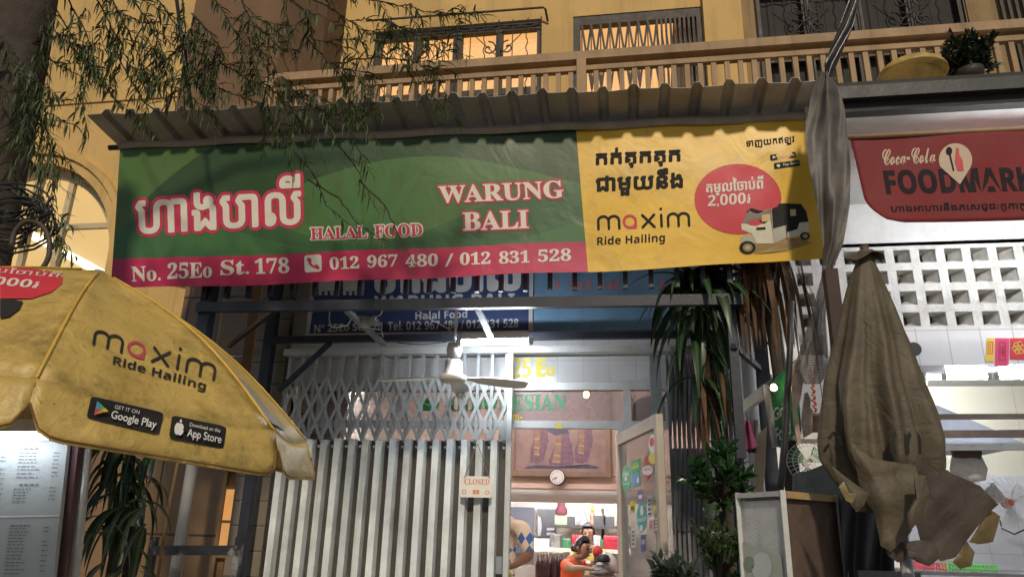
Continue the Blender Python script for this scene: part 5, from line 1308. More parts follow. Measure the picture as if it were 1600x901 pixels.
l_ = MB(); stroke(l_, rrect(1544, 534, 1551, 552, 1), 1, S, .005, 0, True); stroke(l_, [(1547, 537), (1547, 549)], 1, S, .005); l_.build('print', I_red, pq)
pq = thing('lucky_paper', 'bright pink paper charm beside the yellow one', 'paper', tuple(P(1565, 550, 5.975)), 'paper charms on the lintel')
pm = MB(); pm.slab([P(x, y, 5.974) for x, y in ((1554.5, 572), (1576, 572), (1577, 528), (1555, 528))], (0, .003, 0)); pm.build('paper', flat('charm_pink', (.62, .06, .16)), pq)
l_ = MB(); stroke(l_, rrect(1561, 534, 1571, 562, 1), 1, S, .005, 0, True); text(l_, '福', S, (1562, 556), (1570, 556), (1562, 540), .005); l_.build('print', flat('charm_dark', (.35, .02, .06)), pq)
pq = thing('lucky_paper', 'square red and gold paper charm at the right end of the lintel', 'paper', tuple(P(1590, 545, 5.975)), 'paper charms on the lintel')
pm = MB(); pm.slab([P(x, y, 5.974) for x, y in ((1578, 561), (1606, 561), (1606, 528), (1578, 528))], (0, .003, 0)); pm.build('paper', I_red, pq)
l_ = MB()
for i in range(6): stroke(l_, arc(1592+6*math.cos(i), 543+6*math.sin(i), 4, 4, 0, 300, 8), 1.4, S, .005)
l_.build('print', flat('charm_gold', (.7, .5, .1)), pq)
# on the canopy edge: yellow dome and potted plant
yd = MB().grid(lambda u, v: P(1425, 118, 4.95)+Vector((math.cos(u*6.283)*.235*math.sin(v*1.57), math.sin(u*6.283)*.23*math.sin(v*1.57), .125*math.cos(v*1.57)-.01)), 32, 10, uv=False)
tag(yd.build('yellow_cover', M_par, None, smooth=True, solid=.003), 'yellow cloth dome lying on the dark canopy edge', 'cover')

# ------------------------------------------------------------------ plants
def leafmat(name, a, b, stripe=None, rough=.35):
    m, t, bs = newmat(name)
    c = mixc(t, ramp(t, noise(t, 9, 4), .3, .7), a, b)
    if stripe:
        uv = t.n('ShaderNodeUVMap'); sp = t.n('ShaderNodeSeparateXYZ'); t.l(uv.outputs[0], sp.inputs[0])
        d = math_(t, 'ABSOLUTE', math_(t, 'SUBTRACT', sp.outputs[0], .5)); c = mixc(t, math_(t, 'LESS_THAN', d, .17), c, stripe)
    t.l(c, bs.inputs['Base Color']); bs.inputs['Roughness'].default_value = rough
    tr = t.n('ShaderNodeBsdfTranslucent'); t.l(c, tr.inputs[0]); ms = t.n('ShaderNodeMixShader'); ms.inputs[0].default_value = .2
    t.l(bs.outputs[0], ms.inputs[1]); t.l(tr.outputs[0], ms.inputs[2]); t.l(ms.outputs[0], m.node_tree.nodes['Material Output'].inputs[0]); return m
def strap(mb, base, d, L, wd, droop, twist=0., n=9, tip=1.6):
    d = Vector(d).normalized(); p = Vector(base); st = L/n; sd0 = d.cross(Vector((0, 0, 1)))
    if sd0.length < .1: sd0 = Vector((1, 0, 0))
    sd0.normalize(); k = len(mb.v); mb.uv = mb.uv or {}
    for i in range(n+1):
        t = i/n; w_ = wd*min(1, .35+t*3)*(1-t**tip*.96)
        sd = Matrix.Rotation(twist*t, 3, d) @ sd0; up = sd.cross(d)
        for j, (o, h) in enumerate(((-1, .25), (0, 0), (1, .25))):
            mb.uv[len(mb.v)] = (.5+.5*o, t); mb.v.append(p+sd*(o*w_/2)+up*(h*w_*.5))
        d = (d+Vector((0, 0, -1))*droop*(st/L)*(1+t)).normalized(); p = p+d*st
    for i in range(n):
        for j in range(2): mb.f.append([k+3*i+j, k+3*i+j+1, k+3*i+j+4, k+3*i+j+3]); mb.mi.append(0)
M_drac = leafmat('striped_leaf', (.010, .024, .011), (.022, .050, .020), (.045, .10, .032), .38)
M_dry = leafmat('dry_leaf', (.055, .028, .014), (.17, .085, .038), None, .7)
M_bush = leafmat('glossy_leaf', (.010, .035, .010), (.025, .075, .02), None, .25)
M_bark = mat('bark', (.05, .038, .028), .9, var=.4, scale=12, dirt=.4, bump=1, bscale=18)
rnd = random.Random(21)
# big dracaena under the right part of the banner
pc = P(1088, 440, 5.15)
dr_ = thing('dracaena_plant', 'tall striped-leaf dracaena drooping below the yellow half of the long banner', 'plant', (pc.x, pc.y, .12))
lf = MB()
for i in range(84):
    a = rnd.uniform(0, 6.283); lvl = rnd.choice((rnd.uniform(-.75, .06), rnd.uniform(-.12, .06))); el = rnd.uniform(-.3, .95) if lvl > -.15 else rnd.uniform(-.9, .3)
    el = el
    strap(lf, pc+Vector((rnd.uniform(-.06, .06), rnd.uniform(-.06, .06), lvl)), (math.cos(a)*.8, math.sin(a)*.8, el), rnd.uniform(.45, .70), rnd.uniform(.075, .12), (rnd.uniform(1.1, 2.4) if lvl > -.2 else rnd.uniform(1.8, 3.4)), rnd.uniform(-.6, .6), 10)
lf.build('leaves', M_drac, dr_, smooth=True)
lf = MB()
for i in range(26):
    a = rnd.uniform(0, 6.283); strap(lf, pc+Vector((rnd.uniform(-.05, .1), rnd.uniform(-.1, .05), rnd.uniform(-.9, -.45))), (math.cos(a)*.5, math.sin(a)*.5, -.5), rnd.uniform(.3, .55), rnd.uniform(.03, .05), 3, rnd.uniform(-2, 2), 8)
lf.build('dead_leaves', M_dry, dr_, smooth=True)
MB().tube([pc, pc+Vector((.05, 0, -.6)), pc+Vector((.12, .02, -1.3)), (pc.x+.1, pc.y, .12)], [.03, .032, .035, .045], 8).build('trunk', M_bark, dr_, smooth=True)
# dry palm leaves hanging from the frame
pc = P(1192, 408, 4.95)
dp_ = thing('dry_palm', 'brown withered palm leaves hanging beside the grey drain pipe under the banner corner', 'plant', (pc.x, pc.y, .12))
lf = MB()
for i in range(60):
    a = rnd.uniform(0, 6.283); strap(lf, pc+Vector((rnd.uniform(-.17, .15), rnd.uniform(-.1, .1), rnd.uniform(-.12, .15))), (math.cos(a)*.25, math.sin(a)*.25, -.9), rnd.uniform(.35, .72), rnd.uniform(.04, .075), 2.5, rnd.uniform(-3, 3), 9)
for i in range(8):
    strap(lf, pc+Vector((rnd.uniform(.1, .22), -.05, rnd.uniform(-.1, .1))), (rnd.uniform(.1, .5), -.1, -.9), rnd.uniform(.35, 1.0), .03, 2.0, 1, 9)
lf.build('dry_leaves', M_dry, dp_, smooth=True)
MB().tube([pc+Vector((0, 0, .2)), pc+Vector((.05, .02, -.8)), (pc.x+.1, pc.y, .12)], [.05, .05, .06], 8).build('trunk', M_bark, dp_, smooth=True)
# glossy bushes
def blade(mb, p, d, L, wd, rr):
    d = Vector(d).normalized(); s_ = d.cross(Vector((rr.uniform(-1, 1), rr.uniform(-1, 1), rr.uniform(.2, 1)))).normalized(); u = s_.cross(d)
    k = len(mb.v)
    for t, w_, b in ((0, .06, 0), (.3, .85, .06), (.6, .95, .05), (.85, .5, -.02), (1, .03, -.1)):
        for o in (-1, 0, 1): mb.v.append(Vector(p)+d*L*t+s_*(o*wd*.5*w_)+u*(b*L+abs(o)*.12*wd))
    for i in range(4):
        for j in range(2): mb.f.append([k+3*i+j, k+3*i+j+1, k+3*i+j+4, k+3*i+j+3]); mb.mi.append(0)
def bush(name, label, centre, radii, nst, nlf, L, wd, m, base, seed, up=.2):
    rr = random.Random(seed); t = thing(name, label, 'plant', (base[0], base[1], .12)); st, lv = MB(), MB(); c = Vector(centre)
    for i in range(nst):
        v = Vector((rr.gauss(0, 1), rr.gauss(0, 1), rr.gauss(0, 1))).normalized()*rr.uniform(.35, 1)
        tip = c+Vector((v.x*radii[0], v.y*radii[1], v.z*radii[2])); b0_ = c+Vector((0, 0, -radii[2]*.9)); mid = b0_.lerp(tip, .5)+Vector((0, 0, .08*radii[2]))
        st.tube([b0_, mid, tip], [.008, .006, .003], 5)
        for k in range(nlf):
            q = mid.lerp(tip, rr.uniform(.1, 1)); d = (tip-mid).normalized()*.6+Vector((rr.uniform(-1, 1), rr.uniform(-1, 1), rr.uniform(-.6, .9)+up))
            blade(lv, q, d, L*rr.uniform(.7, 1.2), wd*rr.uniform(.8, 1.2), rr)
    st.tube([c+Vector((0, 0, -radii[2]*.85)), (base[0], base[1], .12)], [.02, .03], 6)
    st.build('stem', M_bark, t); lv.build('leaves', m, t, smooth=True); return t
c = P(1125, 738, 4.3); bush('glossy_bush', 'dark glossy-leaved bush between the folded dark gate and the tall cabinet', c, (.24, .22, .19), 30, 13, .085, .034, M_bush, (c.x, c.y), 3)
c = P(1122, 850, 4.2); bush('small_leaf_bush', 'bush of many small green leaves just left of the tall cabinet', c, (.15, .18, .24), 36, 18, .034, .02, leafmat('small_leaf', (.022, .06, .014), (.05, .12, .025)), (c.x, c.y), 4)
c = P(1060, 893, 3.9); bush('grey_leaf_shrub', 'grey-green shrub at the foot of the open glass door', c, (.13, .12, .11), 16, 10, .07, .03, leafmat('grey_leaf', (.035, .05, .04), (.06, .085, .06)), (c.x, c.y), 5)
# left dracaena
for (px, py, Y, n_, lab, sd) in ((200, 735, 4.3, 70, 'dark striped-leaf dracaena behind the menu board under the open parasol', 8), (205, 850, 4.0, 24, 'paler low dracaena with narrow leaves beside the menu board post', 9)):
    rr = random.Random(sd); pc = P(px, py, Y); t = thing('dracaena_plant', lab, 'plant', (pc.x, pc.y, .12)); lf = MB()
    for i in range(n_):
        a = rr.uniform(0, 6.283); lvl = rr.uniform(-.35, .25)
        strap(lf, pc+Vector((rr.uniform(-.13, .1), rr.uniform(-.1, .1), lvl)), (math.cos(a)*.7, math.sin(a)*.7, rr.uniform(-.5, .6)), rr.uniform(.32, .5), rr.uniform(.045, .075), rr.uniform(1.8, 3.6), rr.uniform(-.8, .8), 9)
    lf.build('leaves', M_drac if sd == 8 else leafmat('pale_striped_leaf', (.03, .06, .03), (.07, .11, .06), (.16, .22, .12), .3), t, smooth=True)
    MB().tube([pc+Vector((0, 0, .1)), (pc.x+.03, pc.y, .12)], [.025, .035], 8).build('trunk', M_bark, t, smooth=True)
c = P(1517, 82, 4.95); bush('potted_shrub', 'dark dense shrub on the canopy edge in front of the balcony railing', c, (.23, .19, .20), 60, 16, .065, .026, leafmat('dark_leaf', (.010, .017, .008), (.022, .034, .014)), (c.x, c.y), 12)
SCN = [o for o in bpy.data.objects if o.name.startswith('potted_shrub')][0]
for ch in list(SCN.children):
    if ch.name.startswith('stem'): bpy.data.objects.remove(ch)
q = P(1517, 122, 4.95); MB().tube([q, c], [.02, .012], 6).build('stem', M_bark, SCN)
MB().lathe([(.08, -.02), (.09, .03), (.095, .06), (.08, .06)], q, 16).build('pot', M_dark, SCN, smooth=True)
SCN.location = SCN.location
# tamarind-like street tree: trunk at the far left, drooping sprays over the banner
M_tl = leafmat('tree_leaf', (.026, .042, .012), (.075, .110, .032), None, .55)
YT = 3.2
tree = thing('street_tree', 'dark street tree at the left edge with fine drooping leaf sprays over the banner', 'tree', (P(0, 500, YT).x, YT, .12))
tk_ = MB(); tx_ = P(-12, 380, YT).x
tr_pts = [(P(-30, 700, YT).x, .12), (P(-22, 500, YT).x, 2.3), (P(-14, 400, YT).x, 2.9), (P(-2, 270, YT).x, 3.6), (P(12, 120, YT).x, 4.4), (P(18, 0, YT).x, 5.2)]
tk_.tube([Vector((x, YT, z)) for x, z in tr_pts], [.17, .12, .10, .13, .17, .20], 14)
tk_.build('trunk', M_bark, tree, smooth=True)
rr = random.Random(33)
tw, lv = MB(), MB()
def spray(pts, Y0, Y1, lmin=.06, lmax=.105, dens=1., r0=.006):
    """a drooping twig with many narrow leaves on both sides"""
    n = len(pts); P3 = [P(x, y, Y0+(Y1-Y0)*i/(n-1)) for i, (x, y) in enumerate(pts)]
    # smooth it
    sm = []
    for i in range(n-1):
        for k in range(4): t = k/4; q = P3[i].lerp(P3[i+1], t)+Vector((rr.uniform(-.006, .006), rr.uniform(-.01, .01), rr.uniform(-.006, .006))); sm.append(q)
    sm.append(P3[-1]); tw.tube(sm, [r0*(1-.75*i/len(sm)) for i in range(len(sm))], 5)
    L = 0
    for i in range(len(sm)-1):
        a, b = sm[i], sm[i+1]; d = (b-a).normalized(); m = max(1, int((b-a).length/.0115*dens))
        for j in range(m):
            if rr.random() < .12: continue
            q = a.lerp(b, rr.random()); side = d.cross(Vector((rr.uniform(-.4, .4), 1, rr.uniform(-.4, .4)))).normalized()*(1 if rr.random() < .5 else -1)
            dd = (d*rr.uniform(.35, 1.1)+side*rr.uniform(.5, 1)+Vector((0, rr.uniform(-.5, .5), -.25)))
            strap(lv, q, dd, rr.uniform(lmin*.7, lmax*1.15), rr.uniform(.007, .015), rr.uniform(.2, 2.4), rr.uniform(-1, 1), 4, 2.5)
def bough(pts, Y0, Y1, k=5, **kw):
    k = int(k*1.25)+(k > 0)
    spray(pts, Y0, Y1, **kw)
    for i in range(k):
        j = rr.randrange(0, len(pts)-1); t = rr.random(); x = pts[j][0]+(pts[j+1][0]-pts[j][0])*t; y = pts[j][1]+(pts[j+1][1]-pts[j][1])*t
        a = math.atan2(pts[j+1][1]-pts[j][1], pts[j+1][0]-pts[j][0])+rr.choice((-1, 1))*rr.uniform(.4, 1.0); L = rr.uniform(38, 85)
        p1 = (x+L*.5*math.cos(a), y+L*.5*math.sin(a)+4); p2 = (x+L*math.cos(a), y+L*math.sin(a)+14)
        Y = Y0+(Y1-Y0)*(j+t)/(len(pts)-1); spray([(x, y), p1, p2], Y, Y+rr.uniform(-.12, .12), r0=.003, **{q: v for q, v in kw.items() if q != 'r0'})
T = [([(70, -10), (78, 40), (105, 70), (135, 75)], 3.2, 3.2, 4), ([(60, 30), (70, 60), (110, 55), (150, 45)], 3.2, 3.1, 4), ([(55, 70), (85, 100), (120, 115), (140, 130)], 3.2, 3.2, 3),
     ([(40, 180), (70, 200), (80, 235), (90, 245)], 3.1, 3.1, 2), ([(30, 205), (45, 250), (60, 275), (75, 330)], 3.1, 3.0, 3), ([(35, 190), (60, 185), (82, 198)], 3.1, 3.1, 2),
     ([(100, -10), (130, 40), (150, 100), (185, 170)], 3.4, 3.6, 2), ([(145, -10), (165, 25), (190, 70), (210, 120)], 3.2, 3.4, 7), ([(170, -10), (195, 40), (215, 80), (238, 140)], 3.3, 3.4, 8),
     ([(200, -10), (230, 30), (250, 70), (262, 130)], 3.3, 3.4, 8), ([(240, -10), (268, 30), (300, 75), (330, 100)], 3.3, 3.4, 6), ([(285, -10), (290, 60), (292, 120), (298, 168)], 3.4, 3.5, 5),
     ([(300, 20), (335, 60), (350, 90), (330, 110), (250, 160)], 3.4, 3.5, 6), ([(330, -10), (355, 30), (380, 70), (425, 90)], 3.4, 3.5, 6), ([(370, -10), (395, 35), (405, 75), (420, 120)], 3.4, 3.5, 4),
     ([(440, -10), (480, 20), (490, 60), (540, 75)], 3.4, 3.5, 7), ([(470, -10), (520, 15), (560, 45), (640, 60)], 3.4, 3.5, 5), ([(480, 60), (510, 95), (540, 110), (600, 120)], 3.5, 3.6, 4),
     ([(500, -10), (580, 0), (640, 10), (690, 25)], 3.4, 3.5, 5), ([(300, 130), (345, 140), (400, 160), (440, 215)], 3.5, 3.7, 5), ([(340, 95), (390, 125), (440, 150), (500, 150)], 3.5, 3.6, 6),
     ([(440, 120), (470, 160), (520, 180), (590, 170)], 3.5, 3.6, 7), ([(430, 150), (470, 190), (520, 185), (560, 195)], 3.5, 3.6, 5), ([(500, 190), (540, 240), (560, 270), (590, 330)], 3.7, 3.8, 3),
     ([(460, 240), (490, 270), (510, 320), (560, 365)], 3.7, 3.8, 5), ([(480, 280), (530, 310), (560, 350), (610, 385)], 3.7, 3.8, 6), ([(560, 280), (600, 320), (620, 360), (650, 420)], 3.7, 3.8, 3),
     ([(520, 100), (590, 90), (640, 95), (690, 120)], 3.5, 3.6, 5), ([(600, 30), (650, 55), (690, 80), (715, 60)], 3.5, 3.6, 4), ([(420, 170), (430, 210), (470, 225), (480, 260)], 3.6, 3.7, 4),
     ([(20, 260), (40, 300), (60, 340), (95, 352)], 3.0, 3.0, 2), ([(40, 130), (50, 165), (75, 185), (120, 195)], 3.1, 3.1, 3), ([(5, 60), (20, 100), (45, 140), (50, 200)], 2.95, 2.95, 7), ([(-10, 120), (20, 160), (35, 200), (40, 240)], 2.95, 2.95, 6)]
for pts, a, b, k in T:
    low = sum(q[1] for q in pts)/len(pts) > 215 and pts[0][0] > 300
    bough(pts, a, b, 0 if low else k, dens=.4 if low else 1.)
tw.build('twigs', M_bark, tree); lv.build('foliage', M_tl, tree)
br_ = MB()
for p in ((P(20, 20, YT), P(120, -60, 3.3), P(300, -110, 3.4), P(520, -100, 3.5)),): br_.tube(p, [.06, .04, .03, .015][:len(p)], 8)
br_.build('limb', M_bark, tree, smooth=True)
# cables
def wire(pts, Y, r=.004): return [P(x, y, Y) for x, y in pts]
def curly(cx, cy, rx, ry, k, Y, seed):
    q = random.Random(seed); o = []
    for i in range(k*12+1):
        a = i*math.pi/6+q.uniform(-.1, .1); o.append(P(cx+rx*math.cos(a)*(1-.02*i/k)+q.uniform(-2, 2), cy+ry*math.sin(a)+i*.6, Y+q.uniform(-.03, .03)))
    return o
cb_ = MB()
for cx, cy, rx, ry, k, Y, s_ in ((20, 330, 60, 28, 2, 2.9, 1), (15, 345, 82, 42, 2, 2.95, 2), (30, 322, 50, 20, 2, 2.85, 3), (10, 350, 40, 24, 3, 2.9, 4), (25, 305, 58, 24, 2, 2.9, 5), (-5, 310, 60, 30, 2, 2.9, 6)): cb_.tube(curly(cx, cy, rx, ry, k, Y, s_), .006, 5)
tag(cb_.build('cable_coils', M_black, None, smooth=True), 'tangle of black cable coils tied to the tree trunk in front of the arched window', 'cable')
hoop = MB().tube([P(48+30*math.cos(R(a)), 386-41*math.sin(R(a)), 2.85) for a in range(-70, 190, 10)], .012, 8)
tag(hoop.build('conduit_loop', mat('brown_conduit', (.06, .045, .035), .6), None, smooth=True), 'thick brown conduit looping over the parasol in front of the arched window', 'cable')
for pts, Y, lab in (([(85, 10), (120, 70), (150, 115), (190, 170)], 4.0, 'thin black cable running from the tree down to the left end of the awning'), ([(165, 40), (190, 100), (225, 160), (250, 178)], 4.0, 'thin black cable crossing the cream wall towards the awning'),
                    ([(276, 0), (284, 60), (292, 120), (300, 172)], 4.1, 'thick dark cable dropping straight down in front of the brown pier')):
    tag(MB().tube(wire(pts, Y), .006 if 'thick' not in lab else .014, 5).build('overhead_cable', M_black, None, smooth=True), lab, 'cable')
tag(MB().tube([P(446+10*math.cos(a*.3), 50+15*math.sin(a*.3), 5.9) for a in range(22)], .008, 6).build('wire_loop', M_black, None, smooth=True), 'small loop of wire hanging on the dark side of the brown pier', 'cable')
hb = P(437, 130, 5.85)
fl = thing('white_flower', 'pale fluffy flower head at the left end of the balcony railing', 'plant', tuple(hb)); b_ = MB()
for i in range(90):
    a = rr.uniform(0, 6.28); e_ = rr.uniform(.0, 1.5); b_.tube([hb, hb+Vector((math.cos(a)*math.cos(e_), math.sin(a)*math.cos(e_), math.sin(e_)))*rr.uniform(.05, .085)], .003, 3)
b_.build('petals', mat('petal', (.45, .34, .22), .8), fl); MB().tube([hb, hb-Vector((0, 0, .1)), Vector((hb.x+.02, 5.95, 5.2)), Vector((hb.x+.02, 5.95, 4.62))], .006, 5).build('stem', M_bush, fl)

# ------------------------------------------------------------------ things in the room
YPn = 8.93
pt = thing('wall_painting', 'large framed painting of three dancers in purple dress above the round clock', 'painting', tuple(P(868, 737, YPn)))
a, b = P(803, 735, YPn), P(946, 700, YPn); z1p = a.z+1.05
MB().box(a.x, b.x, YPn, YPn+.03, a.z, z1p).build('canvas', mat('painting_ground', (.24, .145, .125), .6, var=.3, scale=5, dirt=.4, dirtcol=(.18, .10, .09)), pt)
f_ = MB()
for q in ((a.x-.06, a.x, a.z-.06, z1p+.06), (b.x, b.x+.06, a.z-.06, z1p+.06), (a.x, b.x, a.z-.06, a.z), (a.x, b.x, z1p, z1p+.06)): f_.box(q[0], q[1], YPn-.03, YPn+.03, q[2], q[3])
f_.build('frame', mat('gilt_wood', (.20, .12, .075), .5), pt)
dn = MB(); S = ysurf(YPn); W = lambda l: [(780+x/7.268, 660+y/7.268) for x, y in l]
patch(dn, W([(300, 500), (420, 480), (560, 500), (700, 490), (840, 505), (1000, 470), (1120, 500), (1140, 520), (280, 520)]), S, .002, 2)
for ox in (0, 505):
    patch(dn, W([(352+ox, 300), (385+ox, 235), (400+ox, 60), (540+ox, 50), (562+ox, 200), (530+ox, 330), (500+ox, 440), (440+ox, 462), (352+ox, 448)]), S, .003, 0)
    patch(dn, W([(405+ox, 60), (465+ox, 50), (455+ox, 350), (395+ox, 340)]), S, .005, 1)
patch(dn, W([(555, 440), (600, 330), (640, 250), (640, 60), (760, 60), (830, 260), (850, 420), (830, 490), (580, 480)]), S, .003, 0)
patch(dn, W([(640, 60), (715, 60), (690, 450), (600, 440), (630, 300)]), S, .005, 1)
patch(dn, W([(540, 90), (650, 150), (720, 120), (800, 130), (770, 60), (560, 50)]), S, .006, 2)
for x0_, x1_, y in ((400, 462, 170), (398, 460, 270), (396, 458, 345), (640, 705, 230), (620, 695, 360), (600, 690, 430), (905, 965, 250), (900, 960, 330)): patch(dn, W([(x0_, y), (x1_, y+8), (x1_, y+26), (x0_, y+16)]), S, .007, 3)
dn.build('dancers', [mat('paint_purple', (.15, .075, .10), .6, var=.4, scale=20), mat('paint_umber', (.24, .13, .085), .6, var=.3, scale=20), mat('paint_dark', (.055, .05, .085), .6, var=.4, scale=20), flat('paint_ochre', (.34, .22, .09))], pt)
ck = P(871, 745, 8.9); clk = thing('wall_clock', 'round white clock with a black rim hanging below the painting', 'clock', tuple(ck))
r_ = .094
MB().lathe([(r_*.90, -.0), (r_*.9, -.045), (r_, -.045), (r_*1.02, -.02), (r_, .03)], ck, 32, 'y').build('rim', M_black, clk, smooth=False)
fc_ = MB(); fc_.add([ck+Vector((math.cos(i*math.pi/16)*r_*.9, -.047, math.sin(i*math.pi/16)*r_*.9)) for i in range(32)], [list(range(32))]); fc_.build('face', mat('clock_face', (.68, .60, .55), .4, var=.03, dirt=0), clk)
hd_ = MB()
for i in range(12):
    a = i*math.pi/6; d = Vector((math.sin(a), 0, math.cos(a))); s_ = ck+Vector((0, -.049, 0))+d*r_*.68
    v_, f2 = glyphs(str(i or 12)); mx = max(p[0] for p in v_)/2; hd_.add([s_+Vector(((x-mx)*.026, 0, (y-.33)*.026)) for x, y, _l in v_], f2)
hd_.build('numerals', M_black, clk); hd_ = MB(); hd_.bar(ck+Vector((0, -.051, 0)), ck+Vector((-r_*.33, -.051, -r_*.3)), .008, .002, up=(0, 1, 0)); hd_.bar(ck+Vector((0, -.053, 0)), ck+Vector((-r_*.62, -.053, -r_*.30)), .005, .002, up=(0, 1, 0))
hd_.build('hands', M_black, clk)
# drinks shelf
YSf = 10.35
def px3(x, y, Y=YSf): return P(780+x/7.268, 777+y/7.268, Y)
shf = thing('drinks_shelf', 'black and white wall shelf stacked with cans and small things behind the counter', 'shelf', tuple(px3(1000, 320)))
q0, q1 = px3(640, 322), px3(1500, 322); MB().box(q0.x, q1.x, YSf-.15, YSf+.2, q0.z-.02, q0.z+.02).build('upper_board', M_black, shf)
q0, q1 = px3(520, 575), px3(1500, 590); MB().box(q0.x, q1.x, YSf-.25, YSf+.2, q0.z-.03, q0.z+.015).build('lower_board', mat('shelf_cream', (.6, .55, .45), .5), shf); zsh = q0.z+.016; zup = px3(640, 322).z+.021
for xx in (1170,): s_ = px3(xx, 120); MB().box(s_.x-.02, s_.x+.02, YSf+.15, YSf+.19, .13, s_.z).build('upright', M_dark, shf)
MB().box(px3(780, 0).x, px3(1160, 0).x, YSf+.21, YSf+.22, zup+.0, px3(0, 130).z).build('back_panel', M_white, shf)
cans = None; rr = random.Random(4)
M_can = mat('can_red', (.36, .03, .045), .3, .3, var=.15, dirt=0); M_cang = mat('can_green', (.05, .16, .08), .3, .3); M_canw = mat('can_pale', (.5, .48, .5), .3, .3); M_tin = mat('tin', (.5, .5, .5), .25, .8)
def can(m, name, label, grp, z, x, hgt=.17):
    t = thing(name, label, 'can', (x, YSf-.1, z), grp); c_ = Vector((x, YSf-.1, z))
    MB().lathe([(.026, 0), (.032, .01), (.032, hgt-.015), (.027, hgt)], c_, 12).build('body', m, t, smooth=True); MB().lathe([(.026, hgt), (.026, hgt+.003), (.02, hgt+.004)], c_, 12).build('lid', M_tin, t); return t
src = can(M_can, 'drink_can', 'tall red drink can in the row on the cream shelf', 'red cans on the shelf', zsh, px3(850, 0).x)
for xx in (888, 915, 945, 1205, 1235, 1262, 1290, 1315, 1340): dup(src, (px3(xx, 0).x, YSf-.1, zsh))
src = can(M_cang, 'drink_can', 'dark green drink can in the row on the cream shelf', 'green cans on the shelf', zsh, px3(745, 0).x, .12)
for xx in (772, 800, 1160): dup(src, (px3(xx, 0).x, YSf-.1, zsh))
src = can(M_canw, 'drink_can', 'pale silver drink can standing right of the man in yellow', 'pale cans on the shelf', zsh, px3(1095, 0).x)
dup(src, (px3(1125, 0).x, YSf-.1, zsh))
c_ = px3(655, 560); c_.z = zsh; tpot = thing('steel_pot', 'shiny steel cooking pot on the cream shelf left of the cans', 'pot', tuple(c_))
MB().lathe([(.10, 0), (.105, .01), (.105, .16), (.11, .165), (.10, .165), (.098, .02)], c_, 24).build('body', M_tin, tpot, smooth=True)
for s_ in (-1, 1): MB().tube([c_+Vector((s_*.105, -.02, .12)), c_+Vector((s_*.135, -.02, .13)), c_+Vector((s_*.105, .02, .12))], .006, 6).build('handle', M_black, tpot)
c_ = px3(968, 318); c_.z = zup; cn = thing('grey_cone', 'grey cone-shaped hat on the black upper shelf', 'hat', tuple(c_)); MB().lathe([(.085, 0), (.08, .005), (.004, .19)], c_, 20).build('cone', M_gated, cn, smooth=True); MB().lathe([(.095, 0), (.095, .004), (.08, .006)], c_, 20).build('brim', M_gated, cn)
c_ = px3(1060, 318); c_.z = zup; gd = thing('gold_figurine', 'small gold figurine on the black upper shelf beside the grey cone', 'figurine', tuple(c_))
MB().lathe([(.05, 0), (.05, .03), (.035, .04), (.03, .10), (.045, .13), (.03, .16), (.015, .18)], c_, 14).build('body', mat('terracotta', (.35, .14, .09), .5), gd, smooth=True); MB().lathe([(.02, .18), (.03, .20), (.022, .23), (.004, .26)], c_, 12).build('head', mat('gold', (.65, .42, .10), .3, .6), gd, smooth=True)
c_ = px3(705, 225, YSf); c_.z = zup; pu_ = thing('maroon_plush', 'maroon plush toy sitting on top of the green box', 'toy', (c_.x, c_.y, zup+.12))
MB().lathe([(.05, .12), (.085, .14), (.08, .20), (.05, .25), (.055, .29), (.04, .33), (.01, .35)], c_, 14).build('body', mat('plush', (.10, .025, .04), .95, bump=1), pu_, smooth=True)
for s_ in (-1, 1): MB().lathe([(.01, -.03), (.025, 0), (.01, .03)], c_+Vector((s_*.05, -.02, .32)), 8).build('ear', M_dark, pu_)
bx = thing('green_box', 'green box with two white ovals on the black upper shelf', 'box', tuple(c_)); MB().box(c_.x-.085, c_.x+.085, c_.y-.06, c_.y+.06, zup, zup+.118).build('carton', mat('carton_green', (.16, .24, .07), .5), bx)
o_ = MB()
for dx in (-.04, .04): o_.add([(c_.x+dx+.03*math.cos(i*.5236), c_.y-.062, zup+.06+.035*math.sin(i*.5236)) for i in range(12)], [list(range(12))])
o_.build('oval', M_white, bx)
for i, (xx, w_, h_, lab) in enumerate(((800, .07, .11, 'black boxy radio beside the green box on the upper shelf'), (1140, .08, .13, 'dark camera-like gadget right of the gold figurine on the upper shelf'), (1250, .07, .12, 'black and white gadget at the right end of the upper shelf'))):
    c_ = px3(xx, 318); g_ = thing('gadget', lab, 'gadget', (c_.x, c_.y, zup)); MB().box(c_.x-w_, c_.x+w_, c_.y-.05, c_.y+.05, zup, zup+h_).build('case', M_black, g_); MB().lathe([(.035, -.06), (.04, -.052), (.04, -.05)], Vector((c_.x, c_.y, zup+h_*.5)), 14, 'y').build('lens', M_canw, g_); MB().box(c_.x-w_*.4, c_.x+w_*.4, c_.y-.03, c_.y+.03, zup+h_+.0005, zup+h_+.03).build('top', M_gated, g_)
q0, q1 = px3(428, 440, 10.7), px3(640, 130, 10.7); cal = thing('black_poster', 'tall black and grey wall poster with two white bars left of the shelf', 'poster', tuple(q0))
MB().box(q0.x, q1.x, 10.68, 10.7, q0.z, q1.z).build('sheet', mat('poster_black', (.05, .055, .07), .4, var=.6, scale=6), cal)
o_ = MB(); S = ysurf(10.678)
for y in (355, 410): patch(o_, [(780+x/7.268, 777+yy/7.268) for x, yy in ((540, y+15), (630, y+15), (630, y-15), (540, y-15))], S, .003)
patch(o_, [(780+x/7.268, 777+yy/7.268) for x, yy in ((435, 430), (470, 430), (485, 330), (475, 230), (440, 200))], S, .003)
o_.build('white_bar', flat('poster_grey', (.45, .46, .48)), cal)
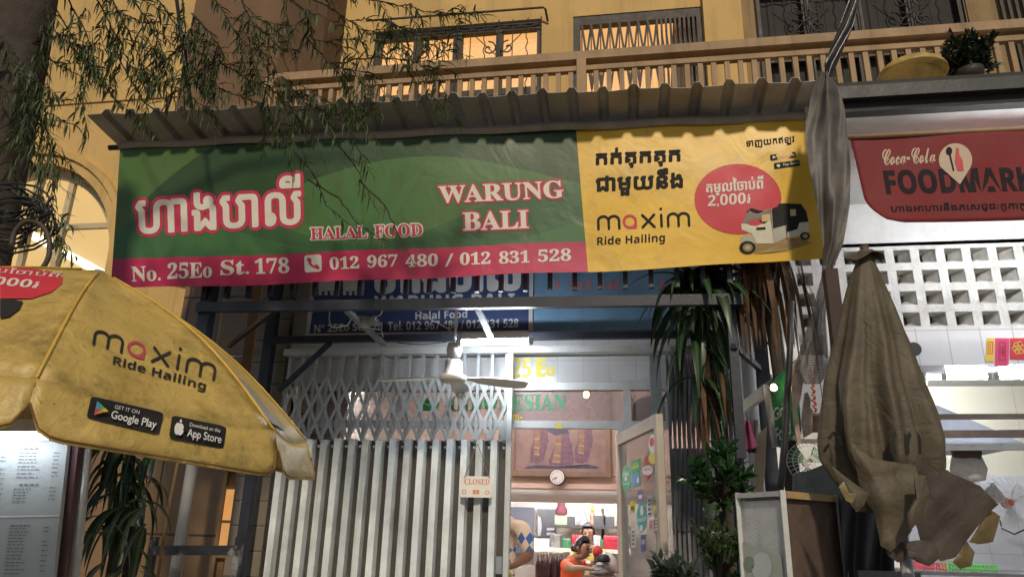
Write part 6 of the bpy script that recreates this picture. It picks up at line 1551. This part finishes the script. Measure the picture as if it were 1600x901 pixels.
q0, q1 = px3(60, 620, 10.6), px3(395, 110, 10.6); tag(MB().box(q0.x-.4, q1.x, 10.6, 10.63, q0.z, q1.z).build('grey_screen', mat('grey_screen', (.10, .11, .14), .7, var=.3, scale=3)), 'dark grey partition screen behind the customer in the patterned jumper', 'screen')
q = px3(470, 590, 10.3); tag(MB().box(q.x-.08, q.x+.12, 10.25, 10.5, q.z-.02, px3(0, 450).z).build('white_carton', M_white), 'plain white carton left of the steel pot', 'box')
# dark chair backs / bottles at the counter
rr = random.Random(9); M_bot = mat('bottle_dark', (.05, .02, .022), .15, var=.5); src = None
for i, xx in enumerate((440, 480, 515, 555, 600, 632, 660, 690, 715)):
    c_ = P(780+xx/7.268, 777+900/7.268, 9.6); z0_ = c_.z-.12
    if src is None:
        src = thing('sauce_bottle', 'dark sauce bottle in the row left of the man in orange', 'bottle', (c_.x, 9.6, z0_), 'dark bottles beside the man in orange')
        b0_ = Vector((c_.x, 9.6, z0_)); MB().lathe([(.032, 0), (.034, .01), (.034, .26), (.012, .32), (.012, .38)], b0_, 12).build('body', M_bot, src, smooth=True); MB().lathe([(.014, .38), (.014, .40), (.012, .402)], b0_, 10).build('cap', mat('cap_silver', (.4, .35, .3), .3, .5), src)
    else: dup(src, (c_.x, 9.6+rr.uniform(-.05, .05), z0_))
c_ = P(780+560/7.268, 777+900/7.268, 9.6); tag(MB().box(c_.x-.24, c_.x+.26, 9.45, 9.75, .13, c_.z-.121).build('side_counter', M_brown), 'low brown side counter holding the dark bottles', 'counter')
# ------------------------------------------------------------------ people
def skin_body(name, joints, edges, mats, tagf, parent, root):
    """one continuous body: joints {n:(pos, radius)}, skin modifier baked, faces coloured by region"""
    names = list(joints); me = bpy.data.meshes.new(name); me.from_pydata([joints[n][0] for n in names], [(names.index(a), names.index(b)) for a, b in edges], [])
    o = bpy.data.objects.new(name, me); COL.objects.link(o); md = o.modifiers.new('skin', 'SKIN'); md.branch_smoothing = .4
    for i, n in enumerate(names):
        r_ = joints[n][1]; me.skin_vertices[0].data[i].radius = (r_, r_) if isinstance(r_, (int, float)) else r_
        me.skin_vertices[0].data[i].use_root = (n == root)
    s_ = o.modifiers.new('sub', 'SUBSURF'); s_.levels = 2; s_.render_levels = 2
    bpy.context.view_layer.update(); m2 = bpy.data.meshes.new_from_object(o.evaluated_get(bpy.context.evaluated_depsgraph_get()))
    bpy.data.objects.remove(o); b = bpy.data.objects.new(name, m2); m2.name = name; m2.materials.clear()
    for m in mats: m2.materials.append(m)
    segs = [(Vector(joints[a][0]), Vector(joints[c][0]), a, c) for a, c in edges]
    for p in m2.polygons:
        c = p.center; best = None
        for a, b2, na, nb in segs:
            d = b2-a; t = max(0, min(1, (c-a).dot(d)/d.length_squared)); q = (c-(a+d*t)).length
            if best is None or q < best[0]: best = (q, na, nb, t)
        p.material_index = tagf(best[1], best[2], best[3], c); p.use_smooth = True
    off = woff(parent)
    for v in m2.vertices: v.co = v.co-off
    COL.objects.link(b); b.parent = parent; return b
def hand_joints(J, E, wrist, w, d, s_, sd, r=.009):
    """palm and five bent fingers: w wrist point, d pointing direction, s_ sideways, sd suffix"""
    d = Vector(d).normalized(); s_ = Vector(s_).normalized(); dn_ = d.cross(s_).normalized()
    pm_ = 'palm'+sd; J[pm_] = (w+d*.055, (.034, .020)); E.append((wrist, pm_))
    for i, L in enumerate((.062, .072, .068, .052)):
        a, b, c = f'f{i}a{sd}', f'f{i}b{sd}', f'f{i}c{sd}'; o = s_*(.03-.02*i)
        J[a] = (w+d*.09+o, r); J[b] = (w+d*(.09+L*.5)+o*1.1-dn_*.006, r*.9); J[c] = (w+d*(.09+L*.9)+o*1.15-dn_*.022, r*.75); E += [(pm_, a), (a, b), (b, c)]
    a, b = f'ta{sd}', f'tb{sd}'; J[a] = (w+d*.05+s_*.045, r*1.1); J[b] = (w+d*.085+s_*.06-dn_*.01, r*.85); E += [(pm_, a), (a, b)]
def face_parts(parent, c, fwd, up, hair_m, skin_m, k=1., long_hair=False):
    """ears, eyes, brows, mouth and hair on a head centred at c"""
    c = Vector(c); f = Vector(fwd).normalized(); u = Vector(up).normalized(); s_ = f.cross(u).normalized(); u = s_.cross(f)
    def at_(a, b, d): return c+s_*a*k+u*b*k+f*d*k
    e = MB()
    for sg in (-1, 1): e.lathe([(.001, -.011), (.009, -.006), (.012, 0), (.009, .006), (.001, .011)], at_(sg*.033, .012, .082), 10)
    e.build('eyes', mat('eye_dark', (.03, .02, .018), .25), parent, smooth=True)
    b = MB()
    for sg in (-1, 1): b.tube([at_(sg*.015, .034, .094), at_(sg*.034, .040, .090), at_(sg*.052, .033, .076)], .005, 5)
    b.build('eyebrows', hair_m, parent, smooth=True)
    MB().tube([at_(-.024, -.052, .086), at_(0, -.050, .094), at_(.024, -.052, .086)], .006, 6).build('mouth', mat('lips', (.22, .08, .06), .5), parent, smooth=True)
    n = MB(); n.tube([at_(0, .022, .088), at_(0, -.005, .108), at_(0, -.018, .110), at_(0, -.026, .094)], [.007, .011, .014, .008], 8); n.build('nose', skin_m, parent, smooth=True)
    a = MB()
    for sg in (-1, 1): a.tube([at_(sg*.083, .025, -.008), at_(sg*.094, .012, -.014), at_(sg*.088, -.022, -.004)], [.012, .017, .009], 7)
    a.build('ears', skin_m, parent, smooth=True)
    h = MB(); vs = []
    NU, NV = 22, 10; rr = random.Random(2)
    def hp(i, j):
        th = 2*math.pi*i/NU; front = math.cos(th); lim = (.80 if front > .4 else 1.55 if front > -.2 else 2.05)
        ph = lim*j/NV; q = 1.0+.03*math.sin(9*th+3*ph)+(.02 if j < NV else -.03)
        return at_(math.sin(th)*math.sin(ph)*.090*q, .012+math.cos(ph)*.122*q, math.cos(th)*math.sin(ph)*.101*q-.006)
    h.grid(lambda x, y: hp(x*NU, y*NV), NU, NV, uv=False); h.build('hair', hair_m, parent, smooth=True, solid=.008)
M_skin = mat('skin_tan', (.36, .20, .125), .5, var=.08, dirt=0, bump=.05); M_skind = mat('skin_brown', (.16, .075, .045), .5, var=.1, dirt=0); M_hair = mat('hair_black', (.012, .010, .010), .5, var=.5, scale=60, dirt=0, bump=.8, bscale=150)
V = Vector
def head_joints(J, E, neck, c, fwd, k=1.):
    c = V(c); f = V(fwd).normalized()
    J['jaw'] = (c+V((0, 0, -.065*k))+f*.028*k, (.052*k, .050*k)); J['skull'] = (c+V((0, 0, .005*k))-f*.004, (.086*k, .094*k)); J['crown'] = (c+V((0, 0, .068*k))-f*.012, (.068*k, .078*k)); E += [(neck, 'jaw'), ('jaw', 'skull'), ('skull', 'crown')]
# seated man in orange, head leaning on his hand, busy at the table
pH = P(912, 857, 8.6)
man = thing('person', 'seated man in a bright orange t-shirt with his head on one hand at the table', 'person', (pH.x-.1, 8.6, .13))
fw_ = V((.80, -.55, -.10)).normalized(); sdv = V((.55, .80, 0)).normalized()      # facing right and a little to the camera
hips = V((pH.x-.16, 8.75, .60)); ch = V((pH.x-.15, 8.70, 1.06)); nk = V((pH.x-.105, 8.66, pH.z-.085))
J = {'hip': (hips, (.15, .13)), 'waist': (hips.lerp(ch, .5)-fw_*.02, (.145, .12)), 'chest': (ch, (.16, .12)), 'upch': (nk+V((-.01, .01, -.07)), (.125, .085)), 'neck': (nk, .052)}
E_ = [('hip', 'waist'), ('waist', 'chest'), ('chest', 'upch'), ('upch', 'neck')]
hc = V((pH.x, 8.6, pH.z)); head_joints(J, E_, 'neck', hc, fw_)
shR, shL = nk+V((0, 0, -.085))-sdv*.185, nk+V((0, 0, -.085))+sdv*.185
elR = P(895, 888, 8.35); wrR = P(916, 886, 8.22)
J.update({'shR': (shR, .066), 'sleR': (shR.lerp(elR, .55), .058), 'elR': (elR, .042), 'wrR': (wrR, .029)}); E_ += [('upch', 'shR'), ('shR', 'sleR'), ('sleR', 'elR'), ('elR', 'wrR')]
hand_joints(J, E_, 'wrR', wrR, V((1, -.1, -.25)), V((.1, -1, 0)), 'R')
elL = P(924, 884, 8.62); wrL = hc+fw_*.10+sdv*.05+V((.03, 0, -.11))
J.update({'shL': (shL, .064), 'sleL': (shL.lerp(elL, .55), .056), 'elL': (elL, .041), 'wrL': (wrL, .028)}); E_ += [('upch', 'shL'), ('shL', 'sleL'), ('sleL', 'elL'), ('elL', 'wrL')]
hand_joints(J, E_, 'wrL', wrL, V((-.1, -.15, 1)), V((0, -1, 0)), 'L')
for sd, off in (('R', -1), ('L', 1)):
    hp = hips+sdv*off*.09+V((0, 0, -.03)); kn = hp+V((.36, -.22, .0)); an = kn+V((.02, 0, -.42)); to = an+V((.14, -.08, -.05))
    J.update({'th'+sd: (hp, .085), 'kn'+sd: (kn, .06), 'an'+sd: (V((an.x, an.y, .20)), .042), 'to'+sd: (V((to.x, to.y, .165)), .03)}); E_ += [('hip', 'th'+sd), ('th'+sd, 'kn'+sd), ('kn'+sd, 'an'+sd), ('an'+sd, 'to'+sd)]
def regions(a, b, t, c):
    shirt = {'hip', 'waist', 'chest', 'upch', 'shR', 'shL', 'sleR', 'sleL'}
    if a in shirt and b in shirt: return 0
    if a in ('hip',) or a[:2] in ('th', 'kn') and b[:2] in ('kn', 'an'): return 2
    return 1
skin_body('body', J, E_, [mat('orange_shirt', (.85, .13, .025), .8, var=.12, scale=9, dirt=0, bump=.3, bscale=16), M_skin, mat('dark_trousers', (.03, .03, .04), .8)], regions, man, 'hip')
face_parts(man, hc, fw_, V((.05, 0, 1)), M_hair, M_skin)
MB().lathe([(.005, -.04), (.04, -.03), (.05, 0), (.04, .03), (.005, .045)], hc-fw_*.125+V((0, 0, -.01)), 12).build('hair_bun', M_hair, man, smooth=True)
# man standing behind the counter in a yellow shirt
pM = P(919, 832, 9.9)
m2_ = thing('person', 'man with short black hair in a yellow-green shirt standing behind the counter', 'person', (pM.x, 9.9, .13))
f2_ = V((-.05, -1, -.25)).normalized(); hc = V((pM.x, 9.9, pM.z)); nk = hc+V((0, .03, -.14)); sx = V((1, 0, 0))
J = {'hip': (V((pM.x, 9.98, .86)), (.15, .11)), 'waist': (V((pM.x, 9.97, 1.02)), (.135, .10)), 'chest': (nk+V((0, .02, -.24)), (.15, .105)), 'upch': (nk+V((0, .01, -.075)), (.12, .08)), 'neck': (nk, .052)}
E_ = [('hip', 'waist'), ('waist', 'chest'), ('chest', 'upch'), ('upch', 'neck')]; head_joints(J, E_, 'neck', hc, f2_, .95)
for sd, o in (('R', -1), ('L', 1)):
    sh = nk+V((o*.18, 0, -.09)); el = sh+V((o*.05, -.02, -.30)); wr = el+V((-o*.08, -.22, .0))
    J.update({'sh'+sd: (sh, .064), 'sle'+sd: (sh.lerp(el, .6), .055), 'el'+sd: (el, .041), 'wr'+sd: (wr, .028), 'th'+sd: (V((pM.x+o*.09, 9.98, .80)), .08), 'kn'+sd: (V((pM.x+o*.09, 9.97, .47)), .055), 'an'+sd: (V((pM.x+o*.09, 9.98, .2)), .04), 'to'+sd: (V((pM.x+o*.1, 9.84, .165)), .03)})
    E_ += [('upch', 'sh'+sd), ('sh'+sd, 'sle'+sd), ('sle'+sd, 'el'+sd), ('el'+sd, 'wr'+sd), ('hip', 'th'+sd), ('th'+sd, 'kn'+sd), ('kn'+sd, 'an'+sd), ('an'+sd, 'to'+sd)]
    hand_joints(J, E_, 'wr'+sd, wr, V((-o*.3, -1, -.2)), V((-o, 0, 0)), sd)
skin_body('body', J, E_, [mat('yellow_shirt', (.50, .40, .10), .8, var=.12, dirt=0, bump=.3, bscale=16), mat('skin_mid', (.22, .115, .07), .5, var=.08, dirt=0), MATS['dark_trousers']], regions, m2_, 'hip')
face_parts(m2_, hc, f2_, V((0, 0, 1)), M_hair, mat('skin_mid', (.22, .115, .07), .5), .95)
# customer in a patterned jumper just inside the door, half hidden by the gate, arms folded low
pS = P(806, 806, 6.75); sy = 6.8
cu = thing('person', 'customer in a cream jumper with blue and green diamonds half hidden behind the gate edge', 'person', (pS.x-.2, sy, .13))
f3 = V((-.80, -.5, -.2)).normalized(); s3_ = V((.55, -.75, 0)).normalized()
nk = V((pS.x-.135, sy+.04, pS.z+.0)); hc = nk+V((-.06, -.03, .15))
J = {'hip': (V((nk.x+.02, sy+.05, .92)), (.17, .14)), 'waist': (V((nk.x, sy+.05, 1.12)), (.165, .13)), 'chest': (nk+V((.015, .01, -.26)), (.165, .13)), 'upch': (nk+V((.015, .01, -.085)), (.12, .09)), 'neck': (nk, .058)}
E_ = [('hip', 'waist'), ('waist', 'chest'), ('chest', 'upch'), ('upch', 'neck')]; head_joints(J, E_, 'neck', hc, f3)
shN = P(817, 823, 6.62); shF = nk-s3_*.17+V((0, 0, -.1)); elN = P(826, 868, 6.62); wrN = P(798, 884, 6.40)
J.update({'shN': (shN, .078), 'sleN': (shN.lerp(elN, .75), .066), 'elN': (elN, .052), 'wrN': (wrN, .035), 'shF': (shF, .07), 'sleF': (shF+V((-.05, 0, -.22)), .06), 'elF': (shF+V((-.06, -.05, -.3)), .045), 'wrF': (P(770, 890, 6.5), .03)})
E_ += [('upch', 'shN'), ('shN', 'sleN'), ('sleN', 'elN'), ('elN', 'wrN'), ('upch', 'shF'), ('shF', 'sleF'), ('sleF', 'elF'), ('elF', 'wrF')]
hand_joints(J, E_, 'wrN', wrN, V((-1, -.2, -.1)), V((0, -.2, 1)), 'N'); hand_joints(J, E_, 'wrF', J['wrF'][0], V((-1, -.1, 0)), V((0, 0, 1)), 'F')
for sd, o in (('N', 1), ('F', -1)):
    b0_ = V((nk.x+.02, sy+.05, 0))+s3_*o*.09
    J.update({'th'+sd: (b0_+V((0, 0, .85)), .09), 'kn'+sd: (b0_+V((0, 0, .5)), .062), 'an'+sd: (b0_+V((0, 0, .2)), .042), 'to'+sd: (b0_+V((-.12, -.08, .165)), .03)}); E_ += [('hip', 'th'+sd), ('th'+sd, 'kn'+sd), ('kn'+sd, 'an'+sd), ('an'+sd, 'to'+sd)]
def argyle():
    m, t, b = newmat('argyle_knit'); tc = t.n('ShaderNodeTexCoord'); sp = t.n('ShaderNodeSeparateXYZ'); t.l(tc.outputs['Object'], sp.inputs[0])
    x, z = sp.outputs[0], sp.outputs[2]; k = 9.5
    a = math_(t, 'FLOOR', math_(t, 'MULTIPLY', math_(t, 'ADD', math_(t, 'MULTIPLY', x, 1.5), z), k)); c = math_(t, 'FLOOR', math_(t, 'MULTIPLY', math_(t, 'SUBTRACT', math_(t, 'MULTIPLY', x, 1.5), z), k))
    s_ = math_(t, 'MODULO', math_(t, 'ADD', a, c), 2.0); wn_ = t.n('ShaderNodeTexWhiteNoise', noise_dimensions='2D'); cb2 = t.n('ShaderNodeCombineXYZ'); t.l(a, cb2.inputs[0]); t.l(c, cb2.inputs[1]); t.l(cb2.outputs[0], wn_.inputs[0])
    cr_ = t.n('ShaderNodeValToRGB'); cr_.color_ramp.interpolation = 'CONSTANT'; els = cr_.color_ramp.elements; els[0].color = (.05, .12, .34, 1); els[1].position = .45; els[1].color = (.20, .26, .05, 1)
    e = els.new(.62); e.color = (.05, .07, .16, 1); e = els.new(.8); e.color = (.62, .52, .42, 1); t.l(wn_.outputs[0], cr_.inputs[0])
    col = mixc(t, math_(t, 'GREATER_THAN', math_(t, 'ABSOLUTE', s_), .5), (.62, .50, .40), cr_.outputs[0]); t.l(col, b.inputs['Base Color']); b.inputs['Roughness'].default_value = .9; return m
def reg3(a, b, t, c):
    if a in ('shN', 'sleN') and b in ('sleN', 'elN') and not (b == 'elN' and t > .35): return 3
    if a in ('waist', 'hip') and b in ('chest', 'waist') and c.x > nk.x+.03: return 3
    return regions(a.replace('N', 'R').replace('F', 'L'), b.replace('N', 'R').replace('F', 'L'), t, c)
skin_body('body', J, E_, [mat('cream_jumper', (.62, .47, .36), .85, var=.08, dirt=0, bump=.3, bscale=40), M_skind, MATS['dark_trousers'], argyle()], reg3, cu, 'hip')
face_parts(cu, hc, f3, V((0, 0, 1)), M_hair, M_skind)
# table with things in front of the seated man
tb = thing('dining_table', 'dark wooden table strewn with papers in front of the man in orange', 'table', (P(945, 895, 8.35).x, 8.3, .13)); ta_, tb_ = P(912, 896, 8.3), P(975, 896, 8.3); zt3 = ta_.z-.01
MB().box(ta_.x, tb_.x+.3, 8.0, 8.6, zt3-.04, zt3).build('table_top', mat('table_wood', (.10, .045, .03), .35), tb)
for x in (ta_.x+.06, tb_.x+.24):
    for y in (8.06, 8.54): MB().box(x-.025, x+.025, y-.025, y+.025, .13, zt3-.0405).build('leg', M_dark, tb)
def heap(name, label, cat, px, py, Y, w_, h_, m, seed):
    q = random.Random(seed); c = P(px, py, Y); mb = MB(); mb.lathe([(w_*.8, 0), (w_, h_*.3), (w_*.8, h_*.7), (w_*.4, h_), (.005, h_*1.02)], V((c.x, Y, max(zt3+.001, .5))), 14)
    for v in mb.v: v.x += q.uniform(-.15, .15)*w_; v.z += q.uniform(0, .15)*h_
    return tag(mb.build(name, m, None, smooth=True), label, cat)
heap('paper_heap', 'heap of pale blue and white papers on the dark table', 'paper', 935, 880, 8.4, .10, .09, mat('paper_pale', (.55, .60, .60), .7, var=.3, scale=20), 1)
heap('plastic_bag', 'white plastic bag on the table behind the papers', 'bag', 948, 880, 8.52, .12, .20, mat('bag_white', (.66, .62, .60), .5), 2)
c_ = P(934, 860, 8.52); rc_ = thing('red_sun_hat', 'red and white peaked hat on top of the bags behind the table', 'hat', tuple(c_)); MB().lathe([(.05, -.05), (.058, 0), (.045, .045), (.01, .062)], c_, 14).build('crown', mat('cap_red', (.6, .05, .05), .6), rc_, smooth=True); MB().slab([c_+V((.03, -.03, -.05)), c_+V((.12, -.02, -.04)), c_+V((.11, .04, -.04)), c_+V((.03, .05, -.05))], (0, 0, .008)).build('peak', M_white, rc_)
c_ = P(943, 871, 8.35); bc_ = thing('black_sun_hat', 'black peaked hat lying in front of the white bag', 'hat', tuple(c_)); MB().lathe([(.07, -.04), (.075, -.01), (.055, .03), (.01, .045)], c_, 14).build('crown', M_black, bc_, smooth=True); MB().slab([c_+V((-.05, -.05, -.04)), c_+V((-.13, -.06, -.045)), c_+V((-.12, .02, -.045)), c_+V((-.05, .04, -.04))], (0, 0, .008)).build('peak', M_black, bc_)
# dark pillar-like cupboard edge right of the table
